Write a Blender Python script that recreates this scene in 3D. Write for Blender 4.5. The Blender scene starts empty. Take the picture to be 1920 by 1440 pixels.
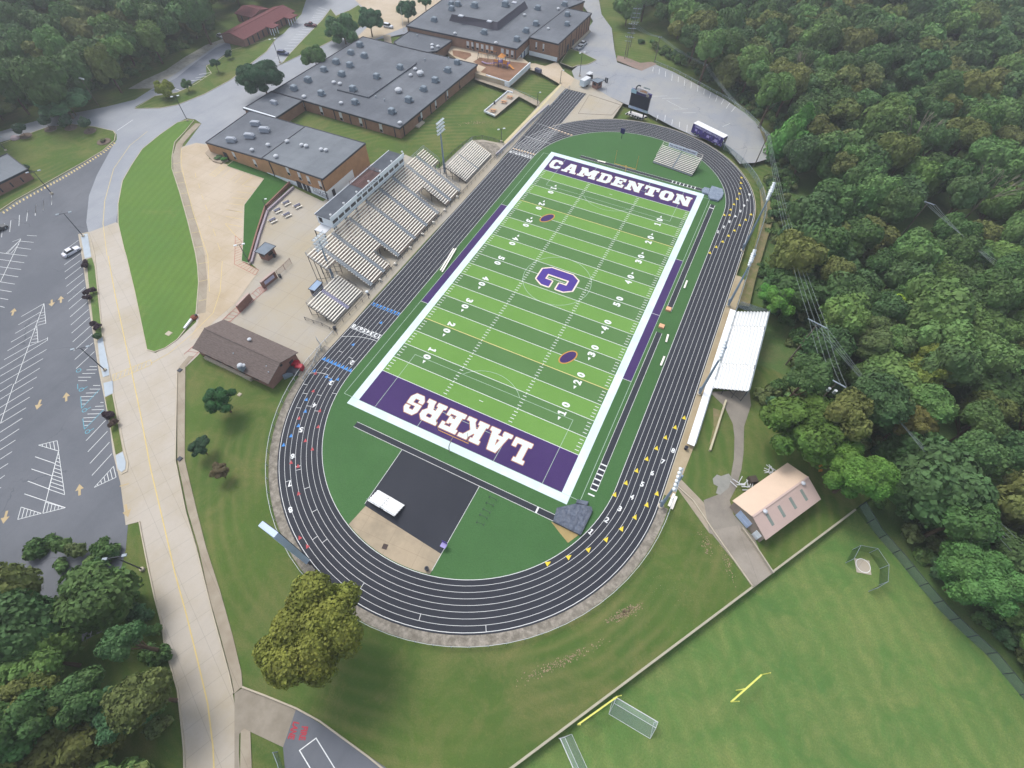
import bpy, bmesh, math, random
from mathutils import Vector, Matrix
from mathutils.geometry import tessellate_polygon
random.seed(7)
R = math.radians
S = bpy.context.scene
C = S.collection
# ---------------------------------------------------------------- camera
CAM = Vector((31.087, -93.931, 92.142)); YAW, PIT, ROL, FOC = -0.434439, 0.962513, 0.025362, 923.437
_f = Vector((math.sin(YAW)*math.cos(PIT), math.cos(YAW)*math.cos(PIT), -math.sin(PIT)))
_r0 = Vector((math.cos(YAW), -math.sin(YAW), 0)); _u0 = _r0.cross(_f)
_r = _r0*math.cos(ROL) + _u0*math.sin(ROL); _u = -_r0*math.sin(ROL) + _u0*math.cos(ROL)
cam = bpy.data.cameras.new('camera'); co = bpy.data.objects.new('camera', cam); C.objects.link(co)
co.matrix_world = Matrix((( _r.x,_u.x,-_f.x,CAM.x),(_r.y,_u.y,-_f.y,CAM.y),(_r.z,_u.z,-_f.z,CAM.z),(0,0,0,1)))
cam.sensor_width = 36; cam.lens = 36*FOC/1920; cam.clip_start = 1; cam.clip_end = 4000
S.camera = co
def at(px, py, z=0.0):
    """survey of the site: a point seen at (px, py) in the aerial picture and known to be z metres high -> world point"""
    d = _f + _r*((px-960)/FOC) - _u*((py-720)/FOC)
    t = (z-CAM.z)/d.z
    return Vector((CAM.x+d.x*t, CAM.y+d.y*t, z))
def ats(pts, z=0.0): return [at(p[0], p[1], z) for p in pts]
def sstep(a, b, x):
    t = max(0.0, min(1.0, (x-a)/(b-a))); return t*t*(3-2*t)
W0 = at(956, 1440, 0); W1 = at(1600, 957, 0)
_wd = (W1-W0); _wl = _wd.length; _wd.normalize(); _wn = Vector((_wd.y, -_wd.x, 0))     # towards the low side
def gz(x, y):
    """ground height"""
    p = Vector((x, y, 0))-W0
    s, t = p.dot(_wn), p.dot(_wd)
    k = sstep(_wl, _wl+25, t)
    z = -1.3 if s > 0.12 else -1.3*k
    d = x-80-max(0.0, -31-y)
    return z-15*sstep(0, 130, d)
# ---------------------------------------------------------------- materials
def lin(h, k=1.0):
    h = h.lstrip('#'); o = []
    for i in (0, 2, 4):
        v = int(h[i:i+2], 16)/255
        o.append(min(1, k*(v/12.92 if v <= .04045 else ((v+.055)/1.055)**2.4)))
    return (*o, 1)
class NT:
    def __init__(s, name):
        s.m = bpy.data.materials.new(name); s.m.use_nodes = True
        s.n = s.m.node_tree.nodes; s.l = s.m.node_tree.links
        s.b = s.n['Principled BSDF']; s.out = s.n['Material Output']
        s.pos = s.n.new('ShaderNodeNewGeometry').outputs['Position']
    def noise(s, scale, detail=3, rough=.6, vec=None, dist=0):
        n = s.n.new('ShaderNodeTexNoise'); n.inputs['Scale'].default_value = scale
        n.inputs['Detail'].default_value = detail; n.inputs['Roughness'].default_value = rough
        n.inputs['Distortion'].default_value = dist
        s.l.new(vec or s.pos, n.inputs['Vector']); return n.outputs['Fac']
    def ramp(s, fac, a, b, lo=0.0, hi=1.0):
        n = s.n.new('ShaderNodeMapRange'); n.clamp = True
        n.inputs[1].default_value = a; n.inputs[2].default_value = b
        n.inputs[3].default_value = lo; n.inputs[4].default_value = hi
        s.l.new(fac, n.inputs[0]); return n.outputs[0]
    def mix(s, fac, a, b, mode='MIX'):
        n = s.n.new('ShaderNodeMix'); n.data_type = 'RGBA'; n.blend_type = mode
        for v, i in ((fac, 0), (a, 6), (b, 7)):
            if isinstance(v, (int, float, tuple)): n.inputs[i].default_value = v
            else: s.l.new(v, n.inputs[i])
        return n.outputs[2]
    def math(s, op, a, b=0.0):
        n = s.n.new('ShaderNodeMath'); n.operation = op
        for v, i in ((a, 0), (b, 1)):
            if isinstance(v, (int, float)): n.inputs[i].default_value = v
            else: s.l.new(v, n.inputs[i])
        return n.outputs[0]
    def xyz(s, vec=None):
        n = s.n.new('ShaderNodeSeparateXYZ'); s.l.new(vec or s.pos, n.inputs[0]); return n.outputs
    def mapping(s, rot=0, sc=(1, 1, 1)):
        n = s.n.new('ShaderNodeMapping'); n.inputs['Rotation'].default_value = (0, 0, rot); n.inputs['Scale'].default_value = sc
        s.l.new(s.pos, n.inputs[0]); return n.outputs[0]
    def bump(s, h, dist=.05, st=.5):
        n = s.n.new('ShaderNodeBump'); n.inputs['Distance'].default_value = dist; n.inputs['Strength'].default_value = st
        s.l.new(h, n.inputs['Height']); s.l.new(n.outputs[0], s.b.inputs['Normal'])
    def done(s, col, rough=.8, spec=.3, metal=0):
        if isinstance(col, tuple): s.b.inputs['Base Color'].default_value = col
        else: s.l.new(col, s.b.inputs['Base Color'])
        s.b.inputs['Roughness'].default_value = rough; s.b.inputs['Specular IOR Level'].default_value = spec
        s.b.inputs['Metallic'].default_value = metal
        return s.m
_mc = {}
def pm(name, h, rough=.8, var=.12, scale=.6, spec=.3, metal=0, k=1.0):
    if name in _mc: return _mc[name]
    t = NT(name); c = lin(h, k)
    if var:
        f = t.noise(scale, 4, .65)
        lo = tuple(v*(1-var) for v in c[:3])+(1,); hi = tuple(min(1, v*(1+var)) for v in c[:3])+(1,)
        c = t.mix(t.ramp(f, .3, .7), lo, hi)
        f2 = t.noise(scale*9, 2)
        c = t.mix(.35*min(1, var*4), c, t.mix(f2, lo, hi), 'MIX')
    _mc[name] = t.done(c, rough, spec, metal); return _mc[name]
def weathered(name, h, dirt, rough=.9, a=.45, b=.75, scale=.12, joints=None, crack=False, fine=.18):
    """paved surface: base colour, broad stains, fine grain, optional slab joints / cracks"""
    t = NT(name); base, d = lin(h), lin(dirt)
    g = t.noise(1.7, 5, .7); g2 = t.noise(14, 2)
    c = t.mix(t.ramp(t.noise(scale, 6, .65), a, b), base, d)
    c = t.mix(t.ramp(g, .3, .7, 0, fine), c, d)
    c = t.mix(t.ramp(g2, .35, .7, 0, .25), c, tuple(v*.7 for v in base[:3])+(1,))
    st = t.noise(.35, 4, .6, t.mapping(R(20), (1, .12, 1)))
    c = t.mix(t.ramp(st, .5, .75, 0, .25), c, tuple(v*.72 for v in base[:3])+(1,))
    if joints:
        rot, sx, sy = joints
        o = t.xyz(t.mapping(rot))
        for ax, sp in ((0, sx), (1, sy)):
            if not sp: continue
            m = t.math('ABSOLUTE', t.math('SUBTRACT', t.math('FRACT', t.math('DIVIDE', o[ax], sp)), .5))
            c = t.mix(t.ramp(m, .5-.06/sp, .5, 0, .5), c, tuple(v*.45 for v in base[:3])+(1,))
    if crack:
        v = t.n.new('ShaderNodeTexVoronoi'); v.feature = 'DISTANCE_TO_EDGE'; v.inputs['Scale'].default_value = .055
        nn = t.n.new('ShaderNodeTexNoise'); nn.inputs['Scale'].default_value = .16; nn.inputs['Detail'].default_value = 5
        t.l.new(t.pos, nn.inputs['Vector'])
        vm = t.n.new('ShaderNodeVectorMath'); vm.operation = 'MULTIPLY_ADD'
        t.l.new(nn.outputs['Color'], vm.inputs[0]); vm.inputs[1].default_value = (9, 9, 0); t.l.new(t.pos, vm.inputs[2])
        t.l.new(vm.outputs[0], v.inputs['Vector'])
        c = t.mix(t.math('MULTIPLY', t.ramp(v.outputs['Distance'], .0, .008, .5, 0), t.ramp(t.noise(.05, 3), .45, .6)), c, lin('#2c3038'))
    return t.done(c, rough, .2)
def grass(name, h1, h2, dry, dryamt=(.55, .8), stripe=None, fine=.5, big=.03):
    t = NT(name); a, b, d = lin(h1), lin(h2), lin(dry)
    c = t.mix(t.ramp(t.noise(big, 5, .6), .35, .65), a, b)
    c = t.mix(t.ramp(t.noise(big*5, 5, .7), .35, .7, 0, .6), c, tuple(v*.75 for v in a[:3])+(1,))
    c = t.mix(t.ramp(t.noise(big*3.3, 7, .72, None, .6), dryamt[0], dryamt[1], 0, .75), c, d)
    c = t.mix(t.ramp(t.noise(1.1, 6, .75), .55, .8, 0, fine), c, d)
    c = t.mix(t.ramp(t.noise(4.5, 3, .7), .35, .65, 0, .45), c, tuple(v*.55 for v in a[:3])+(1,))
    if stripe == 'bend':
        vm = t.n.new('ShaderNodeVectorMath'); vm.operation = 'DISTANCE'; t.l.new(t.pos, vm.inputs[0]); vm.inputs[1].default_value = (1.62, -48.7, 0)
        wob = t.math('ADD', vm.outputs['Value'], t.math('MULTIPLY', t.noise(.06, 3), 2.5))
        m = t.math('ABSOLUTE', t.math('SUBTRACT', t.math('FRACT', t.math('DIVIDE', wob, 2.3)), .5))
        k = t.math('MULTIPLY', t.ramp(m, .15, .45, 0, .26), t.ramp(t.noise(.035, 4), .42, .62))
        c = t.mix(k, c, d); stripe = None
    if stripe:
        rot, w, amt = stripe
        o = t.xyz(t.mapping(rot))[0]
        wob = t.math('ADD', o, t.math('MULTIPLY', t.noise(.05, 2), 3.0))
        m = t.math('ABSOLUTE', t.math('SUBTRACT', t.math('FRACT', t.math('DIVIDE', wob, w)), .5))
        c = t.mix(t.ramp(m, .1, .4, 0, amt), c, tuple(v*.6 for v in a[:3])+(1,))
    t.bump(t.noise(3, 5, .8), .15, .5)
    return t.done(c, .95, .1)
def brick(name, h):
    t = NT(name); c = lin(h); v = t.noise(.5, 4); g = t.noise(12, 2)
    c1 = t.mix(t.ramp(v, .3, .7), tuple(x*.85 for x in c[:3])+(1,), tuple(x*1.12 for x in c[:3])+(1,))
    o = t.xyz()
    m = t.math('ABSOLUTE', t.math('SUBTRACT', t.math('FRACT', t.math('DIVIDE', o[2], .2)), .5))
    c1 = t.mix(t.ramp(m, .38, .5, 0, .35), c1, lin('#b9ab9a'))
    c1 = t.mix(t.ramp(g, .4, .7, 0, .4), c1, tuple(x*.7 for x in c[:3])+(1,))
    return t.done(c1, .9, .2)
def leafmat(name):
    t = NT(name)
    oi = t.n.new('ShaderNodeObjectInfo')
    tc = t.n.new('ShaderNodeTexCoord')
    base = oi.outputs['Color']
    n1 = t.noise(.42, 3, .6, tc.outputs['Object']); n2 = t.noise(2.6, 2, .6, tc.outputs['Object'])
    hs = t.n.new('ShaderNodeHueSaturation'); t.l.new(base, hs.inputs['Color'])
    t.l.new(t.ramp(n1, .3, .7, .478, .518), hs.inputs['Hue'])
    t.l.new(t.ramp(n2, .3, .7, .68, 1.4), hs.inputs['Value']); hs.inputs['Saturation'].default_value = 1.0
    t.l.new(hs.outputs[0], t.b.inputs['Base Color'])
    t.b.inputs['Roughness'].default_value = .75; t.b.inputs['Specular IOR Level'].default_value = .25
    tr = t.n.new('ShaderNodeBsdfTranslucent'); t.l.new(hs.outputs[0], tr.inputs['Color'])
    mx = t.n.new('ShaderNodeMixShader'); mx.inputs[0].default_value = .18
    t.l.new(t.b.outputs[0], mx.inputs[1]); t.l.new(tr.outputs[0], mx.inputs[2]); t.l.new(mx.outputs[0], t.out.inputs[0])
    return t.m
def netmat(name, h, a):
    t = NT(name); t.done(lin(h), .6)
    tp = t.n.new('ShaderNodeBsdfTransparent'); mx = t.n.new('ShaderNodeMixShader'); mx.inputs[0].default_value = a
    t.l.new(tp.outputs[0], mx.inputs[1]); t.l.new(t.b.outputs[0], mx.inputs[2]); t.l.new(mx.outputs[0], t.out.inputs[0]); return t.m
# ---------------------------------------------------------------- mesh builder
_org = {}
class MB:
    def __init__(s): s.v = []; s.f = []; s.mi = []; s.cur = 0
    def face(s, pts):
        i = len(s.v); s.v += [tuple(p) for p in pts]; s.f.append(tuple(range(i, i+len(pts)))); s.mi.append(s.cur)
    def poly(s, pts, z=None):
        pts = [Vector((p[0], p[1], p[2] if z is None and len(p) > 2 else (z or 0))) for p in pts]
        i = len(s.v); s.v += [tuple(p) for p in pts]
        area = sum(pts[k].x*pts[(k+1) % len(pts)].y-pts[(k+1) % len(pts)].x*pts[k].y for k in range(len(pts)))
        for t in tessellate_polygon([pts]):
            t = list(t); a, b, c = (pts[k] for k in t)
            n = (b-a).cross(c-a)
            if n.z < 0: t.reverse()
            s.f.append(tuple(i+k for k in t)); s.mi.append(s.cur)
        return s
    def prism(s, pts, z0, z1, cap=True):
        """z0/z1 number or list per vertex"""
        n = len(pts); a = sum(pts[k][0]*pts[(k+1) % n][1]-pts[(k+1) % n][0]*pts[k][1] for k in range(n))
        if a < 0:
            pts = list(reversed(pts))
            if isinstance(z1, list): z1 = list(reversed(z1))
            if isinstance(z0, list): z0 = list(reversed(z0))
        l0 = z0 if isinstance(z0, list) else [z0]*n; l1 = z1 if isinstance(z1, list) else [z1]*n
        for k in range(n):
            j = (k+1) % n
            s.face([(pts[k][0], pts[k][1], l0[k]), (pts[j][0], pts[j][1], l0[j]), (pts[j][0], pts[j][1], l1[j]), (pts[k][0], pts[k][1], l1[k])])
        if cap: s.poly([(pts[k][0], pts[k][1], l1[k]) for k in range(n)])
        return s
    def box(s, c, d, rz=0, M=None):
        hx, hy, hz = d[0]/2, d[1]/2, d[2]/2; cz, sz = math.cos(rz), math.sin(rz)
        P = []
        for x, y, z in ((-1,-1,-1),(1,-1,-1),(1,1,-1),(-1,1,-1),(-1,-1,1),(1,-1,1),(1,1,1),(-1,1,1)):
            v = Vector((x*hx*cz-y*hy*sz, x*hx*sz+y*hy*cz, z*hz))
            if M: v = M @ Vector((x*hx, y*hy, z*hz))
            P.append((v.x+c[0], v.y+c[1], v.z+c[2]))
        i = len(s.v); s.v += P
        for f in ((0,3,2,1),(4,5,6,7),(0,1,5,4),(1,2,6,5),(2,3,7,6),(3,0,4,7)): s.f.append(tuple(i+k for k in f)); s.mi.append(s.cur)
        return s
    def beam(s, p, q, w, h=None):
        p, q = Vector(p), Vector(q); h = h or w; d = q-p; L = d.length
        if L < 1e-6: return s
        M = d.to_track_quat('X', 'Z').to_matrix(); return s.box((p+q)/2, (L, w, h), M=M)
    def tube(s, p, q, r, r2=None, n=8):
        p, q = Vector(p), Vector(q); r2 = r if r2 is None else r2
        M = (q-p).to_track_quat('Z', 'Y').to_matrix(); i = len(s.v)
        for c, rr in ((p, r), (q, r2)):
            for k in range(n):
                a = 2*math.pi*k/n; s.v.append(tuple(c+M@Vector((rr*math.cos(a), rr*math.sin(a), 0))))
        for k in range(n): s.f.append((i+k, i+(k+1) % n, i+n+(k+1) % n, i+n+k)); s.mi.append(s.cur)
        s.f.append(tuple(i+n-1-k for k in range(n))); s.mi.append(s.cur); s.f.append(tuple(i+n+k for k in range(n))); s.mi.append(s.cur)
        return s
    def lathe(s, c, prof, n=12):
        i = len(s.v)
        for r, z in prof:
            for k in range(n):
                a = 2*math.pi*k/n; s.v.append((c[0]+r*math.cos(a), c[1]+r*math.sin(a), c[2]+z))
        m = len(prof)
        for j in range(m-1):
            for k in range(n): s.f.append((i+j*n+k, i+j*n+(k+1) % n, i+(j+1)*n+(k+1) % n, i+(j+1)*n+k)); s.mi.append(s.cur)
        s.f.append(tuple(i+(m-1)*n+k for k in range(n))); s.mi.append(s.cur); return s
    def strip(s, pts, w, z=0.0, closed=False):
        """flat ribbon along a polyline"""
        pts = [Vector((p[0], p[1], 0)) for p in pts]; n = len(pts); L = []
        for k in range(n):
            a = pts[k-1] if (k or closed) else pts[k]; b = pts[(k+1) % n] if (k < n-1 or closed) else pts[k]
            d1 = (pts[k]-a); d2 = (b-pts[k])
            if d1.length < 1e-6: d1 = d2
            if d2.length < 1e-6: d2 = d1
            t = (d1.normalized()+d2.normalized()).normalized(); nn = Vector((-t.y, t.x, 0))
            cs = max(.6, abs(nn.dot(Vector((-d1.normalized().y, d1.normalized().x, 0))))); L.append((pts[k]+nn*w/2/cs, pts[k]-nn*w/2/cs))
        for k in range(n if closed else n-1):
            a, b = L[k], L[(k+1) % n]
            s.face([(a[1].x, a[1].y, z), (b[1].x, b[1].y, z), (b[0].x, b[0].y, z), (a[0].x, a[0].y, z)])
        return s
    def wall(s, pts, w, z0, z1, closed=False):
        pts = [Vector((p[0], p[1], 0)) for p in pts]
        n = len(pts); L = []
        for k in range(n):
            a = pts[k-1] if (k or closed) else pts[k]; b = pts[(k+1) % n] if (k < n-1 or closed) else pts[k]
            d1, d2 = pts[k]-a, b-pts[k]
            if d1.length < 1e-6: d1 = d2
            if d2.length < 1e-6: d2 = d1
            t = (d1.normalized()+d2.normalized()).normalized(); nn = Vector((-t.y, t.x, 0)); L.append((pts[k]+nn*w/2, pts[k]-nn*w/2))
        Z = lambda q, k: q[k] if isinstance(q, list) else q
        for k in range(n if closed else n-1):
            j = (k+1) % n; a, b = L[k], L[j]
            A0, A1, B0, B1 = Z(z0, k), Z(z1, k), Z(z0, j), Z(z1, j)
            s.face([(a[0].x, a[0].y, A1), (a[1].x, a[1].y, A1), (b[1].x, b[1].y, B1), (b[0].x, b[0].y, B1)])
            s.face([(a[1].x, a[1].y, A0), (b[1].x, b[1].y, B0), (b[1].x, b[1].y, B1), (a[1].x, a[1].y, A1)])
            s.face([(b[0].x, b[0].y, B0), (a[0].x, a[0].y, A0), (a[0].x, a[0].y, A1), (b[0].x, b[0].y, B1)])
        if not closed:
            for k in (0, n-1):
                a = L[k]; s.face([(a[0].x, a[0].y, Z(z0, k)), (a[1].x, a[1].y, Z(z0, k)), (a[1].x, a[1].y, Z(z1, k)), (a[0].x, a[0].y, Z(z1, k))])
        return s
    def build(s, name, mats, parent=None, smooth=False):
        if not isinstance(mats, (list, tuple)): mats = [mats]
        o = Vector((0, 0, 0))
        if parent is not None: o = _org.get(parent.name, Vector((0, 0, 0)))
        me = bpy.data.meshes.new(name)
        me.from_pydata([(v[0]-o.x, v[1]-o.y, v[2]-o.z) for v in s.v], [], s.f)
        for m in mats: me.materials.append(m)
        if len(mats) > 1: me.polygons.foreach_set('material_index', s.mi)
        if smooth: me.polygons.foreach_set('use_smooth', [True]*len(me.polygons))
        me.update()
        ob = bpy.data.objects.new(name, me); C.objects.link(ob)
        if parent is not None: ob.parent = parent
        _org[ob.name] = o.copy()
        return ob
def tag(o, label=None, cat=None, group=None, kind=None):
    if label: o['label'] = label
    if cat: o['category'] = cat
    if group: o['group'] = group
    if kind: o['kind'] = kind
    return o
def empty(name, loc, label, cat, group=None, rz=0):
    o = bpy.data.objects.new(name, None); C.objects.link(o); o.location = loc; o.rotation_euler.z = rz
    o.empty_display_size = .5
    _org[o.name] = Vector(loc) if rz == 0 else Vector((0, 0, 0))
    return tag(o, label, cat, group)
_kids = {}
def copy_tree(o, loc=None, rz=None, label=None, scale=None, parent=None, color=None):
    c = o.copy(); C.objects.link(c); c.parent = parent
    if loc is not None: c.location = loc
    if rz is not None: c.rotation_euler.z = rz
    if scale is not None: c.scale = scale
    if label: c['label'] = label
    if color: c.color = color
    for ch in _kids.get(o.name) or list(o.children): copy_tree(ch, parent=c, color=color)
    return c
def struct(name, mb, m, parent=None):
    o = mb.build(name, m, parent)
    if parent is None: o['kind'] = 'structure'
    return o
_dg = None
def text(mb, body, size, org, xd, yd, bold=0.0, align='CENTER', ext=0.0, sx=1.0, fit=None):
    """adds flat lettering to a mesh builder; org = centre of baseline, xd/yd = reading / up directions"""
    if body == '1':
        org, xd, yd = Vector(org), Vector(xd), Vector(yd); h = size; P = lambda x, y: org+xd*(x*h)+yd*(y*h)
        for x0, y0, x1, y1 in ((-.11, .16, .11, 1), (-.27, 0, .27, .16)): mb.face([P(x0, y0), P(x1, y0), P(x1, y1), P(x0, y1)])
        mb.face([P(-.11, .72), P(-.11, 1), P(-.28, .86), P(-.28, .72)]); return mb
    cu = bpy.data.curves.new('t', 'FONT'); cu.body = body; cu.size = 1; cu.offset = bold; cu.align_x = align; cu.fill_mode = 'FRONT'
    cu.resolution_u = 3
    ob = bpy.data.objects.new('t', cu); C.objects.link(ob)
    me = ob.to_mesh(); org, xd, yd = Vector(org), Vector(xd), Vector(yd)
    xs = [v.co.x for v in me.vertices]; w = max(xs)-min(xs); x0 = (max(xs)+min(xs))/2 if align == 'CENTER' else 0
    ys = [v.co.y for v in me.vertices]; h = max(ys)-min(ys); y0 = min(ys)
    k = size/h; kx = (fit/w) if fit else k*sx
    i = len(mb.v)
    for v in me.vertices: mb.v.append(tuple(org+xd*((v.co.x-x0)*kx)+yd*((v.co.y-y0)*k)))
    flip = (xd.cross(yd)).z < -.5
    for p in me.polygons:
        f = [i+k2 for k2 in p.vertices]; mb.f.append(tuple(f)); mb.mi.append(mb.cur)
    ob.to_mesh_clear(); bpy.data.objects.remove(ob); bpy.data.curves.remove(cu)
    return mb
# slab block capitals, drawn on a fine grid
def _oct(x, y, x0, y0, x1, y1, c):
    if not (x0 <= x <= x1 and y0 <= y <= y1): return False
    dx = min(x-x0, x1-x); dy = min(y-y0, y1-y); return dx+dy >= c
def _rc(x, y, x0, y0, x1, y1): return x0 <= x <= x1 and y0 <= y <= y1
def _ln(x, y, ax, ay, bx, by, w):   # slanted stroke between two heights, horizontal width w
    if not (min(ay, by) <= y <= max(ay, by)): return False
    t = (y-ay)/(by-ay); cx = ax+(bx-ax)*t; return abs(x-cx) <= w/2
GL = {
 'C': lambda x, y: _oct(x, y, 0, 0, 1, 1, .22) and not _oct(x, y, .34, .22, .66, .78, .08) and not _rc(x, y, .6, .36, 1, .64),
 'O': lambda x, y: _oct(x, y, 0, 0, 1, 1, .24) and not _oct(x, y, .36, .24, .64, .76, .06),
 'D': lambda x, y: (_rc(x, y, 0, 0, .5, 1) and not _rc(x, y, 0, .17, .1, .83) or _oct(x, y, .1, 0, 1, 1, .22) or _rc(x, y, .1, 0, .5, 1)) and not _oct(x, y, .4, .22, .68, .78, .06),
 'E': lambda x, y: _rc(x, y, 0, 0, 1, .2) or _rc(x, y, 0, .8, 1, 1) or _rc(x, y, .13, 0, .45, 1) or _rc(x, y, .13, .4, .72, .6) or _rc(x, y, .62, .33, .76, .67) or _rc(x, y, .8, 0, 1, .34) or _rc(x, y, .8, .66, 1, 1),
 'L': lambda x, y: _rc(x, y, 0, 0, 1, .2) or _rc(x, y, 0, .82, .62, 1) or _rc(x, y, .16, 0, .48, 1) or _rc(x, y, .78, 0, 1, .4),
 'T': lambda x, y: _rc(x, y, 0, .79, 1, 1) or _rc(x, y, .34, 0, .66, 1) or _rc(x, y, .2, 0, .8, .18) or _rc(x, y, 0, .6, .18, 1) or _rc(x, y, .82, .6, 1, 1),
 'N': lambda x, y: _rc(x, y, .08, 0, .3, 1) or _rc(x, y, .7, 0, .92, 1) or _rc(x, y, 0, 0, .4, .17) or _rc(x, y, 0, .83, .3, 1) or _rc(x, y, .6, .83, 1, 1) or _ln(x, y, .8, 0, .22, 1, .32),
 'A': lambda x, y: _ln(x, y, .2, 0, .43, 1, .22) or _ln(x, y, .78, 0, .57, 1, .28) or _rc(x, y, .3, .26, .7, .42) or _rc(x, y, 0, 0, .4, .17) or _rc(x, y, .58, 0, 1, .17) or _rc(x, y, .34, .8, .66, 1),
 'M': lambda x, y: _rc(x, y, .07, 0, .27, 1) or _rc(x, y, .73, 0, .93, 1) or _rc(x, y, 0, 0, .36, .17) or _rc(x, y, .64, 0, 1, .17) or _rc(x, y, 0, .83, .27, 1) or _rc(x, y, .73, .83, 1, 1) or _ln(x, y, .5, .22, .22, 1, .24) or _ln(x, y, .5, .22, .78, 1, .24),
 'K': lambda x, y: _rc(x, y, .09, 0, .37, 1) or _rc(x, y, 0, 0, .46, .17) or _rc(x, y, 0, .83, .46, 1) or _ln(x, y, .84, 0, .44, .62, .26) or _ln(x, y, .42, .4, .8, 1, .26) or _rc(x, y, .62, 0, 1, .17) or _rc(x, y, .58, .83, 1, 1),
 'R': lambda x, y: (_rc(x, y, .1, 0, .38, 1) or _rc(x, y, 0, 0, .47, .17) or _rc(x, y, 0, .83, .5, 1) or _oct(x, y, .1, .4, .95, 1, .2) or _ln(x, y, .8, 0, .62, .5, .28) or _rc(x, y, .6, 0, 1, .17)) and not _oct(x, y, .4, .6, .66, .8, .04),
 'S': lambda x, y: _oct(x, y, 0, 0, 1, 1, .22) and not _rc(x, y, .34, .6, .68, .78) and not _rc(x, y, .34, .56, 1, .63) and not _rc(x, y, .32, .22, .66, .4) and not _rc(x, y, 0, .37, .66, .44),
}
def glyph(mb, ch, x0, x1, h, org, xd, yd, grow=0.0, cell=.085, fn=None):
    """letter between x0 and x1 along xd; grow widens every stroke"""
    fn = fn or GL[ch]; w = x1-x0; org, xd, yd = Vector(org), Vector(xd), Vector(yd)
    nx = int((w+2*grow)/cell); ny = int((h+2*grow)/cell)
    offs = [(0, 0)] if not grow else [(grow*math.cos(a), grow*math.sin(a)) for a in [k*math.pi/4 for k in range(8)]]+[(0, 0)]
    for j in range(ny):
        y = -grow+(j+.5)*cell; run = None
        for i in range(nx+1):
            x = -grow+(i+.5)*cell
            ins = i < nx and any(fn((x+a)/w, (y+b)/h) for a, b in offs)
            if ins and run is None: run = i
            if not ins and run is not None:
                a, b = -grow+run*cell+x0, -grow+i*cell+x0
                mb.face([org+xd*a+yd*(y-cell/2), org+xd*b+yd*(y-cell/2), org+xd*b+yd*(y+cell/2), org+xd*a+yd*(y+cell/2)]); run = None
SUN_E, SKY_S, EXPO, HAZE = 1.2, .15, 0.66, .0004
# ================================================================ SETTING
M_lawn = grass('lawn_grass', '#597036', '#4b6534', '#857c53', (.46, .76), 'bend', .55)
M_low = grass('practice_grass', '#628245', '#53763f', '#878c56', (.4, .7), (R(-38), 3.1, .22), .55, .05)
M_strip = grass('mown_grass', '#6b8a42', '#587d40', '#8e8f5f', (.6, .85), (R(-20), 2.2, .3), .2)
M_wild = grass('rough_grass', '#506a3c', '#5d7845', '#7f7a58', (.5, .8), None, .6)
M_turf = grass('infield_turf', '#4d7346', '#456b40', '#4d7346', (.9, 1), None, 0.05, .02)
# ground sheet ---------------------------------------------------------------
bm = bmesh.new()
def axis(lo, hi, far, step=7.0):
    a = []; v = lo
    while v <= hi: a.append(v); v += step
    s = step; v = hi
    while v < far: s *= 1.5; v += s; a.append(v)
    s = step; v = lo; b = []
    while v > -far: s *= 1.5; v -= s; b.append(v)
    return list(reversed(b))+a
X, Y = axis(-150, 230, 1800), axis(-200, 240, 1800)
G = [[bm.verts.new((x, y, 0)) for y in Y] for x in X]
for i in range(len(X)-1):
    for j in range(len(Y)-1): bm.faces.new((G[i][j], G[i+1][j], G[i+1][j+1], G[i][j+1]))
for off in (0.0, .25):
    bmesh.ops.bisect_plane(bm, geom=bm.verts[:]+bm.edges[:]+bm.faces[:], plane_co=W0+_wn*off, plane_no=_wn, dist=1e-5)
fence_dir = 1
for v in bm.verts: v.co.z = gz(v.co.x, v.co.y)
for f in bm.faces:
    c = f.calc_center_median(); s = (c-W0).dot(_wn); t = (c-W0).dot(_wd)
    wild = c.x-79-max(0.0, -31-c.y) > 0 or (c.x > 56 and c.y > -2) or (c.x > 48 and c.y > 16)
    f.material_index = 2 if (wild or s > .2) else 0
    f.smooth = False
bmesh.ops.triangulate(bm, faces=bm.faces[:])
me = bpy.data.meshes.new('ground'); bm.to_mesh(me); bm.free()
for m in (M_lawn, M_low, M_wild): me.materials.append(m)
ground = bpy.data.objects.new('ground', me); C.objects.link(ground); ground['kind'] = 'structure'
_fl = [at(a, b, -1.3) for a, b in ((1603,954),(1640,1000),(1681,1047),(1720,1095),(1760,1143),(1805,1187),(1850,1228),(1930,1325))]
_e1 = _fl[-1]+(_fl[-1]-_fl[-2]).normalized()*70; _w2 = W0-_wd*70+_wn*.3
struct('practice_field', MB().poly([(p.x, p.y, -1.285) for p in [_w2, Vector(at(1598, 953, 0))+_wn*.3]+_fl+[_e1, _w2+_wn*95]]), M_low)
# pavements ------------------------------------------------------------------
M_asph = weathered('pale_asphalt', '#8f949c', '#a4a7ab', .9, .4, .75, .05, None, False)
M_lot = weathered('dark_asphalt', '#62666d', '#777a80', .9, .4, .75, .04, None, True, .12)
M_lot2 = weathered('side_asphalt', '#6e7480', '#858a92', .9, .4, .75, .06, None, True, .12)
M_conc = weathered('road_concrete', '#b8b1a7', '#aa9f8a', .9, .45, .7, .06, (R(-66), 4.5, 3.6))
M_tan = weathered('drive_concrete', '#c0b3a1', '#ab9a7e', .9, .4, .7, .07, (R(0), 5, 5))
M_plaza = weathered('plaza_concrete', '#aaa59c', '#ab9f86', .9, .35, .7, .07, (0, 6, 6))
M_walk = weathered('walk_concrete', '#a59c8c', '#8c8070', .9, .4, .7, .2, (R(-66), 3, 0))
M_grav = weathered('gravel', '#aaa398', '#6f6a60', 1, .4, .6, .9, None, False, .8)
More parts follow.
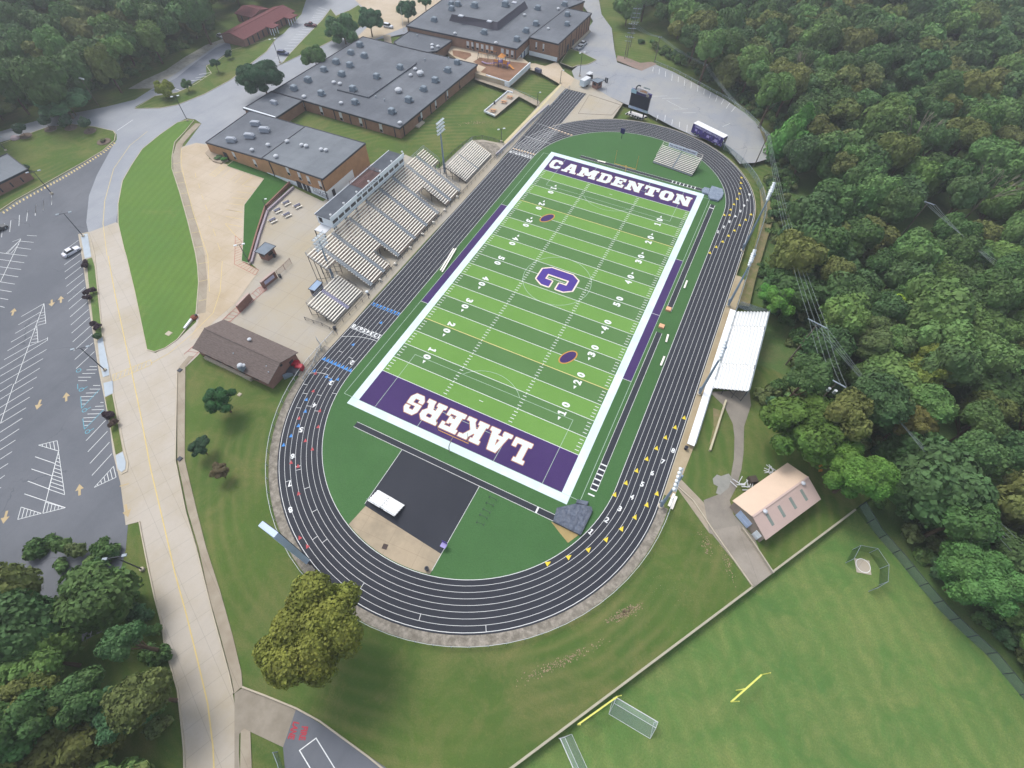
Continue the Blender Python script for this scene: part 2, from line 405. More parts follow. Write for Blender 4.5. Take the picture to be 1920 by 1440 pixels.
M_dirt = weathered('bare_dirt', '#8d7d63', '#6c7048', 1, .4, .6, .5, None, False, .7)
M_kerb = pm('kerb_concrete', '#b3aa98', .9, .12)
def flat(name, px, z, m): return struct(name, MB().poly([(p.x, p.y, z) for p in ats(px)]), m)
def flatw(name, pts, z, m): return struct(name, MB().poly([(p[0], p[1], z) for p in pts]), m)
flat('parking_lot', [(0,398),(30,377),(78,351),(160,304),(213,268),(250,300),(230,380),(225,436),(166,436),(153,470),(190,660),(212,850),(226,905),(240,985),(236,1030),(200,1180),(60,1250),(-200,1250),(-450,900),(-300,560),(-100,445)], .03, M_lot)
road = flat('road', [(218,417),(222,383),(230,340),(247,310),(267,280),(300,253),(333,230),(350,222),(366,224),(378,232),(345,276),(367,269),(392,275),(470,214),(515,180),(560,142),(645,98),(690,78),(765,62),(800,40),(790,-30),(575,-30),(574,0),(565,27),(549,45),(533,62),(520,71),(500,97),(433,150),(383,177),(300,203),(253,201),(290,180),(333,173),(387,137),(386,123),(407,113),(433,92),(430,78),(410,82),(367,113),(323,143),(283,168),(253,187),(200,200),(160,208),(93,220),(45,233),(0,247),(-90,275),(-90,310),(0,267),(30,259),(83,240),(130,232),(177,237),(213,245),(219,252),(219,262),(207,282),(182,328),(167,367),(162,417),(166,436)], .045, M_asph)
flat('road', [(166,436),(218,417),(222,420),(237,480),(253,547),(276,657),(292,662),(333,638),(368,604),(374,530),(365,480),(330,330),(323,290),(343,275),(368,268),(395,272),(392,298),(430,310),(497,336),(458,385),(456,452),(453,490),(486,508),(372,666),(349,688),(333,693),(330,863),(340,910),(350,960),(370,1027),(390,1120),(413,1200),(433,1277),(440,1320),(447,1380),(452,1500),(347,1500),(346,1440),(333,1293),(308,1203),(300,1157),(290,1120),(277,1060),(267,1010),(262,978),(236,985),(226,905),(212,850),(190,660),(158,478)], .06, M_conc)
flat('drive', [(345,276),(368,269),(394,273),(392,298),(430,310),(497,336),(459,385),(457,452),(454,490),(486,508),(440,570),(400,604),(374,632),(355,640),(372,604),(377,545),(373,500),(365,470),(348,400),(333,335),(330,300)], .072, M_tan)
flat('pavement', [(333,693),(342,682),(354,668),(364,668),(348,688),(347,797),(347,863),(358,910),(370,960),(387,1027),(413,1107),(437,1193),(453,1260),(455,1287),(440,1300),(436,1277),(416,1200),(393,1120),(373,1027),(353,960),(343,910),(333,863)], .12, M_walk)
flat('road', [(440,1300),(455,1290),(556,1328),(531,1401),(470,1372),(458,1368),(449,1376),(447,1500),(440,1500)], .075, weathered('apron_concrete', '#9a9285', '#7d7669', .9, .4, .7, .2))
flat('pavement', [(452,1372),(458,1366),(470,1372),(475,1500),(450,1500)], .13, M_walk)
flat('play_yard', [(556,1328),(640,1382),(740,1450),(740,1560),(545,1560),(531,1401)], .09, M_lot)
# stadium plaza
flat('plaza', [(469,492),(482,452),(499,393),(552,352),(606,378),(650,340),(700,305),(760,290),(822,317),(873,270),(886,263),(905,262),(930,267),(945,268),(982,228),(1016,191),(1050,158),(1066,168),(1000,240),(948,288),(900,345),(800,450),(700,560),(623,650),(600,680),(572,712),(560,705),(545,700),(563,677),(480,640),(397,604),(486,508)], .03, M_plaza)
flat('path', [(1010,135),(994,131),(993,119),(1003,119),(1022,124),(1041,117),(1047,119),(1058,134),(1077,147),(1066,168),(1050,158)], .045, M_tan)
flat('path', [(944,267),(982,228),(1011,200),(1050,158),(1053,160),(1016,201),(986,230),(948,270)], .06, pm('yellowish_concrete', '#c2b690', .9, .1))
flat('path', [(891,142),(912,144),(954,164),(969,171),(1013,191),(1008,200),(973,181),(966,180),(950,170),(890,149)], .045, M_walk)
flat('patio', [(952,172),(908,209.6),(929,218),(974,180)], .055, M_plaza)
flat('courtyard', [(850,84),(905,92),(970,112),(993,119),(990,132),(960,160),(890,142),(840,105)], .03, M_tan)
flat('gravel_bed', [(897,268),(905,265),(930,270),(946,285),(932,300),(915,283)], .05, M_grav)
# far lots
M_lotR = weathered('far_lot_asphalt', '#8f949c', '#a5a39c', .9, .4, .75, .06, None, True, .12)
flat('parking_lot', [(1072,90),(1080,78),(1097,61),(1112,40),(1100,20),(1085,0),(1070,-30),(1115,-30),(1123,0),(1128,27),(1147,53),(1152,93),(1157,117),(1203,133),(1227,120),(1263,135),(1310,160),(1360,187),(1397,212),(1417,230),(1432,253),(1438,283),(1440,298),(1417,305),(1387,307),(1360,273),(1300,255),(1260,237),(1213,212),(1168,193),(1140,180),(1119,167),(1105,160),(1077,147),(1072,133),(1085,122),(1107,119),(1118,113),(1092,100),(1076,93)], .03, M_lotR)
flat('concrete_pad', [(1066,168),(1077,147),(1105,160),(1119,167),(1140,180),(1168,194),(1148,224),(1100,226),(1052,232),(1040,230),(1100,177)], .035, M_plaza)
struct('throwing_pad', MB().wall([(p.x, p.y) for p in ats([(1105,178),(1164,197),(1147,216),(1084,213)])], .18, 0, .09, closed=True), pm('pad_rim', '#6b655d'))
flat('parking_lot', [(520,124),(531,117),(542,103),(572,71),(604,38),(620,17),(617,7),(600,-10),(575,0),(565,27),(549,45),(533,62),(522,71),(503,95)], .055, M_asph)
flat('parking_lot', [(283,170),(333,176),(387,140),(386,123),(407,113),(434,92),(430,78),(405,90),(367,117),(330,147)], .055, M_lot2)
flat('gravel_bank', [(240,167),(270,150),(310,132),(345,108),(385,85),(420,72),(428,80),(405,90),(367,117),(325,147),(285,166)], .04, weathered('pale_gravel', '#a8a69f', '#8a8a80', 1, .4, .6, .5, None, False, .6))
flat('road', [(690,78),(640,98),(700,40),(690,22),(665,0),(640,-30),(900,-30),(860,-5),(800,30),(762,50)], .05, M_tan)
flat('path', [(718,66),(732,65),(735,83),(722,84)], .08, M_walk)
# right-hand side
flatw('path', [(42.2, -46.2), (44.7, -46.2), (45.4, -33), (45.4, -15), (45.4, 12), (46.5, 22), (44.0, 24), (42.2, 24)], .03, weathered('tan_walk', '#ad9f86', '#9a8b6c', .9, .4, .7, .2))
flat('path', [(1262,905),(1276,898),(1319,942),(1325,958),(1345,985),(1330,1000)], .045, M_walk)
flat('path', [(1319,938),(1345,928),(1368,905),(1376,860),(1377,820),(1374,795),(1358,762),(1330,735),(1405,732),(1408,760),(1395,800),(1394,850),(1390,880),(1380,915),(1368,938),(1375,965),(1415,1010),(1423,1030),(1330,1000)], .055, weathered('damp_walk', '#8f897f', '#76716b', .9, .4, .7, .2))
flat('ramp', [(1330,995),(1385,985),(1447,1076),(1414,1101)], .065, weathered('ramp_concrete', '#999288', '#7c766c', .9, .4, .7, .2, (R(58), 0, 4)))
flat('puddle', [(1336,898),(1344,890),(1352,893),(1366,888),(1372,896),(1366,915),(1350,928),(1342,925),(1346,912),(1338,908)], .07, pm('wet_mud', '#8b8b85', .35, .15))
flat('dirt_patch', [(1337,765),(1352,770),(1350,800),(1338,830),(1330,832),(1338,800)], .03, M_dirt)
flat('dirt_patch', [(1424,355),(1432,350),(1445,380),(1450,410),(1432,470),(1415,530),(1405,575),(1385,572),(1400,520),(1420,440),(1428,400)], .035, M_dirt)
flat('dirt_patch', [(1155,113),(1203,133),(1232,120),(1222,116),(1200,118),(1175,108),(1158,104)], .04, weathered('red_rock', '#9a8078', '#857b70', 1, .4, .6, .6, None, False, .6))
flat('dirt_patch', [(1428,238),(1436,250),(1444,275),(1448,295),(1441,298),(1432,262),(1420,232)], .06, M_dirt)
rb = MB(); random.seed(3)
def litter(mb, cx, cy, L, W, a, n, s0=.1, s1=.35):
    c = at(cx, cy)
    for _ in range(n):
        u, v = random.gauss(0, L/2.5), random.gauss(0, W/2.5); z0 = .02
        x, y = c.x+u*math.cos(a)-v*math.sin(a), c.y+u*math.sin(a)+v*math.cos(a); s = random.uniform(s0, s1)*.62
        mb.box((x, y, gz(x, y)+z0), (s, s*random.uniform(.4, 1), .03), random.random()*3)
litter(rb, 1170, 1150, 4, .8, R(50), 330); litter(rb, 1050, 1243, 9, .9, R(48), 220); litter(rb, 1325, 1020, 3, 1.2, R(-60), 70); litter(rb, 1362, 1052, 4, .8, R(-60), 70)
litter(rb, 1240, 1110, 8, 4, R(40), 40, .05, .15); litter(rb, 890, 230, 8, 1.2, R(40), 90, .1, .5); litter(rb, 1315, 265, 4, 1, R(-30), 60, .1, .4)
tag(rb.build('dry_soil_litter', pm('dry_soil', '#94836a', 1, .3)), 'dry tan soil crumbs scattered over the lawns', kind='stuff')
# grass islands with kerbs
def island(pts, m, h=.15, kerb=True, name='grass_island'):
    P = [(p.x, p.y) for p in ats(pts)]
    o = struct(name, MB().prism(P, 0, h), m)
    if kerb: struct('kerb', MB().wall(P, .22, 0, h+.03, closed=True), M_kerb)
    return o
island([(351,226),(364,226),(347,247),(328,267),(323,293),(323,317),(337,360),(353,417),(367,475),(371,500),(373,530),(368,590),(362,600),(333,637),(310,653),(290,660),(276,656),(253,547),(237,480),(233,467),(222,420),(222,383),(230,340),(247,310),(267,280),(300,253),(333,230)], M_strip)
struct('pavement', MB().strip([(p.x, p.y) for p in ats([(372,232),(354,250),(337,270),(331,293),(332,318),(345,360),(361,417),(376,478),(381,530),(377,588)])], 2.2, .085), M_walk)
island([(253,204),(290,181),(333,174),(367,158),(397,138),(387,124),(409,114),(436,94),(520,70),(500,97),(470,120),(433,150),(383,177),(333,197),(300,203)], M_lawn)
island([(30,260),(83,241),(130,233),(177,238),(213,246),(217,252),(215,264),(193,283),(160,303),(120,325),(78,349),(30,375),(0,395),(-60,425),(-250,480),(-250,340),(-90,305)], M_lawn)
island([(521,124),(531,117),(542,103),(572,71),(604,38),(620,17),(630,30),(655,20),(672,10),(695,28),(690,45),(655,60),(600,88),(567,102)], M_lawn)
island([(1118,113),(1092,100),(1080,96),(1067,93),(1051,118),(1073,127),(1083,123),(1099,122),(1107,119)], M_lawn, .2)
island([(425,312),(495,336),(458,385),(456,452),(453,490),(469,495),(484,452),(500,394),(545,345),(500,322),(440,300)], grass('bank_grass', '#3f6634', '#48703a', '#6d7a48', (.7, .9)), .15)
# infield, track and field ----------------------------------------------------
XC, YA, YB, RI, LW = 1.62, -48.7, 49.6, 32.05, 1.07
def tp(r, u):
    """point of a line r metres out from the oval's centre line; u runs 0..4 round the oval"""
    if u < 1: return (XC+r, YA+(YB-YA)*u)
    if u < 2: a = math.pi*(u-1); return (XC+r*math.cos(a), YB+r*math.sin(a))
    if u < 3: return (XC-r, YB+(YA-YB)*(u-2))
    a = math.pi*(u-3)+math.pi; return (XC+r*math.cos(a), YA+r*math.sin(a))
def oval(r, n=64): return [tp(r, u) for u in [0, 1]+[1+k/n for k in range(1, n)]+[2, 3]+[3+k/n for k in range(1, n)]]
def uv_at(x, y):
    """unit direction of running (anticlockwise) at a place on the track"""
    if y > YB: c = Vector((x-XC, y-YB))
    elif y < YA: c = Vector((x-XC, y-YA))
    else: return Vector((0, 1 if x > XC else -1, 0))
    c.normalize(); return Vector((-c.y, c.x, 0))
struct('infield_turf', MB().poly([(p[0], p[1], .03) for p in oval(RI)]), M_turf)
tm = NT('track_surface'); c = tm.mix(tm.ramp(tm.noise(.08, 5, .6), .3, .7), lin('#2b2d34'), lin('#34363d'))
c = tm.mix(tm.ramp(tm.noise(6, 3, .7), .35, .65, 0, .4), c, lin('#2f3440')); M_track = tm.done(c, .8, .25)
track = struct('running_track', MB(), M_track)
ro = RI+8*LW+.35
m = MB(); I, O = oval(RI-.02), oval(ro)
for k in range(len(I)):
    j = (k+1) % len(I); m.face([(*I[k], .045), (*O[k], .045), (*O[j], .045), (*I[j], .045)])
m.face([(XC-ro, YB, .05), (XC-RI, YB, .05), (XC-RI+.0, 100.6, .05), (XC-ro, 100.6, .05)])
bpy.data.objects.remove(track); track = struct('running_track', m, M_track)
M_line = pm('white_line_paint', '#dcdfdf', .7, .06, 2); M_thin = pm('thin_line_paint', '#a9c0ae', .7, .05)
m = MB()
for k in range(9):
    w = .1 if k in (0, 8) else .065
    m.strip(oval(RI+k*LW+(.05 if k == 0 else 0)), w, .062, closed=True)
for k in range(9): m.strip([(XC-RI-k*LW, YB), (XC-RI-k*LW, 100.5)], .07, .064)
for k in range(1, 9):       # break-line diagonals of the straight and the far bend
    m.strip([(XC-RI-k*LW, 52.5), (XC-RI-k*LW+1.9+.75*k, 71)], .05, .066)
m.strip([(XC-RI, YA+10.3), (XC-RI-8*LW, YA+10.3)], .12, .068)
m.strip([(XC-RI-8*LW*t, -39.1-2.6*t*t) for t in [q/10 for q in range(11)]], .1, .07)
m.strip([(XC-RI-4*LW-4*LW*t, -52.4-1.7*t*t) for t in [q/8 for q in range(9)]], .1, .07)
m.strip([(-38.9, 61.5), (-28.5, 61.2)], .1, .068); m.strip([(-38.9, 71.5), (-30, 70.6)], .1, .068); m.strip([(XC-RI, 51.2), (XC-RI-8*LW, 51.2)], .12, .068)
for (px, py, ln) in ((556,875,3),(590,958,3),(556,882,5),(550,858,6),(576,915,5),(538,903,7),(561,765,7),(572,738,6),(583,762,3),(568,720,2),(596,771,2),(612,690,4),(641,741,1),(655,670,1),(662,680,1),(681,1096,6),(788,1155,7),(911,1174,7.6),(592,1008,4),(612,1012,3),(598,741,4),(618,709,3),(640,660,2)):
    p = at(px, py); y = YA if p.y < YA else (YB if p.y > YB else p.y)
    c = Vector((XC, y)); r = (Vector((p.x, p.y))-c).length; k = max(0, min(7, int((r-RI)/LW))); d = (Vector((p.x, p.y))-c).normalized()
    m.strip([c+d*(RI+k*LW), c+d*(RI+(k+1)*LW)], .09, .069)
struct('lane_lines', m, M_line, track)
def tri(mb, x, y, s, z=.074, flip=1):
    d = uv_at(x, y)*flip; n = Vector((-d.y, d.x, 0)); p = Vector((x, y, z))
    mb.face([p-d*s*.5-n*s*.5, p+d*s*.6, p-d*s*.5+n*s*.5] if flip > 0 else [p-d*s*.5+n*s*.5, p-d*s*.5-n*s*.5, p+d*s*.6][::-1])
yel, red, blu, ora, mdk, wht = MB(), MB(), MB(), MB(), MB(), MB()
for p in [(1283,783),(1266,801),(1248,820),(1231,840),(1213,860),(1194,882),(1174,905),(1153,927),(1191,969),(1213,946),(1232,925),(1104,1030),(1067,1044),(1028,1056),(1137,1011),(1166,991),(1390,333),(1389,343),(1388,353),(1386,363),(1382,373),(1376,383),(1370,393),(1368,403),(1358,403),(1408,402),(1398,412),(1387,422),(1377,432),(1366,442),(1355,453),(1343,463),(1331,474)]:
    q = at(*p); tri(yel, q.x, q.y, .95)
for p in [(562,1008),(576,1024),(586,842),(597,800),(600,770),(592,700),(588,733),(560,925),(559,874),(546,867),(573,826),(561,784)]:
    q = at(*p); tri(red, q.x, q.y, .75, flip=-1)
for p in [(560,798),(573,771),(546,817),(532,834),(613,706),(621,712),(634,711),(575,749),(663,646),(590,695),(715,605)]:
    q = at(*p); tri(blu, q.x, q.y, .8, flip=-1)
for k in range(8):
    tri(blu, XC-RI-(k+.5)*LW, -48.9, .85, flip=-1); tri(blu, XC-RI-(k+.5)*LW, -29.2, .8)
    tri(ora, XC-RI-(k+.5)*LW, 52.4, .8); tri(ora, -24.3-1.25*k, 69.6+.16*k, .85)
blu.strip([(XC-RI, -29.7), (XC-RI-8*LW, -29.7)], .14, .071); blu.strip([(XC-RI, -49.4), (XC-RI-8*LW, -49.4)], .14, .071)
struct('exchange_mark', yel, pm('yellow_paint', '#d8c23c', .7, .05), track); struct('exchange_mark', red, pm('red_paint', '#b04a50', .7, .05), track)
struct('exchange_mark', blu, pm('blue_paint', '#3f86cc', .7, .05), track); struct('exchange_mark', ora, pm('sand_paint', '#dcc3a0', .7, .05), track)
def digit(mb, ch, x, y, h, up, z=.075, bold=.035):
    up = Vector((up[0], up[1], 0)).normalized(); rd = Vector((up.y, -up.x, 0)); o = Vector((x, y, z))-up*h/2
    text(mb, ch, h, o, rd, up, bold, fit=h*(.42 if ch == '1' else .62))
for k in range(8): digit(wht, str(k+1), XC-RI-(k+.5)*LW, -37.6, 1.25, (0, -1)); digit(wht, str(k+1), XC-RI-(k+.5)*LW, 50.2, 1.25, (0, 1))
for k, p in enumerate([(1108,997),(1138,975),(1162,954),(1185,932),(1204,908),(1223,887),(1243,866),(1262,845)]):
    q = at(*p); d = uv_at(q.x, q.y); digit(wht, str(k+1), q.x, q.y, 1.15, (d.x, d.y))
for k, p in enumerate([(660,680),(621,718),(590,760),(565,806),(549,856),(543,907),(545,956)]):
    q = at(*p); d = uv_at(q.x, q.y); digit(wht, str(k+2), q.x, q.y, 1.25, (d.x, d.y))
for k, p in enumerate([(1346,435),(1357,426),(1368,416),(1379,406),(1388,396),(1395,386),(1401,375),(1405,365)]):
    q = at(*p); d = uv_at(q.x, q.y); digit(wht, str(k+1), q.x, q.y, 1.2, (-d.x, -d.y))
struct('lane_numbers', wht, M_line, track)
# gravel verge and pale edge round the track
m = MB(); us = [2.97]+[3+k/48 for k in range(49)]
for a, b in zip(us, us[1:]):
    p, q = tp(ro+.02, a), tp(ro+.02, b if b < 4 else 3.9999); g = 1.7
    P, Q = tp(ro+g, a), tp(ro+g, b if b < 4 else 3.9999); m.face([(*p, .039), (*P, .039), (*Q, .039), (*q, .039)][::-1])
struct('gravel_verge', m, M_grav)
M_edge = pm('pale_edging', '#b5ad98', .9, .1)
struct('kerb', MB().wall([tp(ro+.08, u) for u in [k/20 for k in range(20)]+[1+k/48 for k in range(40)]], .16, 0, .09), M_edge)
# field
GR = []
def turf(name, a, b):
    t = NT(name); c = t.mix(t.ramp(t.noise(.06, 5, .6), .3, .7), lin(a), lin(b)); c = t.mix(t.ramp(t.noise(5, 3, .7), .35, .65, 0, .3), c, tuple(v*.8 for v in lin(a)[:3])+(1,)); return t.done(c, .9, .15)
M_tl, M_td = turf('light_turf', '#668f45', '#6f984d'), turf('dark_turf', '#537645', '#5a7d4c')
M_pur = turf('purple_turf', '#40305e', '#493767')
tw = NT('white_turf'); c = tw.mix(tw.ramp(tw.noise(.25, 5, .65), .3, .7), lin('#c3d8dc'), lin('#d6e6ea')); M_wt = tw.done(c, .9, .15)
field = struct('football_field', MB().poly([(-24.38, -54.86, .045), (24.38, -54.86, .045), (24.38, 54.86, .045), (-24.38, 54.86, .045)]), M_tl)
m = MB()
for s in (1, -1):
    for k in range(1, 10, 2):
        a, b = 45.72-4.572*k, 45.72-4.572*(k+1); a, b = sorted((a*s, b*s)); m.poly([(-24.38, a, .052), (24.38, a, .052), (24.38, b, .052), (-24.38, b, .052)])
struct('dark_turf_bands', m, M_td, field)
for s in (1, -1):
    a, b = sorted((45.72*s, 54.86*s)); struct('end_zone', MB().poly([(-24.38, a, .052), (24.38, a, .052), (24.38, b, .052), (-24.38, b, .052)]), M_pur, field)
m = MB()
for s in (1, -1):
    x0, x1 = sorted((24.38*s, 26.21*s)); m.poly([(x0, -56.69, .052), (x1, -56.69, .052), (x1, 56.69, .052), (x0, 56.69, .052)])
    y0, y1 = sorted((54.86*s, 56.69*s)); m.poly([(-24.38, y0, .052), (24.38, y0, .052), (24.38, y1, .052), (-24.38, y1, .052)])
struct('border', m, M_wt, field)
for s in (1, -1):
    x0, x1 = sorted((26.21*s, 28.25*s)); struct('team_area', MB().poly([(x0, -22.86, .052), (x1, -22.86, .052), (x1, 22.86, .052), (x0, 22.86, .052)]), M_pur, field)
m = MB()
for k in range(21):
    y = -45.72+4.572*k
    if k in (4, 16): continue
    m.strip([(-24.38, y), (24.38, y)], .13, .062)
for k in range(1, 100):
    y = -45.72+.9144*k
    if k % 5 == 0:
        for x in (-8.13, 8.13): m.strip([(x, y-.3), (x, y+.3)], .12, .064)
        continue
    for x in (-23.6, 23.6, -8.13, 8.13): m.strip([(x-.45, y), (x+.45, y)], .15, .064)
for s in (1, -1):
    m.strip([(-.5, s*42.98), (.5, s*42.98)], .12, .064); m.strip([(-26.2, s*22.9), (-28.3, s*22.9)], .1, .062); m.strip([(26.2, s*22.9), (28.3, s*22.9)], .1, .062)
m.strip([(26.2, 0), (28.3, 0)], .1, .062)
struct('yard_lines', m, M_line, field)
m = MB()
for k in (4, 16): m.strip([(-24.38, -45.72+4.572*k), (24.38, -45.72+4.572*k)], .16, .062)
struct('gold_yard_lines', m, pm('gold_line_paint', '#d9c98a', .8, .05), field)
m = MB(); m.strip([(9.15*math.cos(2*math.pi*k/72), 9.15*math.sin(2*math.pi*k/72)) for k in range(72)], .1, .061, closed=True)
m.strip([(-28.3, -54.86), (28.3, -54.86), (28.3, 54.86), (-28.3, 54.86)], .1, .061, closed=True)
for s in (1, -1):
    m.strip([(-20.15, 54.8*s), (-20.15, 38.4*s), (20.15, 38.4*s), (20.15, 54.8*s)], .09, .0615)
    m.strip([(-9.16, 54.8*s), (-9.16, 49.3*s), (9.16, 49.3*s), (9.16, 54.8*s)], .09, .0615)
    m.strip([(9.15*math.cos(a), s*(43.9-9.15*math.sin(a))) for a in [R(37+k*106/16) for k in range(17)]], .09, .0617)
struct('soccer_lines', m, M_thin, field)
m = MB(); mo = MB()
def yardnum(n, y, side, arrow):
    s = -side; up = Vector((s, 0, 0)); rd = Vector((up.y, -up.x, 0)); x = side*18.2
    for ch, off in ((n[0], -1.15), ('0', 1.15)):
        o = Vector((x, y, .072))+rd*off*1.0; text(m, ch, 1.9, o, rd, up, .05, fit=.9 if ch == '1' else 1.25)
    if arrow:
        p = Vector((x, y, .072))+up*1.0+Vector((0, arrow*2.35, 0)); a = Vector((0, arrow*.95, 0)); b = up*.35
        f = [p-b, p+a, p+b]
        if (f[1]-f[0]).cross(f[2]-f[0]).z < 0: f.reverse()
        m.face(f)
for side in (-1, 1):
    for k in range(1, 10):
        y = -45.72+9.144*k; n = str(min(k, 10-k)*10); yardnum(n, y, side, 0 if k == 5 else (-1 if k < 5 else 1))
struct('yard_numbers', m, M_line, field)
# end zone words
M_gold = pm('gold_trim', '#c09072', .9, .05); M_wl = pm('white_letter_turf', '#cfe2e4', .9, .05)
lo, li = MB(), MB()
for ch, a, b in (('L', 10.9, 14.9), ('A', 5.15, 10.2), ('K', -.45, 4.6), ('E', -5.1, -1.0), ('R', -10.6, -5.85), ('S', -14.5, -11.1)):
    for mb, gw, z in ((lo, .17, .068), (li, 0, .078)): glyph(mb, ch, -b, -a, 5.35, (0, -47.65, z), (-1, 0, 0), (0, -1, 0), gw)
struct('end_zone_word_trim', lo, M_gold, field); struct('end_zone_word', li, M_wl, field)
lo, li = MB(), MB()
for ch, a, b in (('C', -23.7, -19.9), ('A', -19.0, -14.1), ('M', -13.5, -7.4), ('D', -6.7, -2.6), ('E', -1.9, 2.0), ('N', 2.7, 7.8), ('T', 8.5, 13.1), ('O', 13.7, 17.8), ('N', 18.4, 23.4)):
    for mb, gw, z in ((lo, .12, .068), (li, 0, .078)): glyph(mb, ch, a, b, 5.1, (0, 47.9, z), (1, 0, 0), (0, 1, 0), gw)
struct('end_zone_word_trim', lo, M_gold, field); struct('end_zone_word', li, M_wl, field)
# midfield initial: stroke follows the survey
Cf = lambda x, y: _oct(x, y, 0, 0, 1, 1, .2) and not _rc(x, y, .36, .2, .66, .8) and not _rc(x, y, .6, .4, 1.1, .6)
def cglyph(mb, z, grow, fn): glyph(mb, 'C', 0, 7.0, 10.3, (-5.2, 3.75, z), (0, -1, 0), (1, 0, 0), grow, .085, fn)
a, b, c2 = MB(), MB(), MB(); cglyph(a, .068, .42, Cf); cglyph(b, .078, .07, Cf); cglyph(c2, .088, 0, Cf)
struct('midfield_letter_outline', a, pm('cream_trim', '#e3d6cc', .9, .05), field); struct('midfield_letter_edge', b, M_gold, field); struct('midfield_letter', c2, turf('letter_turf', '#4b3b86', '#554296'), field)
# plain oval patches where the photograph has an emblem
for (cx, cy, an) in ((9.2, -25.6, R(62)), (-11.6, 25.4, R(62))):
    q = at(1065, 670) if cy < 0 else at(1026, 409); cx, cy = q.x, q.y
    for r1, r2, z, mm, nm in ((2.7, 1.5, .07, pm('gold_turf', '#b98a4a', .9, .08), 'gold_patch'), (2.35, 1.2, .08, M_pur, 'purple_patch')):
        pts = [(cx+r1*math.cos(t)*math.cos(an)-r2*math.sin(t)*math.sin(an), cy+r1*math.cos(t)*math.sin(an)+r2*math.sin(t)*math.cos(an), z) for t in [2*math.pi*k/28 for k in range(28)]]
        struct(nm, MB().poly(pts), mm, field)
# runways
def runway(name, x0, y0, x1, y1, rungs, bars):
    m = MB().poly([(x0, y0, .05), (x1, y0, .05), (x1, y1, .05), (x0, y1, .05)]); o = struct(name, m, M_track); l = MB(); v = abs(y1-y0) > abs(x1-x0)
    if v: l.strip([(x0, y0), (x0, y1)], .08, .063); l.strip([(x1, y0), (x1, y1)], .08, .063)
    else: l.strip([(x0, y0), (x1, y0)], .08, .063); l.strip([(x0, y1), (x1, y1)], .08, .063)
    for r in rungs: l.strip([(x0, r), (x1, r)] if v else [(r, y0), (r, y1)], .3, .066)
    for b in bars: l.strip([(x0, b), (x1, b)] if v else [(b, y0), (b, y1)], .35, .066)
    struct('runway_lines', l, M_line, o); return o
runway('jump_runway', 29.15, -51.4, 30.5, -5.5, [-45.5-1.2*k for k in range(7)], [])
runway('jump_runway', 29.15, 2.6, 30.5, 52.5, [], [50.6])
runway('jump_runway', -21.3, -60.9, 25.2, -59.6, [], [21.5])
runway('jump_runway', -16.5, 57.9, 25.3, 59.3, [15.4+1.22*k for k in range(7)], [])
hj = flatw('high_jump_apron', [(-9.0, -60.95), (9.2, -60.95), (9.2, -75.7), (-8.6, -74.3), (-9.0, -74)], .04, M_track)
l = MB(); l.strip([(-9.0, -60.95), (-9.0, -74)], .08, .055); l.strip([(9.2, -60.95), (9.2, -79)], .08, .055); struct('apron_lines', l, M_line, hj)
P = [(-8.6, -74.3), (9.2, -75.7)]+[(x, YA-math.sqrt(RI*RI-(x-XC)**2)+.15) for x in [9.2-k*1.85 for k in range(11)]]
flatw('concrete_pad', P, .045, weathered('pad_concrete', '#ae9f88', '#8f8573', .9, .45, .7, .15, (R(-4), 6, 3)))
struct('drain_cover', MB().box((*at(722, 1025).xy, .06), (.95, .95, .04), R(10)), pm('rust_iron', '#4a3f3c'))
flat('dirt_patch', [(1033,978),(1048,985),(1085,1003),(1065,1018),(1050,1000)], .04, pm('sand', '#a08c60', 1, .2))
# ================================================================ BUILDINGS
M_brick = brick('brown_brick', '#93725f'); M_brick2 = brick('orange_brick', '#b08a68'); M_brick3 = brick('red_brick', '#8c6a60')
M_roof = weathered('membrane_roof', '#5a5f67', '#767b82', .9, .42, .72, .07, (0, 6, 9), False, .35)
M_roof2 = weathered('pale_membrane_roof', '#696f76', '#7e848a', .9, .4, .7, .08, (0, 0, 6), False, .3)
M_trim = pm('dark_trim', '#343842', .6, .05); M_white = pm('white_paint', '#e2e8ee', .7, .06, .3); M_glass = pm('dark_glass', '#20262e', .15, 0, spec=.6)
M_wpanel = pm('white_panel', '#c9ccd0', .6, .05); M_metal = pm('grey_metal', '#8b98a6', .5, .12, 1.5); M_unit = pm('roof_unit_metal', '#7b8894', .5, .15, 1.2)
M_alu = pm('bare_aluminium', '#ebe7dd', .5, .1, .8); M_alu2 = pm('aged_aluminium', '#8c8a86', .7, .2, .8); M_steel = pm('dark_steel', '#3c4049', .6, .1)
M_galv = pm('galvanised_steel', '#8e9aa5', .5, .1)
def cen(P): return Vector((sum(p[0] for p in P)/len(P), sum(p[1] for p in P)/len(P), 0))
def building(name, label, cat, P, z1, wall, roof, z0=0.0, rim=.18):
    """P world outline, z1 height or list"""
    root = empty(name, cen(P)+Vector((0, 0, z0)), label, cat); n = len(P)
    Z = z1 if isinstance(z1, list) else [z1]*n
    MB().prism(P, z0, [z-.05 for z in Z], cap=False).build('wall', wall, root)
    c = cen(P); Q = []
    for p in P:
        d = Vector((p[0]-c.x, p[1]-c.y)); Q.append((p[0]+d.x/d.length*.35, p[1]+d.y/d.length*.35))
    r = MB().prism(Q, [z-.32 for z in Z], Z).build('roof', roof, root)
    MB().wall(Q, .3, [z-.36 for z in Z], [z+rim for z in Z], closed=True).build('parapet_trim', M_trim, r)
    return root, r
def onwall(a, b, x=None, y=None):
    a, b = Vector(a[:2]), Vector(b[:2]); d = b-a
    t = (x-a.x)/d.x if abs(d.x) > abs(d.y) else (y-a.y)/d.y
    return a+d*t, math.atan2(d.y, d.x)
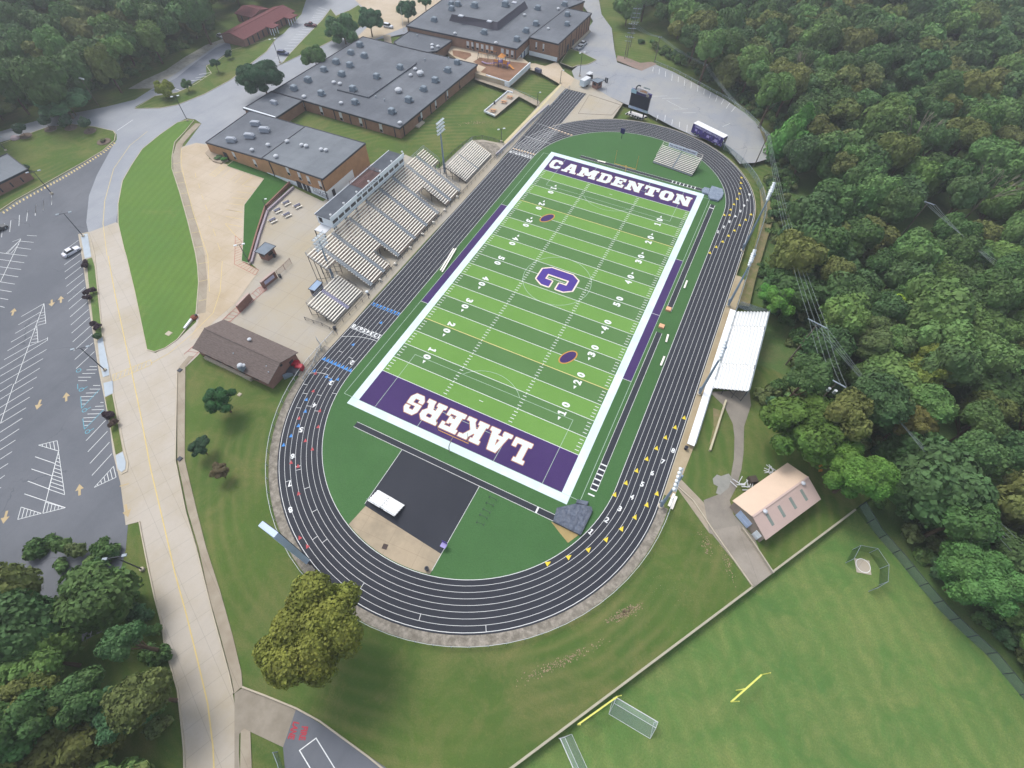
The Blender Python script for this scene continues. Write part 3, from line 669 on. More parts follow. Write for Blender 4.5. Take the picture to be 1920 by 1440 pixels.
def window(root, p, ang, w, z0, z1, out, name='window', body=None, pane=None, ratio=.36):
    """tall window: pale upper panel, dark pane below; out = outward unit vector"""
    o = Vector((out[0], out[1]))
    f = MB().box((p.x+o.x*.05, p.y+o.y*.05, (z0+z1)/2), (w, .12, z1-z0), ang).build(name, body or M_wpanel, root)
    zt = z0+(z1-z0)*ratio
    MB().box((p.x+o.x*.09, p.y+o.y*.09, (z0+.08+zt)/2), (w-.12, .1, zt-z0-.1), ang).build('pane', pane or M_glass, f)
def door(root, p, ang, w, h, out, z0=0.0, m=None):
    o = Vector((out[0], out[1])); d = MB().box((p.x+o.x*.05, p.y+o.y*.05, z0+h/2), (w, .12, h), ang).build('door', m or pm('dark_door', '#33343c', .5, .05), root)
    MB().box((p.x+o.x*.12+math.cos(ang)*w*.35, p.y+o.y*.12+math.sin(ang)*w*.35, z0+h*.48), (.06, .08, .2), ang).build('handle', M_galv, d)
def spout(root, p, out, z1, z0=0):
    MB().box((p.x+out[0]*.1, p.y+out[1]*.1, (z0+z1)/2), (.22, .22, z1-z0-.1)).build('downspout', M_trim, root)
# roof machines ---------------------------------------------------------------
_unit = {}
def roofunit(root, q, z, s=1.0, kind='ac', rz=0.0):
    key = kind
    if key not in _unit:
        m = MB()
        if kind == 'ac':
            m.box((0, 0, .2), (2.2, 2.0, .3)); m.box((0, 0, .95), (1.9, 1.8, 1.2)); m.box((.1, 0, 1.62), (1.2, 1.3, .14)); m.box((-.98, 0, .9), (.1, 1.3, .8)); m.box((1.3, .3, .5), (.7, .8, .5))
        elif kind == 'long':
            m.box((0, 0, .2), (3.2, 1.8, .3)); m.box((0, 0, .85), (3.0, 1.6, 1.0)); m.box((0, 0, 1.42), (2.2, 1.1, .16)); m.box((-1.7, 0, .8), (.4, 1.2, .6))
        elif kind == 'vent':
            m.lathe((0, 0, 0), [(.45, 0), (.45, .35), (.75, .4), (.78, .62), (.5, .85), (.12, .95)], 14)
        elif kind == 'pipe':
            m.tube((0, 0, 0), (0, 0, .6), .14); m.lathe((0, 0, .6), [(.28, 0), (.28, .12), (.05, .2)], 10)
        elif kind == 'skylight':
            m.box((0, 0, .15), (2.1, 1.5, .3)); m.box((0, 0, .34), (1.8, 1.2, .12))
        mt = {'ac': M_unit, 'long': pm('pale_unit', '#9aa1ac', .5, .1), 'vent': pm('vent_white', '#b9bec4', .5, .08), 'pipe': M_galv, 'skylight': pm('skylight_plastic', '#c0c4cc', .4, .05)}[kind]
        me = m.build('unit', mt); _unit[key] = me.data; bpy.data.objects.remove(me)
    nm = {'ac': 'air_conditioner', 'long': 'air_conditioner', 'vent': 'roof_vent', 'pipe': 'vent_pipe', 'skylight': 'skylight'}[kind]
    o = bpy.data.objects.new(nm, _unit[key]); C.objects.link(o); o.parent = root
    og = _org[root.name]; o.location = (q.x-og.x, q.y-og.y, z-og.z); o.scale = (s, s, s); o.rotation_euler.z = rz
def units(root, z, lst, ox, oy, s, kind, sc=1.0, rz=0.0, zf=None):
    for a, b in lst:
        q = at(ox+a/s, oy+b/s, z+.7); roofunit(root, q, zf(q) if zf else z, sc*random.uniform(.95, 1.05), kind, rz+random.choice((0, R(180))))
# school with the long flat roof
zB = 3.8
bp = [(-130.8, 40.1), (-75.8, 40.1), (-75.3, 94.4), (-130.2, 94.6)]
B, Br = building('school_building', 'long brown brick school with grey flat roof facing the green lawn', 'school building', bp, zB, M_brick, M_roof)
rp = [at(690.8, 182, 4.3), at(781.5, 117.6, 4.3), at(722, 102, 4.3), at(631.6, 167, 4.3)]
MB().prism([(p.x, p.y) for p in rp], 3.75, 4.25).build('raised_roof', [M_roof], Br)
for a, b in ((675.5, 230), (714.5, 240), (600.7, 209), (637, 220), (565, 200)):
    q = at(a, b, 1.8); window(B, Vector((q.x, 40.1)), 0, 1.15, .35, 3.2, (0, -1))
for a, b in ((684, 233), (745, 244), (569, 200), (626, 216), (655, 225)):
    q = at(a, b, 1.8); spout(B, Vector((q.x, 40.1)), (0, -1), zB-.3)
for a, b in ((787.6, 217.8), (812.6, 194.8), (836.7, 177), (859.6, 158), (881.7, 138)):
    q = at(a, b, 1.8); window(B, Vector((-75.55, q.y)), R(90), .9, .35, 3.2, (1, 0))
for y in (42, 59.5, 70, 80.5, 91): spout(B, Vector((-75.6, y)), (1, 0), zB-.3)
door(B, Vector((-75.6, at(781, 223, 1).y)), R(90), 2.4, 2.4, (1, 0))
MB().box((-74.9, at(781, 223, 1).y-1.5, .25), (1.5, 4, .5)).build('step', M_kerb, B)
units(B, zB, [(695,800),(930,640),(1140,490),(1298,370),(1475,230),(1603,120),(187,670)], 640, 100, 7.385, 'ac')
units(B, 4.25, [(815,190),(487,315),(157,487)], 640, 100, 7.385, 'ac')
units(B, zB, [(1092,275),(790,510)], 640, 100, 7.385, 'vent', 1.7)
units(B, zB, [(820,775),(1015,660),(1232,515),(1405,410),(1608,280),(1730,175),(1795,325),(1592,455),(1482,580),(1197,845)], 440, 60, 7.385, 'ac')
units(B, zB, [(955,880),(1370,685),(1455,703),(1470,970)], 440, 60, 7.385, 'vent'); units(B, zB, [(810,950),(957,290),(1020,205)], 640, 100, 7.385, 'vent')
units(B, zB, [(475,590),(595,630),(1110,225),(1155,75),(1485,50)], 640, 100, 7.385, 'pipe')
# link roof
lp = [at(469.5, 207.5, 3.7), at(513, 221.5, 3.7), at(557, 188.5, 3.7), at(513, 173, 3.7)]
lp = [(-131.3, 25.9), (-117.4, 25.9), (-117.4, 40.0), (-131.3, 40.0)]
L, Lr = building('link_building', 'low brick link block joining the long school to the gym roof', 'school wing', lp, 3.7, M_brick, M_roof)
units(L, 3.7, [(540, 965)], 440, 60, 7.385, 'long', .8)
MB().box((-124.3, 25.8, 3.95), (14.2, .5, .45)).build('coping', M_white, L)
# gym block: roof rises towards the stadium side
def zg(x): return 3.6+(x+127.5)*(7.1-3.6)/51.6
gp = [(-127.3, 3.3), (-104.2, 3.0), (-76.0, .7), (-76.2, 22.4), (-104.6, 25.0), (-128.0, 25.7)]
gp = [tuple(at(*q).xy) for q in ()] or [tuple(at(386,267,3.6).xy), tuple(at(491,297,5.2).xy), tuple(at(605,336.3,7.1).xy), tuple(at(685,269,7.1).xy), tuple(at(573,237.5,5.2).xy), tuple(at(469,208,3.6).xy)]
g1, g2 = [gp[0], gp[1], gp[4], gp[5]], [gp[1], gp[2], gp[3], gp[4]]
Gy = empty('gymnasium_building', cen(gp), 'brick gymnasium with grey roof and white lower wall beside the picnic plaza', 'school building')
MB().prism(gp, 0, [3.5, 5.1, 7.0, 7.0, 5.1, 3.5], cap=False).build('wall', M_brick2, Gy)
for (pts, zz) in ((g1, [3.6, 5.1, 5.1, 3.6]), (g2, [5.3, 7.15, 7.15, 5.3])):
    r = MB().prism(pts, [z-.3 for z in zz], zz).build('roof', M_roof if pts is g1 else M_roof2, Gy)
    MB().wall(pts, .3, [z-.34 for z in zz], [z+.15 for z in zz], closed=True).build('parapet_trim', M_trim, r)
a, b = Vector(gp[1]), Vector(gp[2]); d = (b-a).normalized(); n2 = Vector((d.y, -d.x))
# white painted lower wall, deepening towards the plaza corner
k0 = onwall(gp[1], gp[2], x=at(497, 322, 0).x)[0]; m = MB()
A0, B0 = Vector((k0.x, k0.y))+n2*.03, b+n2*.03+d*.03
m.face([(A0.x, A0.y, 0), (B0.x, B0.y, 0), (B0.x, B0.y, 3.1), (A0.x, A0.y, .3)])
c2 = Vector(gp[3]); e2 = (c2-b).normalized(); n3 = Vector((e2.y, -e2.x)); B1, C1 = b+n3*.03, b+e2*13+n3*.03
m.face([(B1.x, B1.y, 0), (C1.x, C1.y, 0), (C1.x, C1.y, 3.1), (B1.x, B1.y, 3.1)]); m.build('painted_base', M_white, Gy)
ang = math.atan2(d.y, d.x)
for (px, py) in ((540, 323), (562, 332), (579, 339), (602, 348)):
    q = at(px, py, 4.4); p = onwall(gp[1], gp[2], x=q.x)[0]+n2*.03; window(Gy, p, ang, 1.1, 3.3, 5.9, n2)
for (px, py) in ((439, 292), (477, 307)):
    q = at(px, py, 2.4); p = onwall(gp[0], gp[1], x=q.x)[0]; window(Gy, p, ang, 1.1, 1.2, 3.6, n2)
for px, py, w in ((555, 352, 2.0), (566, 356, 1.2), (574, 359, 1.2)):
    q = at(px, py, 1.1); door(Gy, onwall(gp[1], gp[2], x=q.x)[0]+n2*.05, ang, w, 2.3, n2)
door(Gy, Vector((b+e2*2.6))+n3*.05, math.atan2(e2.y, e2.x), 1.2, 2.3, n3); q = at(428, 290, 1); door(Gy, onwall(gp[0], gp[1], x=q.x)[0], ang, 1.8, 2.3, n2)
for t in (.12, .98): spout(Gy, a+(b-a)*t, n2, 5.2+1.8*t)
# painted banner design on the white wall: plain scroll lines
m = MB(); s0 = onwall(gp[1], gp[2], x=at(582, 362, 1.3).x)[0]+n2*.06; s1 = onwall(gp[1], gp[2], x=at(610, 374, 1.3).x)[0]+n2*.06
for z0_, z1_ in ((.7, 2.5), ): 
    for (u0, w0, u1, w1) in ((0,.9,1,.6),(0,2.5,.35,2.2),(.65,2.2,1,2.4),(0,.9,.03,2.5),(.97,.6,1,2.4),(.1,1.9,.4,1.6),(.6,1.7,.9,1.4),(.1,1.4,.4,1.1),(.6,1.2,.9,1.0),(.4,.8,.6,2.6),(.6,.8,.4,2.6)):
        p = s0.lerp(s1, u0); q = s0.lerp(s1, u1); m.beam((p.x, p.y, w0), (q.x, q.y, w1), .05, .13)
m.build('wall_painting', pm('navy_paint', '#3a3d58', .6, .05), Gy)
def gyz(q): return zg(q.x) if q.x < -104 else zg(q.x)+.1
units(Gy, 4.3, [(315,425),(590,240),(525,390),(695,325)], 380, 190, 6, 'long', .95, R(20), gyz)
units(Gy, 5, [(548,530),(828,630),(950,455),(1120,510),(1172,525),(1345,578),(1400,590),(730,480)], 380, 190, 6, 'vent', .9, 0, gyz)
tag(MB().prism([tuple(p.xy) for p in ats([(386,289),(393,281),(423,295),(428,302),(415,308),(400,304)])], 0, .45).build('planter', pm('planter_concrete', '#9c9080', .9, .1)), 'curved concrete planter by the gymnasium entrance corner', 'planter')
# courtyard terrace + playground
ZT = 1.6
terr = [(850,76),(905,85),(972,104),(994,119),(954,155),(893,138),(870,120),(840,98)]
T = [tuple(p.xy) for p in ats(terr, ZT)]
struct('terrace', MB().prism(T, 0, ZT), M_tan)
wl = [tuple(p.xy) for p in ats([(994,118.5),(954,155),(912,141.5)], ZT)]
tag(MB().wall(wl, .35, 0, ZT+.35).build('retaining_wall', M_white), 'white retaining wall round the brown playground', 'wall')
def flatt(name, px, z, m): return struct(name, MB().poly([(p.x, p.y, z) for p in ats(px, z)]), m)
M_mulch = weathered('wood_mulch', '#8a6b57', '#785c49', 1, .4, .6, .3)
flatt('playground_surface', [(887,116),(900,107.5),(925,111),(990,119),(954,153),(910,141.5),(912,138.5),(901,135),(911,126),(897,121)], ZT+.03, M_mulch)
flatt('playground_surface', [(848,94),(860,95),(882,99.5),(884,104),(873,112),(850,104)], ZT+.03, M_mulch)
# high school (far)
cp = [tuple(at(763,48.5,5.6).xy), tuple(at(969,91.4,5.6).xy), tuple(at(993,69.5,5.6).xy), tuple(at(1060,16.5,5.6).xy), tuple(at(1095,3,5.6).xy), tuple(at(990,-18,5.6).xy), tuple(at(850,-14,5.6).xy)]
HS, Hr = building('high_school_building', 'far brick high school with dark penthouse on its roof behind the playground', 'school building', cp, 5.6, M_brick, M_roof)
rp2 = [tuple(at(993,69.5,6.6).xy), tuple(at(1047,82.5,6.6).xy), tuple(at(1108.5,25.5,6.6).xy), tuple(at(1062,16,6.6).xy)]
HW, Hwr = building('high_school_wing', 'tall brick wing with narrow windows over a white base by the far lot', 'school wing', rp2, 6.6, M_brick, M_roof)
pb, pt_ = [at(*q, 5.6) for q in ((842,39),(932.6,57.6),(990,15),(903,-2))], [at(*q, 8.2) for q in ((847,26.5),(932.6,41.5),(984,2),(902,-12))]
m = MB()
for k in range(4): j = (k+1) % 4; m.face([pb[k], pb[j], pt_[j], pt_[k]])
m.build('penthouse_wall', pm('penthouse_cladding', '#54515c', .7, .08), Hr)
MB().poly([(p.x, p.y, 8.21) for p in pt_]).build('penthouse_roof', M_roof, Hr)
ca, cb = Vector(cp[0]), Vector(cp[1]); dd = (cb-ca).normalized(); nn = Vector((dd.y, -dd.x)); an2 = math.atan2(dd.y, dd.x)
for px in (872, 881, 890, 899, 908, 917, 936.5, 946, 955):
    q = at(px, 75+(px-872)*.22+12, 3.5); window(HS, onwall(cp[0], cp[1], x=q.x)[0], an2, 1.15, 2.1, 4.6, nn)
for t in (.02, .62, .99): spout(HS, ca+(cb-ca)*t, nn, 5.3, 1.0)
e = (Vector(cp[2])-cb).normalized(); ne = Vector((e.y, -e.x)); m = MB(); p0, p1 = cb+ne*.04, Vector(cp[2])+ne*.04
m.face([(p0.x, p0.y, 0), (p1.x, p1.y, 0), (p1.x, p1.y, 2.9), (p0.x, p0.y, 1.7)]); m.build('painted_base', M_white, HS)
for t in (.35, .6): door(HS, cb+e*((Vector(cp[2])-cb).length*t)+ne*.06, math.atan2(e.y, e.x), 1.0, 2.2, ne, 0, pm('blue_door', '#3d4f7c', .5, .05))
wa, wb = Vector(rp2[0]), Vector(rp2[1]); dw = (wb-wa).normalized(); nw = Vector((dw.y, -dw.x)); aw = math.atan2(dw.y, dw.x)
for t in (.25, .5): window(HW, wa+(wb-wa)*t, aw, .7, 2.6, 5.4, nw)
m = MB(); p0, p1 = wa+nw*.04, wb+nw*.04; m.face([(p0.x, p0.y, 0), (p1.x, p1.y, 0), (p1.x, p1.y, 1.7), (p0.x, p0.y, 1.7)]); m.build('painted_base', M_white, HW)
we = Vector(rp2[2]); ds = (we-wb).normalized(); ns = Vector((ds.y, -ds.x)); asd = math.atan2(ds.y, ds.x); LL = (we-wb).length
for k in range(12):
    p = wb+ds*(LL*(k+.6)/12)
    if k in (3, 5): door(HW, p, asd, 2.2, 2.8, ns)
    else: window(HW, p, asd, .35, .8, 5.9, ns, 'wall_slot', pm('slot_brick', '#4b3a33', .8, .05))
MB().box((*(wb+ds*LL*.7+ns*.6), .25), (LL*.55, 1.0, .5), asd).build('ledge', M_kerb, HW)
units(HS, 5.6, [(290,195),(465,85),(460,35),(525,40),(790,320),(1115,390),(1210,305),(1305,235),(1325,80),(1595,40)], 760, 0, 5.333, 'ac')
units(HW, 6.6, [(1620,140),(1617,235)], 760, 0, 5.333, 'ac', .9); units(HW, 6.6, [(1430,275)], 760, 0, 5.333, 'vent', .8)
units(HS, 8.2, [(695,55),(1000,45)], 760, 0, 5.333, 'ac', 1.2); units(HS, 8.2, [(555,143),(840,198),(1090,12)], 760, 0, 5.333, 'skylight', 1)
units(HS, 5.6, [(495,325),(905,420),(1192,140),(1530,80)], 760, 0, 5.333, 'vent')
kp = [tuple(at(*q, 3.9).xy) for q in ((740,79),(770,58),(793,55),(843,69),(845,77),(818,95.5),(801,97.5),(747,85))]
K, Kr = building('link_building', 'small flat roofed brick link between the long school and the playground', 'school wing', kp, 3.9, M_brick, M_roof)
for a_, b_ in ((832, 90), (825, 96)):
    pass
units(K, 3.9, [(267,440),(325,455),(268,470)], 760, 0, 5.333, 'vent'); units(K, 3.9, [(118,345)], 760, 0, 5.333, 'pipe')
# gabled roofs ------------------------------------------------------------------
def gable(name, label, cat, P, ze, zr, wall, roofm, over=.5, mats=None, z0=0):
    """P: 4 world corners a,b,c,d ; ridge runs between mid(ab) and mid(cd) ; a-b and c-d are the gable ends"""
    P = [Vector((p[0], p[1], 0)) for p in P]; root = empty(name, cen(P)+Vector((0, 0, z0)), label, cat)
    a, b, c, d = P; m1, m2 = (a+b)/2, (c+d)/2; ax = (m2-m1).normalized(); sd = (b-a).normalized()
    m = MB()
    for p, q in ((a, b), (b, c), (c, d), (d, a)): m.face([(p.x, p.y, z0), (q.x, q.y, z0), (q.x, q.y, ze), (p.x, p.y, ze)])
    m.face([(a.x, a.y, ze), (b.x, b.y, ze), (m1.x, m1.y, zr-.05)]); m.face([(c.x, c.y, ze), (d.x, d.y, ze), (m2.x, m2.y, zr-.05)]); m.build('wall', wall, root)
    W = (b-a).length/2; sl = (zr-ze)/W; drop = over*sl
    A = a-sd*over-ax*over; Bq = b+sd*over-ax*over; Cq = c+sd*over+ax*over; D = d-sd*over+ax*over; M1, M2 = m1-ax*over, m2+ax*over
    def slope(p, q, r, s, mt):
        mm = MB(); t = .14
        top = [(p.x, p.y, ze-drop+t), (q.x, q.y, ze-drop+t), (r.x, r.y, zr+t), (s.x, s.y, zr+t)]; bot = [(x, y, z-t) for x, y, z in top]
        mm.face(top); mm.face(bot[::-1])
        for k in range(4): j = (k+1) % 4; mm.face([bot[k], bot[j], top[j], top[k]])
        return mm.build('roof', mt, root)
    mats = mats or (roofm, roofm)
    r1 = slope(Bq, Cq, M2, M1, mats[0]); r2 = slope(D, A, M1, M2, mats[1])
    MB().beam((M1.x, M1.y, zr+.16), (M2.x, M2.y, zr+.16), .35, .1).build('ridge_cap', mats[0], root)
    return root, (a, b, c, d, ax, sd)
def shingle(name, h):
    t = NT(name); c = lin(h); v = t.noise(1.3, 6, .75, t.mapping(0, (1, 3, 3)))
    c = t.mix(t.ramp(v, .35, .65), tuple(x*.72 for x in c[:3])+(1,), tuple(x*1.2 for x in c[:3])+(1,))
    o = t.xyz(); mm = t.math('ABSOLUTE', t.math('SUBTRACT', t.math('FRACT', t.math('DIVIDE', o[1], .45)), .5)); c = t.mix(t.ramp(mm, .35, .5, 0, .35), c, tuple(x*.5 for x in lin(h)[:3])+(1,))
    t.bump(v, .05, .4); return t.done(c, .95, .15)
M_shin = shingle('brown_shingles', '#6c625e')
CS, cs = gable('concession_building', 'brick concession building with brown shingle roof beside the track bend', 'building', [(-43.3, -61.0), (-43.3, -52.1), (-64.8, -52.1), (-64.8, -61.0)], 2.9, 4.6, M_brick3, M_shin, .5)
for x, y in ((456, 685), (468, 637)):
    q = at(x, y, 4.2); roofunit(CS, q, 3.9 if y > 660 else 4.1, .6, 'vent')
q = at(452, 688, 3.8); MB().box((q.x, q.y, 3.5), (1.2, 1.2, 1.2)).build('roof_fan', M_unit, CS); roofunit(CS, Vector((q.x, q.y, 0)), 4.1, .75, 'vent')
for a_, b_ in ((437, 662), (499, 686), (503, 697)):
    q = at(a_, b_, 4.1); roofunit(CS, q, 3.75, .5, 'pipe')
for x in (-62, -58.5, -55, -51.5, -47.5): window(CS, Vector((x, -61.0)), 0, 1.4, 1.1, 2.0, (0, -1), 'window', M_trim)
MB().box((-56, -61.35, .4), (14, .6, .8)).build('base_ledge', M_kerb, CS)
door(CS, Vector((-43.3, -54)), R(90), 1.1, 2.2, (1, 0)); MB().box((-43.2, -56.5, 3.5), (.12, .6, .5)).build('gable_vent', M_trim, CS)
for x in (-61, -56, -50): MB().box((x, -52.0, 1.7), (2.6, .12, 1.2)).build('shutter', pm('shutter_grey', '#8f8b86', .6, .1), CS)
M_tan_lit = pm('sunlit_metal_roof', '#c9b39f', .55, .05, .3); M_tan_shade = pm('shaded_metal_roof', '#bda79e', .55, .05, .3); M_tanw = pm('tan_cladding', '#94887e', .7, .06)  # one roof metal, sunlit and shaded slope tones painted into two colours
SH, sh = gable('metal_shed', 'tan metal shed with pale roof and skylights near the discus cage', 'shed', [(54.9, -43.0), (61.4, -47.5), (69.2, -35.3), (62.8, -30.6)], 3.0, 4.6, M_tanw, None, .35, (M_tan_shade, M_tan_lit), gz(61, -40))
a_, b_, c_, d_, ax_, sd_ = sh
for k in range(4):
    u = 2.6+k*3.1; pA = (a_+b_)/2+ax_*u+sd_*1.0; pB = (a_+b_)/2+ax_*u+sd_*3.1; sl = 1.6/((b_-a_).length/2)
    MB().beam((pA.x, pA.y, 4.6+.16-1.0*sl), (pB.x, pB.y, 4.6+.16-3.1*sl), .65, .03).build('skylight', pm('clear_sheet', '#7f8a83', .3, .1), SH)
for u, v in ((2.4, .5), (13, .4)):
    p = (a_+b_)/2+ax_*u+sd_*v; roofunit(SH, p, 4.55, .55, 'vent')
p = a_+sd_*3.3; an_ = math.atan2(sd_.y, sd_.x); window(SH, p, an_, 3.0, 0, 2.5, (-ax_.x, -ax_.y), 'roller_door', pm('pale_blue_door', '#aebfdc', .5, .05), pm('pale_blue_door', '#aebfdc'), .5)
p = b_-sd_*1.2; window(SH, p, an_, 1.3, 0, 2.3, (-ax_.x, -ax_.y), 'door', M_white, M_white, .5)
M_rroof = shingle('red_brown_shingles', '#70484a')
RB, rb_ = gable('red_roof_building', 'long brick building with red brown roof at the wood edge', 'building', [(-185.8, 69.9), (-174.4, 70.7), (-175.9, 104.2), (-187.0, 103.4)], 3.1, 4.5, M_brick3, M_rroof, .6)
for k in range(9):
    y = 73+k*3.1; p = Vector((-174.4-(y-70.7)*.045, y)); MB().box((p.x+.05, p.y, 1.4), (.12, .6, 2.4)).build('window', M_trim, RB)
for y in (85.5, 88.2, 97.5, 100.5):
    for dx in (1.4, 3.0): MB().tube((-175+dx, y, 0), (-175+dx, y, 3.0), .2).build('porch_column', M_white, RB)
MB().box((-173.1, 86.9, 3.15), (4.6, 4.4, .3)).build('porch_roof', M_rroof, RB); MB().box((-173.3, 99, 3.15), (4.6, 5, .3)).build('porch_roof', M_rroof, RB)
RW, _ = gable('red_roof_wing', 'short wing with red brown roof behind the red roofed building', 'building wing', [(-187.6, 90), (-187.6, 101), (-197, 101), (-197, 90)], 3.1, 4.3, M_brick3, M_rroof, .5)
for y in (92, 95): MB().box((-190, 89.95, 1.5), (.6, .12, 2)).build('window', M_trim, RW) if y == 92 else MB().box((-194, 89.95, 1.5), (.6, .12, 2)).build('window', M_trim, RW)
LBp = [(-177.4, -30.0), (-164.0, -32.6), (-166.2, -62), (-180, -60)]
LB, lbr = building('brick_office', 'low brick building with grey roof at the left edge of the car park', 'building', LBp, 3.2, M_brick3, M_roof2)
for y in (-35.5, -38.6, -41.7, -46, -50): window(LB, onwall(LBp[1], LBp[2], y=y)[0], R(86), .35, .7, 2.1, (1, -.05), 'window', M_trim)
# ------------------------------------------------------------------ grandstands
def cutter(iv, holes):
    out = list(iv)
    for h0, h1 in holes:
        nw_ = []
        for a, b in out:
            if h1 <= a or h0 >= b: nw_.append((a, b))
            else:
                if h0 > a: nw_.append((a, h0))
                if h1 < b: nw_.append((h1, b))
        out = nw_
    return out
def stand(root, org, ud, vd, D, z0, z1, rows, spans, aisles=(), aw=1.2, seatm=None, footm=None, stepm=None, seatw=.3, railback=True):
    """spans(i) -> list of (u0,u1) for row i ; org = front corner on the ground"""
    org, ud, vd = Vector(org), Vector(ud), Vector(vd); tr = D/rows; dz = (z1-z0)/rows; rz = math.atan2(ud.y, ud.x)
    P = lambda u, v, z: org+ud*u+vd*v+Vector((0, 0, z))
    stepm = stepm or M_galv
    ft = MB(); rs = MB()
    for i in range(rows):
        z = z0+i*dz; st = MB()
        for a, b in spans(i):
            c = P((a+b)/2, (i+.35)*tr, z); ft.box(c, (b-a, tr*.62, .05), rz)
            rs.box(P((a+b)/2, (i+.02)*tr, z-dz/2), (b-a, .03, dz*.55), rz)
            for s, e in cutter([(a, b)], [(x-aw/2, x+aw/2) for x in aisles]): st.box(P((s+e)/2, (i+.75)*tr, z+.38), (e-s, seatw, .06), rz)
            if st.v: st.build('seat_row', seatm or M_alu, root); st = MB()
    ft.build('foot_boards', footm or M_alu2, root); rs.build('riser', M_alu2, root)
    for x in aisles:
        m = MB()
        for i in range(rows):
            if not any(a <= x <= b for a, b in spans(i)): continue
            for k in range(2): m.box(P(x, (i+.25+.5*k)*tr, z0+i*dz+.1+k*dz/2), (aw*.95, tr*.36, .07), rz)
        m.build('aisle_steps', stepm, root)
    # frame: raking beams and posts
    fr = MB(); us = []
    for i in (0, rows//2, rows-1):
        for a, b in spans(i): us += [a+.1, b-.1]
    u = min(us); lo_, hi_ = min(us), max(us)
    n = max(1, int((hi_-lo_)/2.4))
    for k in range(n+1):
        u = lo_+(hi_-lo_)*k/n; rr = [i for i in range(rows) if any(a-.2 <= u <= b+.2 for a, b in spans(i))]
        if not rr: continue
        i0, i1 = min(rr), max(rr)
        fr.beam(P(u, i0*tr, z0+i0*dz-.25), P(u, (i1+1)*tr, z0+(i1+1)*dz-.35), .1, .16)
        for f in (0.0, .35, .7, 1.0):
            i = i0+(i1+.9-i0)*f; 
            if z0+i*dz > .7: fr.beam(P(u, i*tr, 0), P(u, i*tr, z0+i*dz-.3), .12)
        if z0+i1*dz > 2: fr.beam(P(u, (i1+.9)*tr, .2), P(u, (i1+.9)*tr*.5, z0+i1*dz*.5-.3), .08)
    fr.build('frame', M_steel, root)
    if railback:
        rl = MB(); i = rows
        for a, b in spans(rows-1):
            z = z0+rows*dz
            for h in (.55, 1.05): rl.beam(P(a, rows*tr, z+h), P(b, rows*tr, z+h), .05)
            k = int((b-a)/2)+1
            for q in range(k+1): rl.beam(P(a+(b-a)*q/k, rows*tr, z-.3), P(a+(b-a)*q/k, rows*tr, z+1.05), .05)
        rl.build('back_railing', M_galv, root)
    return P, tr, dz
def side_rail(root, P, u, tr, dz, z0, i0, i1, m=None):
    r = MB()
    for h in (.6, 1.1): r.beam(P(u, i0*tr, z0+i0*dz+h), P(u, i1*tr, z0+i1*dz+h), .05)
    for i in range(i0, i1+1, 3): r.beam(P(u, i*tr, z0+i*dz-.2), P(u, i*tr, z0+i*dz+1.1), .05)
    r.build('side_railing', m or M_galv, root)
# main home stand: u = y, v = -x
HM = empty('grandstand', (-50, 0, 0), 'large silver grandstand with many aisles below the white press box', 'grandstand')
def sp(i):
    v = (i+.5)*14.7/22; x = -42.3-v; iv = [(-28.7, 26.5)] if x < -51.5 else [(-25.0, 22.8)]
    h = []
    if x > -49.8: h.append((10.2, 13.8))
    if x > -47.3: h.append((-15.8, -12.4))
    return cutter(iv, h)
Pm, tr, dz = stand(HM, (-42.3, 0, 0), (0, 1, 0), (-1, 0, 0), 14.7, .75, 8.2, 22, sp, (22.1, 16.6, 9.4, 3.0, -3.4, -11.6, -18.6, -24.3), 1.15, M_alu, pm('warm_footboards', '#93857a', .8, .15))
for u, i0, i1 in ((22.9, 0, 14), (26.6, 14, 22), (-25.1, 0, 13), (-28.8, 13, 22), (13.8, 0, 11), (10.2, 0, 11), (-15.8, 0, 7), (-12.4, 0, 7)): side_rail(HM, Pm, u, tr, dz, .75, i0, i1)
for y in (19.5, 12, 5.5, -.5, -7, -14.5, -21.5): MB().box((-41.7, y, .35), (.7, .45, .7)).build('front_step', M_alu, HM)
HL = empty('side_bleachers', (-46.5, -33, 0), 'silver bleachers with a blue tinted aisle at the near end of the home side', 'bleachers')
Pl, trl, dzl = stand(HL, (-42.9, 0, 0), (0, 1, 0), (-1, 0, 0), 7.2, .5, 3.5, 11, lambda i: [(-39.3, -27.4)], (-33.6,), 1.0, None, M_alu2, pm('purple_grey_steps', '#9a9ab8', .6, .05))
side_rail(HL, Pl, -39.4, trl, dzl, .5, 0, 11, M_steel); side_rail(HL, Pl, -27.3, trl, dzl, .5, 0, 11, M_steel)
HR = empty('side_bleachers', (-46.5, 36, 0), 'silver bleachers beside the lawn at the far end of the home side', 'bleachers')
Pr, trr, dzr = stand(HR, (-42.9, 0, 0), (0, 1, 0), (-1, 0, 0), 7.3, .5, 3.6, 12, lambda i: [(27.3, 44.9)], (35.5,), .5, None, M_alu2)
side_rail(HR, Pr, 27.2, trr, dzr, .5, 0, 12, M_steel); side_rail(HR, Pr, 45.0, trr, dzr, .5, 0, 12, M_steel)
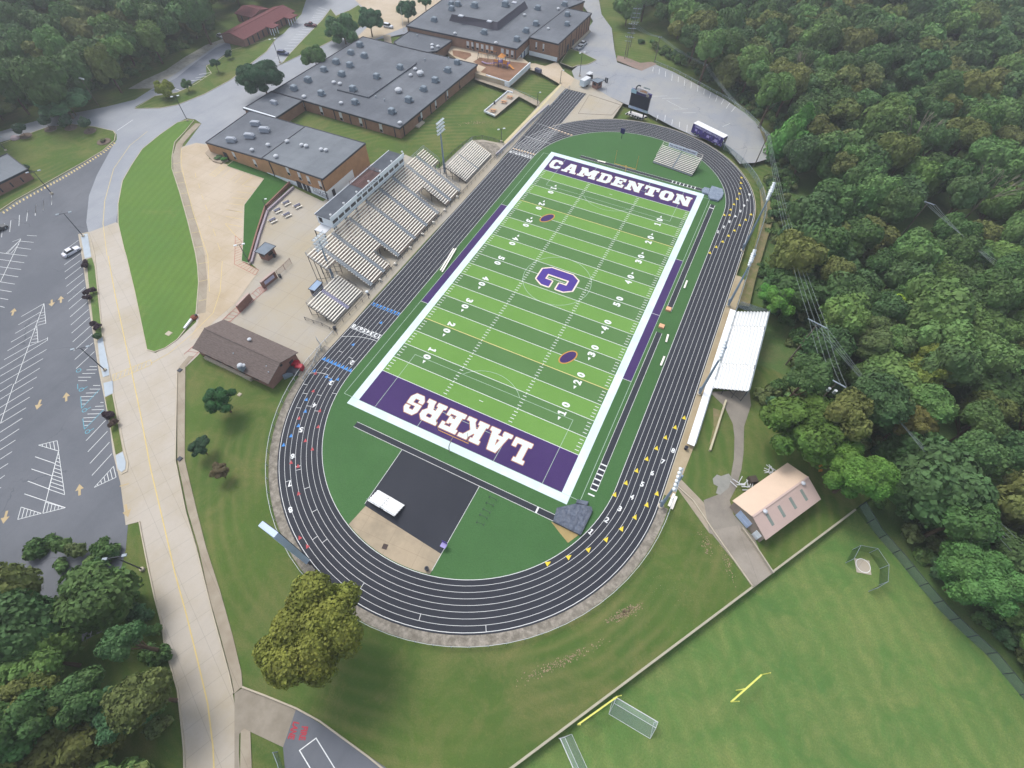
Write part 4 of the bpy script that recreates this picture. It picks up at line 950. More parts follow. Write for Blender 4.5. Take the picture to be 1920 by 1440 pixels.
# visitor stand
M_vis = pm('bright_aluminium', '#eef0f0', .45, .04, .5); M_visd = pm('bright_deck', '#d2d6d8', .6, .06)
VS = empty('visitor_grandstand', (48.5, -4, 0), 'white aluminium grandstand against the trees on the right of the track', 'grandstand')
Pv, trv, dzv = stand(VS, (45.3, 0, 0), (0, 1, 0), (1, 0, 0), 6.7, 1.0, 4.1, 10, lambda i: [(-17.0, 9.2)], (3.2, -9.8), 1.3, M_vis, M_visd, M_vis, .42)
m = MB(); m.box((44.55, -12, .98), (1.5, 43.0, .1)); m.build('walkway', M_vis, VS)
m = MB()
for y in [-33+2.4*k for k in range(18)]: m.beam((45.2, y, 0), (45.2, y, .95), .08); m.beam((43.9, y, 0), (43.9, y, .95), .08)
m.build('walkway_posts', M_galv, VS)
m = MB()
for h in (1.5, 2.05): m.beam((45.3, -33.4, h), (45.3, -17.2, h), .05)
for k in range(8): m.beam((45.3, -33.4+k*2.3, 1), (45.3, -33.4+k*2.3, 2.05), .05)
m.build('walkway_railing', M_galv, VS)
MB().box((52.15, -3.9, 3.6), (.08, 26.3, 2.6)).build('back_screen', netmat('back_mesh', '#98a4a8', .6), VS)
MB().box((48.6, 9.4, 3.4), (6.8, .08, 2.2)).build('end_screen', netmat('end_mesh', '#7f8b90', .35), VS)
# band bleachers
BS = empty('band_bleachers', (13.5, 69, 0), 'white bleachers with a band banner on the far end turf', 'bleachers')
o0 = at(1224, 304, .3); o1 = at(1297, 330, .3); ud = (o1-o0).normalized(); vd = Vector((-ud.y, ud.x, 0)); Lb = (o1-o0).length
Pb, trb, dzb = stand(BS, (o0.x, o0.y, 0), ud, vd, 6.0, .35, 3.3, 11, lambda i: [(0, Lb)], (Lb*.5,), .5, M_alu, M_galv, None, .3, False)
m = MB()
for u in (0, Lb):
    m.beam(Pb(u, 2, 2.1), Pb(u, 6.2, 4.5), .07); m.beam(Pb(u, 6.2, 0), Pb(u, 6.2, 4.6), .07); m.beam(Pb(u, 2, .8), Pb(u, 2, 2.1), .07)
m.beam(Pb(0, 6.2, 4.55), Pb(Lb, 6.2, 4.55), .06); m.beam(Pb(0, 6.2, 3.9), Pb(Lb, 6.2, 3.9), .05)
for k in range(7): m.beam(Pb(Lb*k/6, 6.2, 3.1), Pb(Lb*k/6, 6.2, 4.5), .05)
m.build('railing', M_alu, BS)
bnr = MB().box(Pb(Lb*.5, 6.05, 4.3), (Lb*.72, .08, 1.25), math.atan2(ud.y, ud.x)).build('banner', pm('banner_white', '#cfd6e6', .6, .03), BS)
tx = MB(); text(tx, 'Pride of the Lake', .62, Pb(Lb*.325, 5.98, 3.98), ud, (0, 0, 1), .02, fit=Lb*.31); text(tx, 'MARCHING BAND', .62, Pb(Lb*.665, 5.98, 3.98), ud, (0, 0, 1), .03, fit=Lb*.33)
tx.build('banner_lettering', pm('navy_ink', '#2b2f55', .6, 0), bnr)
# small bleachers on the apron
SB = empty('small_bleachers', (-4.6, -72, 0), 'small white five row bleachers on the black apron behind the end zone', 'bleachers')
o0, o1 = at(744, 966, .3), at(693, 936, .3); ud = (o0-o1).normalized(); vd = Vector((ud.y, -ud.x, 0)); o0 = at(760, 944, .3); o0 = at(710, 918.5, .3)
stand(SB, (o0.x, o0.y, 0), ud, vd, 3.0, .3, 1.3, 5, lambda i: [(0, 6.3)], (3.3,), .9, M_vis, M_visd, M_vis, .42)
# press box
PB = empty('press_box', (-59.7, 0, 0), 'white press box with stadium name on its front above the grandstand', 'press box')
px0, px1, py0, py1, pz0, pz1 = -62.2, -57.3, -17.3, 16.4, 8.5, 11.2
MB().prism([(px0, py0), (px1, py0), (px1, py1), (px0, py1)], pz0, pz1-.1).build('wall', M_white, PB)
M_bx = weathered('press_roof', '#5a6068', '#474c54', .9, .4, .7, .3); M_deck = weathered('wood_deck', '#5d4846', '#4a3c3c', .9, .4, .7, .4)
r = MB().prism([(px0-.2, py0-.2), (px1, py0-.2), (px1, -2.6), (px0-.2, -2.6)], pz1-.1, pz1+.05).build('roof', M_bx, PB)
MB().prism([(px0-.2, 6.0), (px1, 6.0), (px1, py1+.2), (px0-.2, py1+.2)], pz1-.1, pz1+.05).build('roof', M_bx, PB)
MB().prism([(px0-.2, -2.6), (px1, -2.6), (px1, 6.0), (px0-.2, 6.0)], pz1-.1, pz1-.02).build('filming_deck', M_deck, PB)
m = MB(); 
for a, b in (((px0, -2.6), (px1-.3, -2.6)), ((px0, 6), (px1-.3, 6)), ((px0, -2.6), (px0, 6)), ((-60, -2.6), (-60, 6))): m.beam((*a, pz1+.9), (*b, pz1+.9), .06); m.beam((*a, pz1+.5), (*b, pz1+.5), .05)
for x, y in ((px0, -2.6), (px0, 6), (-60, -2.6), (-60, 6), (-60, 1.7), (px0, 1.7)): m.beam((x, y, pz1), (x, y, pz1+.95), .07)
m.build('deck_railing', pm('rust_rail', '#7a5a5a', .7, .1), PB)
MB().wall([(px0-.2, py0-.2), (px0-.2, py1+.2)], .12, pz1-.1, pz1+.2).build('roof_edge', M_white, PB)
MB().box((px1+.12, (py0+py1)/2, pz1+.15), (.14, py1-py0+.6, 1.1)).build('front_fascia', M_white, PB)
n = 13
for k in range(n):
    y = py0+1.3+(py1-py0-2.6)*k/(n-1); f = MB().box((px1+.04, y, 10.05), (.14, 1.95, .8)).build('window', M_trim, PB); MB().box((px1+.1, y, 10.05), (.08, 1.8, .66)).build('pane', M_glass, f)
for k in range(7):
    y = py0+.3+(py1-py0-.6)*k/6; MB().tube((px1+.1, y, pz1+.7), (px1+.1, y, pz1+1.15), .08).lathe((px1+.1, y, pz1+1.15), [(.1, 0), (.3, .1), (.3, .3), (.1, .4)], 10).build('loudspeaker', M_wpanel, PB)
tx = MB(); y0, y1 = at(673, 369, 11.3).y, at(715.5, 331.5, 11.3).y
text(tx, 'BOB SHORE STADIUM', .62, (px1+.21, (y0+y1)/2, 11.05), (0, 1, 0), (0, 0, 1), .03, fit=abs(y1-y0)); tx.build('stadium_lettering', pm('dark_ink', '#3b4256', .5, 0), PB)
window(PB, Vector((-61, py0)), 0, 1.0, 9.2, 10.6, (0, -1), 'window', M_trim, M_glass, .9)
MB().box((-59.8, py0-1.4, 8.4), (3.4, 2.8, .15)).build('landing', M_wpanel, PB)
m = MB()
for x in (px0+.2, px1-.2):
    for k in range(8): y = py0+.4+(py1-py0-.8)*k/7; m.beam((x, y, 0), (x, y, pz0), .25)
for y in (py0-2.7, py0): m.beam((-61.4, y, 0), (-61.4, y, 8.4), .2)
m.build('support_posts', M_steel, PB)
# raised walkway behind the press box
WB = empty('access_ramp', (-66, 12, 0), 'concrete access ramp with brick side walls behind the press box', 'ramp')
w0, w1 = at(652, 342, 4.0), at(700, 296, 4.0)
MB().prism([(-68.5, w0.y), (-62.8, w0.y), (-62.8, w1.y+2), (-68.5, w1.y+2)], 0, 4.0).build('ramp_slab', M_plaza, WB)
MB().wall([(-68.6, w0.y), (-68.6, w1.y+2)], .3, 4.0, 5.0).build('side_wall', M_brick3, WB); MB().wall([(-62.8, w0.y), (-62.8, w1.y+2)], .2, 4.0, 5.0).build('side_wall', M_plaza, WB)
# ================================================================ MARKINGS ON ROADS AND LOTS
def Lz(ox, oy, s, lst, z, mb, w):
    for a, b, c, d in lst: mb.strip([tuple(at(ox+a/s, oy+b/s).xy), tuple(at(ox+c/s, oy+d/s).xy)], w, z)
def hatch(mb, A, B, Cc, n, z, w, edges=True):
    A, B, Cc = (Vector(at(*q).xy) for q in (A, B, Cc))
    for k in range(1, n): t = k/n; mb.strip([A.lerp(B, t), A.lerp(Cc, t)], w, z)
    if edges: mb.strip([A, B], w, z); mb.strip([A, Cc], w, z); mb.strip([B, Cc], w, z)
pw = MB(); s = 5.142; z = .042
Lz(0, 440, s, [(607,163,757,55),(620,293,778,180),(625,360,775,250),(630,428,790,305),(640,500,800,375),(648,572,812,437),(658,645,820,508),(667,718,830,580),(676,795,843,650),(683,873,855,722),(692,950,865,798),(702,1035,875,880),(711,1120,888,960),(722,1205,900,1042),(735,1292,912,1128),
 (865,1272,935,1272),(835,1305,935,1303),(795,1340,920,1337),(755,1375,880,1375),(755,1408,840,1408),
 (260,8,355,13),(195,63,325,75),(165,125,298,142),(0,175,265,207),(0,240,235,272),(0,310,205,337),(0,380,178,408),(0,455,145,478),(0,533,112,552),(0,612,80,627),(0,690,45,703),(203,40,5,455),(195,50,75,180),(170,75,60,180),(185,90,110,180),(200,40,120,70),
 (207,790,425,665),(178,870,400,742),(147,953,372,822),(107,1037,345,900),(75,1120,300,985),(40,1207,290,1065),(0,1297,460,1018),(0,1367,450,1108),(0,1440,418,1195),(140,1440,385,1288),(245,1440,357,1373),(425,665,145,1440),(425,665,443,858),(365,875,443,855),(355,880,368,1040),(275,1080,455,1000),(460,990,458,1020),
 (400,757,435,745),(390,785,437,770),(380,815,438,798),(370,845,440,828),(345,920,357,915),(335,950,360,943),(328,980,363,972),(315,1010,366,1003),(300,1045,368,1033)], z, pw, .11)
Lz(0, 720, s, [(830,548,1022,347),(848,655,1038,455),(868,767,1057,562),(887,883,1080,672),(900,15,965,15),(865,50,968,50),(830,88,945,85),(780,123,905,120),(780,157,860,157),(785,195,825,193),(970,178,998,178),(918,217,1000,213),(885,250,1002,247),(845,290,970,287),(805,328,932,322),(805,362,895,360),(815,400,855,398),
 (0,75,120,0),(0,150,245,0),(0,230,322,32),(0,302,288,127),(0,383,252,230),(0,468,217,330),(0,555,187,433),(0,637,150,542),(0,728,117,653),(0,818,80,767),(0,915,47,882),(0,1003,12,998),(135,0,5,383),
 (340,702,530,767),(305,820,500,885),(270,937,470,1012),(237,1060,632,1193),(565,648,415,1248),(-150,560,-60,510),(-150,640,-60,590),(-150,720,-60,670)], z, pw, .11)
P0 = lambda a, b: (a/s, 720+b/s)
hatch(pw, P0(373,590), P0(552,547), P0(570,648), 5, z+.003, .1); hatch(pw, P0(565,648), P0(625,1068), P0(470,1015), 11, z+.003, .1); hatch(pw, P0(632,1193), P0(440,1140), P0(415,1248), 6, z+.003, .1); hatch(pw, P0(400,1248), P0(205,1187), P0(173,1307), 6, z+.003, .1); hatch(pw, P0(910,998), P0(1095,795), P0(1120,900), 6, z+.003, .1)
Lz(0, 270, 11.075, [(1075,1075,1072,1270),(912,1160,895,1385),(750,1265,735,1440),(580,1375,570,1440)], z, pw, .13)
Lz(0, 0, 3, [(290,1100,292,1150),(247,1125,242,1185),(203,1152,198,1215),(157,1182,150,1245),(110,1210,107,1272),(62,1240,55,1305),(15,1270,10,1335),(1200,345,1180,372)], z, pw, .12)
tag(pw.build('parking_markings', M_line), kind='structure')
pb_ = MB(); Lz(0, 720, s, [(780,125,787,235),(787,235,955,60),(800,335,815,437),(815,437,1000,250),(750,0,752,50)], .048, pb_, .12)
for a, b in ((445,215),(458,232),(476,288),(490,330)):
    q = at(a/3*1.0, 480+b*3/3*1.0) if False else None
for a, b in ((760, 1310), ): 
    q = at(a/s, 440+b/s); pb_.strip([(q.x+.5*math.cos(t), q.y+.5*math.sin(t)) for t in [k*.785 for k in range(8)]], .12, .05, closed=True)
for a, b in ((785, 55), (815, 255), (845, 460)):
    q = at(a/s, 720+b/s); pb_.strip([(q.x+.45*math.cos(t), q.y+.45*math.sin(t)) for t in [k*.785 for k in range(8)]], .12, .05, closed=True); pb_.strip([(q.x+.3, q.y+.4), (q.x+.5, q.y+1.2)], .12, .05)
tag(pb_.build('accessible_bay_markings', pm('light_blue_paint', '#5fa9bd', .7, .05)), kind='structure')
def arrow(mb, px, py, up, L=2.6, z=.046):
    q, r = at(px, py), at(px+up[0], py+up[1]); d = (r-q).normalized(); n = Vector((-d.y, d.x, 0)); q.z = z
    mb.face([q-d*L*.5-n*.22, q-d*L*.5+n*.22, q+n*.22, q-n*.22][::-1]); f = [q-n*.75, q+d*L*.5, q+n*.75]
    if (f[1]-f[0]).cross(f[2]-f[0]).z < 0: f.reverse()
    mb.face(f)
ya = MB()
for a, b, o, u in ((130,745,440,(3,-10)),(500,660,440,(0,10)),(588,625,440,(0,-10)),(375,200,720,(-4,10)),(640,125,720,(0,-10)),(768,1020,720,(0,-10)),(52,1285,720,(-3,10))): arrow(ya, a/s, o+b/s, u)
arrow(ya, 238, 958, (2, 10), 3, .078); ya.strip([tuple(p.xy) for p in ats([(225,912),(242,907)])], .25, .078)
tag(ya.build('arrow_markings', pm('faded_yellow', '#b3a07c', .8, .1)), kind='structure')
yr = MB()
cl = [(603,1440),(580,1260),(590,1130),(640,950),(730,820),(830,740)]
yr.strip([tuple(at(a/3, b/3).xy) for a, b in cl], .16, .062)
yr.strip([tuple(p.xy) for p in ats([(203,480),(217,557),(245,687),(263,773),(283,880),(302,960),(328,1073),(350,1153),(373,1247),(390,1320),(400,1403),(404,1500)])], .22, .078)
yr.strip([tuple(p.xy) for p in ats([(417,490),(413,547),(400,587),(360,627),(317,663),(283,682)])], .14, .082)
yr.strip([tuple(p.xy) for p in ats([(340,277),(340,307),(348,343),(363,400),(390,480),(393,547)])], .14, .09)
yr.strip([tuple(p.xy) for p in ats([(212,703),(283,675),(285,684),(213,715)])], .13, .082, closed=True)
a1_, a2_, b1_, b2_ = (Vector(p.xy) for p in ats([(212,703),(283,675),(213,715),(285,684)]))
for k in range(1, 9): yr.strip([a1_.lerp(a2_, k/9), b1_.lerp(b2_, (k-.6)/9)], .12, .084)
Lz(0, 0, 3, [(970,925,1018,915),(975,975,1030,965),(985,1035,1045,1025),(1000,1095,1060,1085),(1020,1165,1082,1155),(1040,1240,1105,1228),(1063,1315,1130,1303),(1085,1395,1152,1385),(1100,975,1103,1000),(1118,1035,1125,1060),(1135,1095,1145,1125),(1155,1155,1168,1185),(1175,1215,1190,1255),(1200,1290,1215,1330),(1225,1370,1240,1410)], .092, yr, .12)
Lz(0, 480, 3, [(1118,45,1178,35),(1120,145,1180,132),(1118,255,1168,243)], .092, yr, .12)
Lz(380, 190, 6, [(215,855,310,770),(285,905,420,795),(365,920,480,820),(445,945,560,850),(460,955,605,975),(390,1020,570,1040),(330,1085,510,1105),(275,1150,465,1172),(265,1220,450,1250),(75,830,230,705),(140,850,270,730),(75,830,140,850)]+[(75+155*k/8, 830-125*k/8, 140+130*(k-.7)/8, 850-120*(k-.7)/8) for k in range(1, 8)], .092, yr, .12)
Lz(420, 380, 9.6, [(40,125,325,180),(35,250,325,305),(30,380,320,437),(25,385,295,690)], .092, yr, .13)
for k in range(64):
    t = k/64; a = at(30+130*t+ (53*max(0,t-.62)), 0, 0) if False else None
_wl2 = [Vector(at(*q).xy) for q in ((2,399),(33,378),(80,352),(120,330),(160,305),(190,286),(214,266))]
for k in range(6):
    n_ = max(2, int((_wl2[k+1]-_wl2[k]).length/1.0)); d_ = (_wl2[k+1]-_wl2[k]).normalized(); p_ = Vector((-d_.y, d_.x))
    for j in range(n_):
        c_ = _wl2[k].lerp(_wl2[k+1], (j+.5)/n_); yr.strip([c_-p_*.1, c_-p_*1.25-d_*.5], .38, .064)
tag(yr.build('yellow_road_markings', pm('pale_yellow_paint', '#c9b67e', .8, .1)), kind='structure')
rr = MB(); z = .094
pts = [(205,600),(200,900),(188,1110),(565,1305),(625,1215),(320,1060),(325,700)]
Lz(420, 380, 9.6, [(*pts[k], *pts[(k+1) % 7]) for k in range(7)]+[(200,700+i*45,322,650+i*45) for i in range(9)]+[(188+ k*54, 1110+k*28, 320+k*44, 1060+k*22) for k in range(1, 7)], z, rr, .11)
up_ = [(497,535),(485,540),(443,577),(393,623),(345,665)]; lo_ = [(501,543),(490,551),(450,587),(412,621),(358,675)]
U, V = [Vector(at(*q).xy) for q in up_], [Vector(at(*q).xy) for q in lo_]
rr.strip(U, .12, z); rr.strip(V, .12, z)
for k in range(4):
    for j in range(7): t = j/7; rr.strip([U[k].lerp(U[k+1], t), V[k].lerp(V[k+1], max(0, t-.1))], .09, z+.002)
tag(rr.build('red_curb_markings', pm('red_zone_paint', '#a65a55', .8, .1)), kind='structure')
tx = MB()
f1, f2 = at(572, 1362, .1), at(566, 1388, .1); dfl = (f2-f1).normalized(); dfl.z = 0; upd = Vector((-dfl.y, dfl.x, 0))
text(tx, 'FIRE', 1.0, (f1+f2)/2-upd*.5+Vector((0, 0, .012)), dfl, upd, .04, fit=(f2-f1).length)
g1_, g2_ = at(556, 1354, .1), at(545, 1386, .1); dl2 = (g2_-g1_).normalized(); u2 = Vector((-dl2.y, dl2.x, 0))
text(tx, 'LANE', 1.0, (g1_+g2_)/2-u2*.5+Vector((0, 0, .012)), dl2, u2, .04, fit=(g2_-g1_).length)
tag(tx.build('fire_lane_lettering', pm('red_letter_paint', '#a83c48', .8, .1)), kind='structure')
wm = MB(); wm.strip([tuple(p.xy) for p in ats([(640,1460),(593,1384),(562,1407),(606,1480)])], .14, .105); 
Lz(1160, 0, 6, [(390,755,382,805),(460,775,452,840),(530,800,525,865),(603,830,597,910),(673,865,668,925),(743,900,738,965),(820,930,812,995),(892,965,885,1030),(965,1005,955,1060),(1037,1040,1020,1105),(1113,1075,1090,1140),(1183,1115,1152,1175),(1250,1160,1208,1222),(1315,1200,1268,1258)], .045, wm, .14)
Lz(1140, 140, 12, [(1125,910,1090,1030),(1290,910,1275,1040),(1450,1010,1435,1130),(1615,1060,1600,1195),(1782,1130,1770,1285)], .045, wm, .14)
LL_ = [(980,985),(1130,850),(1270,650),(1440,480),(1560,370),(1640,260),(1740,70)]; RR_ = [(1150,985),(1270,850),(1440,650),(1590,490),(1700,375),(1800,270),(1890,130)]
for k in range(6):
    for j in range(4):
        t = j/4; a = [LL_[k][i]*(1-t)+LL_[k+1][i]*t for i in (0, 1)]; b = [RR_[k][i]*(1-t)+RR_[k+1][i]*t for i in (0, 1)]
        wm.strip([tuple(at(400+a[0]/8.727, a[1]/8.727).xy), tuple(at(400+b[0]/8.727, b[1]/8.727).xy)], .16, .066)
Lz(0, 0, 3, [(1120,420,1195,408),(1100,440,1165,430),(1075,455,1140,447),(985,500,1030,515),(660,735,748,675)], .07, wm, .2)
Lz(1160, 0, 6, [(490,1108,700,1105),(540,1130,720,1225),(620,1230,780,1225),(720,1270,870,1268),(360,1085,550,1080),(1170,1425,1250,1390)], .045, wm, .1)
tag(wm.build('bay_markings', M_line), kind='structure')
# median strip ----------------------------------------------------------------
island([(148,440),(166,436),(172,455),(178,480),(193,630),(213,740),(235,847),(241,868),(239,884),(229,889),(221,882),(217,850),(198,750),(186,690),(172,600),(158,500)], pm('median_concrete', '#a9a08f', .9, .12), .15)
island([(164,487),(173,484),(178,500),(192,632),(183,638),(175,600),(166,520)], grass('median_grass', '#5c7a40', '#6f7f4a', '#8a8460', (.5, .8)), .2, False, 'median_grass')
island([(198,746),(211,740),(231,846),(218,853)], M_lawn, .2, False, 'median_grass')
pale = pm('blue_white_slab', '#a9b4bd', .8, .08)
for P_ in ([(152,441),(165,439),(172,482),(160,486)], [(184,640),(193,633),(205,690),(206,704),(194,708),(188,680)], [(195,719),(212,715),(213,738),(198,745)], [(218,855),(231,848),(237,868),(236,880),(229,886),(222,880)]): island(P_, pale, .21, False, 'median_slab')
# ================================================================ FENCES
def fence(name, label, pts, h, step, postm, mesh=None, z0=0.0, top=True, cat='fence', group=None, pr=.06, closed=False, topm=None):
    pts = [Vector((p[0], p[1])) for p in pts]; root = empty(name, (pts[0].x, pts[0].y, z0), label, cat, group)
    L = [0]
    for a, b in zip(pts, pts[1:]): L.append(L[-1]+(b-a).length)
    n = max(1, min(99, int(L[-1]/step))); first = None; j = 0
    for k in range(n+1):
        d = L[-1]*k/n
        while j < len(L)-2 and L[j+1] < d: j += 1
        t = (d-L[j])/max(1e-6, L[j+1]-L[j]); p = pts[j].lerp(pts[j+1], min(1, t)); zz = z0 if z0 == 0.0 else gz(p.x, p.y)
        if first is None:
            first = MB().tube((pts[0].x, pts[0].y, z0), (pts[0].x, pts[0].y, z0+h+.08), pr, n=6).build('post', postm, root)
        else:
            o = first.copy(); C.objects.link(o); o.location = (p.x-pts[0].x, p.y-pts[0].y, zz-z0)
    zf = (lambda p: z0) if z0 == 0.0 else (lambda p: gz(p.x, p.y))
    if top:
        m = MB()
        for a, b in zip(pts, pts[1:]): m.beam((a.x, a.y, zf(a)+h), (b.x, b.y, zf(b)+h), pr*1.1)
        m.build('top_rail', topm or postm, root)
    if mesh:
        m = MB()
        for a, b in zip(pts, pts[1:]): m.face([(a.x, a.y, zf(a)+.05), (b.x, b.y, zf(b)+.05), (b.x, b.y, zf(b)+h), (a.x, a.y, zf(a)+h)])
        m.build('mesh_panel', mesh, root)
    return root
N_dark = netmat('dark_chainlink', '#3c4448', .28); N_grey = netmat('grey_chainlink', '#8b9a9c', .22); N_green = netmat('green_chainlink', '#71867f', .45)
fence('trackside_fence', 'dark post fence along the front of the home stands', [(-41.6, -40.3), (-41.3, -25), (-41.3, 27), (-41.2, 46)], 1.15, 2.6, M_steel, N_dark)
fence('plaza_fence', 'short dark fence round the near end of the blue tinted bleachers', [tuple(p.xy) for p in ats([(633,627),(622,620),(605,611),(589,606),(573,600)])], 1.1, 2.4, M_steel, N_dark)
fence('walkway_fence', 'long pale fence beside the sprint straight and school walkway', [tuple(p.xy) for p in ats([(932,297),(960,272),(1000,232),(1031,203),(1068,166)])], 1.1, 2.6, M_galv, N_grey)
tag(MB().wall([tuple(p.xy) for p in ats([(930,292),(958,266),(998,226),(1029,199)])], .3, 0, .8).build('low_wall', pm('lavender_grey_wall', '#b3b0b6', .8, .08)), 'long low pale wall between the school lawn and the sprint straight', 'wall')
fence('curved_fence', 'curved dark fence around the gravel bed behind the far bleachers', [tuple(p.xy) for p in ats([(822,317),(848,290),(873,270),(886,262),(905,260),(927,265),(945,273)])], 1.1, 2.2, M_steel, N_dark)
fence('track_bend_fence', 'white topped chain fence round the near bend of the track', [tp(ro+1.9, u) for u in [2.93]+[3+k/40 for k in range(40)]+[3.99, 0.02+0]] , 1.1, 3.0, M_galv, N_grey, topm=M_wpanel)
fence('far_bend_fence', 'green tinted chain fence round the far right bend of the track', [tp(ro+2.6, u) for u in [.35, .6, .8]+[1+k/24 for k in range(9)]], 1.8, 3.0, M_galv, N_green)
fence('practice_field_fence', 'tall dark chain fence beside the discus cage and woods', [tuple(at(a, b, -1.3).xy) for a, b in ((1603,954),(1640,1000),(1681,1047),(1720,1095),(1760,1143),(1805,1187),(1850,1228),(1930,1325),(2050,1480))], 2.4, 3.0, M_steel, N_green, z0=gz(*at(1603,954,-1.3).xy))
fence('lot_edge_fence', 'grey guard fence curving round the far car park edge', [tuple(p.xy) for p in ats([(1227,118),(1263,133),(1310,158),(1360,185),(1397,210),(1420,232),(1433,252),(1440,283)])], .9, 3.2, M_galv, netmat('pale_mesh', '#9aa59f', .3))
fence('playground_path_fence', 'thin pale rail fence along the sloping lawn path', [tuple(p.xy) for p in ats([(893,140),(915,146),(948,164),(966,173),(985,180),(1010,193)])], 1.0, 2.5, M_galv, None)
fence('play_yard_fence', 'green chain fence at the bottom edge beside the play yard', [tuple(p.xy) for p in ats([(520,1410),(528,1430),(540,1470)])], 1.8, 2.4, M_galv, N_green)
fence('school_steps_fence', 'grey railing on the retaining edge near the far lot', [tuple(p.xy) for p in ats([(1043,118),(1052,106),(1066,92)])], 1.0, 2.2, M_galv, N_grey)
# cluttered gate by the concession stand
fence('chain_gate', 'open grey chain link gate beside the concession building and the track', [tuple(p.xy) for p in ats([(572,716),(590,690),(598,668),(606,655),(596,640)])], 1.7, 1.8, M_galv, N_grey, cat='gate')
m = MB()
# retaining walls of practice field
def rwall(name, label, a, b, h=.3):
    a, b = Vector(a), Vector(b); d = (b-a).normalized(); n = Vector((d.y, -d.x)); c = (a+b)/2+n*.02
    o = tag(MB().wall([a+n*.1, b+n*.1], .34, -2.2, h).build(name, pm('wall_concrete', '#a6a28f', .9, .12)), label, 'wall'); return o
_lw = lambda q: (lambda v: (W0+_wd*v.dot(_wd)).xy)(at(*q)-W0)
pA, pB, pC, pD = (W0-_wd*60).xy, _lw((1414, 1101)), _lw((1447, 1077)), _lw((1600, 953))
rwall('retaining_wall', 'long concrete retaining wall running to the bottom edge above the practice field', pA, pB); rwall('retaining_wall', 'shorter concrete retaining wall from the ramp to the woods corner', pC, pD)
m = MB(); m.wall([tuple(p.xy) for p in ats([(1262,905),(1300,940),(1340,1000),(1412,1102)])], .2, 0, .3)
tag(m.build('kerb_wall', M_kerb), 'low kerb wall on the left side of the ramp path', 'wall')
tag(MB().wall([tuple(p.xy) for p in ats([(1389,992),(1410,1020),(1447,1076)])], .22, 0, .9).build('ramp_wall', M_plaza), 'grey side wall of the ramp below the metal shed', 'wall')
tag(MB().wall([tuple(p.xy) for p in ats([(1330,846),(1342,808),(1360,752)])], .35, 0, .6).build('planter_wall', pm('pale_wall', '#b7b096', .9, .1)), 'straight pale wall on the grass below the visitor stand', 'wall')
tag(MB().wall([tuple(p.xy) for p in ats([(455,1288),(500,1305),(556,1328),(600,1352),(690,1418),(760,1475)])], .22, 0, .35).build('kerb_wall', M_kerb), 'low kerb wall along the fire lane at the bottom', 'wall')
tag(MB().wall([tuple(p.xy) for p in ats([(333,700),(331,800),(330,865),(338,905),(349,960),(372,1040),(398,1145),(430,1262),(438,1300)])], .18, 0, .28).build('kerb_wall', M_kerb), 'kerb between the concrete road and its right pavement', 'kerb')
tag(MB().wall([tuple(p.xy) for p in ats([(262,978),(268,1010),(278,1060),(291,1120),(303,1165),(311,1215),(334,1293),(346,1400),(348,1500)])], .2, 0, .28).build('kerb_wall', M_kerb), 'kerb along the left side of the road beside the dark trees', 'kerb')
tag(MB().wall([tuple(p.xy) for p in ats([(469,492),(484,440),(499,392),(545,346)])], .4, 0, 1.1).build('brick_garden_wall', M_brick3), 'brown brick wall between the bank lawn and the picnic plaza', 'wall')
tag(MB().wall([tuple(p.xy) for p in ats([(473,494),(487,444),(503,397),(551,353)])], .5, 0, .7).build('bench_wall', pm('lavender_wall', '#9c939c', .8, .08)), 'long low lavender grey wall inside the picnic plaza', 'wall')
for a, b, lb in (((450,585),(473,561),'plain brick entrance wall nearer the concession building'),((494,541),(520,520),'brick entrance wall with a small white banner')):
    o = empty('entrance_wall', at(*a), lb, 'wall'); p, q = at(*a), at(*b)
    MB().wall([tuple(p.xy), tuple(q.xy)], .45, 0, 2.2).build('brickwork', M_brick3, o); MB().wall([tuple(p.xy), tuple(q.xy)], .6, 2.2, 2.32).build('coping', pm('pale_coping', '#b09c94', .8, .08), o)
    if a[0] == 494:
        d = (q-p).normalized(); n = Vector((d.y, -d.x, 0)); MB().box((p+q)/2+n*.3+Vector((0, 0, 1.3)), (3.2, .06, 1.0), math.atan2(d.y, d.x)).build('banner', pm('banner_lilac', '#b5b4cc', .7, .15, 3), o)
fence('entrance_gate', 'thin brown gate between the brick entrance walls and the ticket kiosk', [tuple(p.xy) for p in ats([(522,518),(535,506),(547,494)])], 1.8, 2.2, pm('brown_steel', '#6b4a48', .6, .1), netmat('brown_mesh', '#7a5a58', .3), cat='gate')
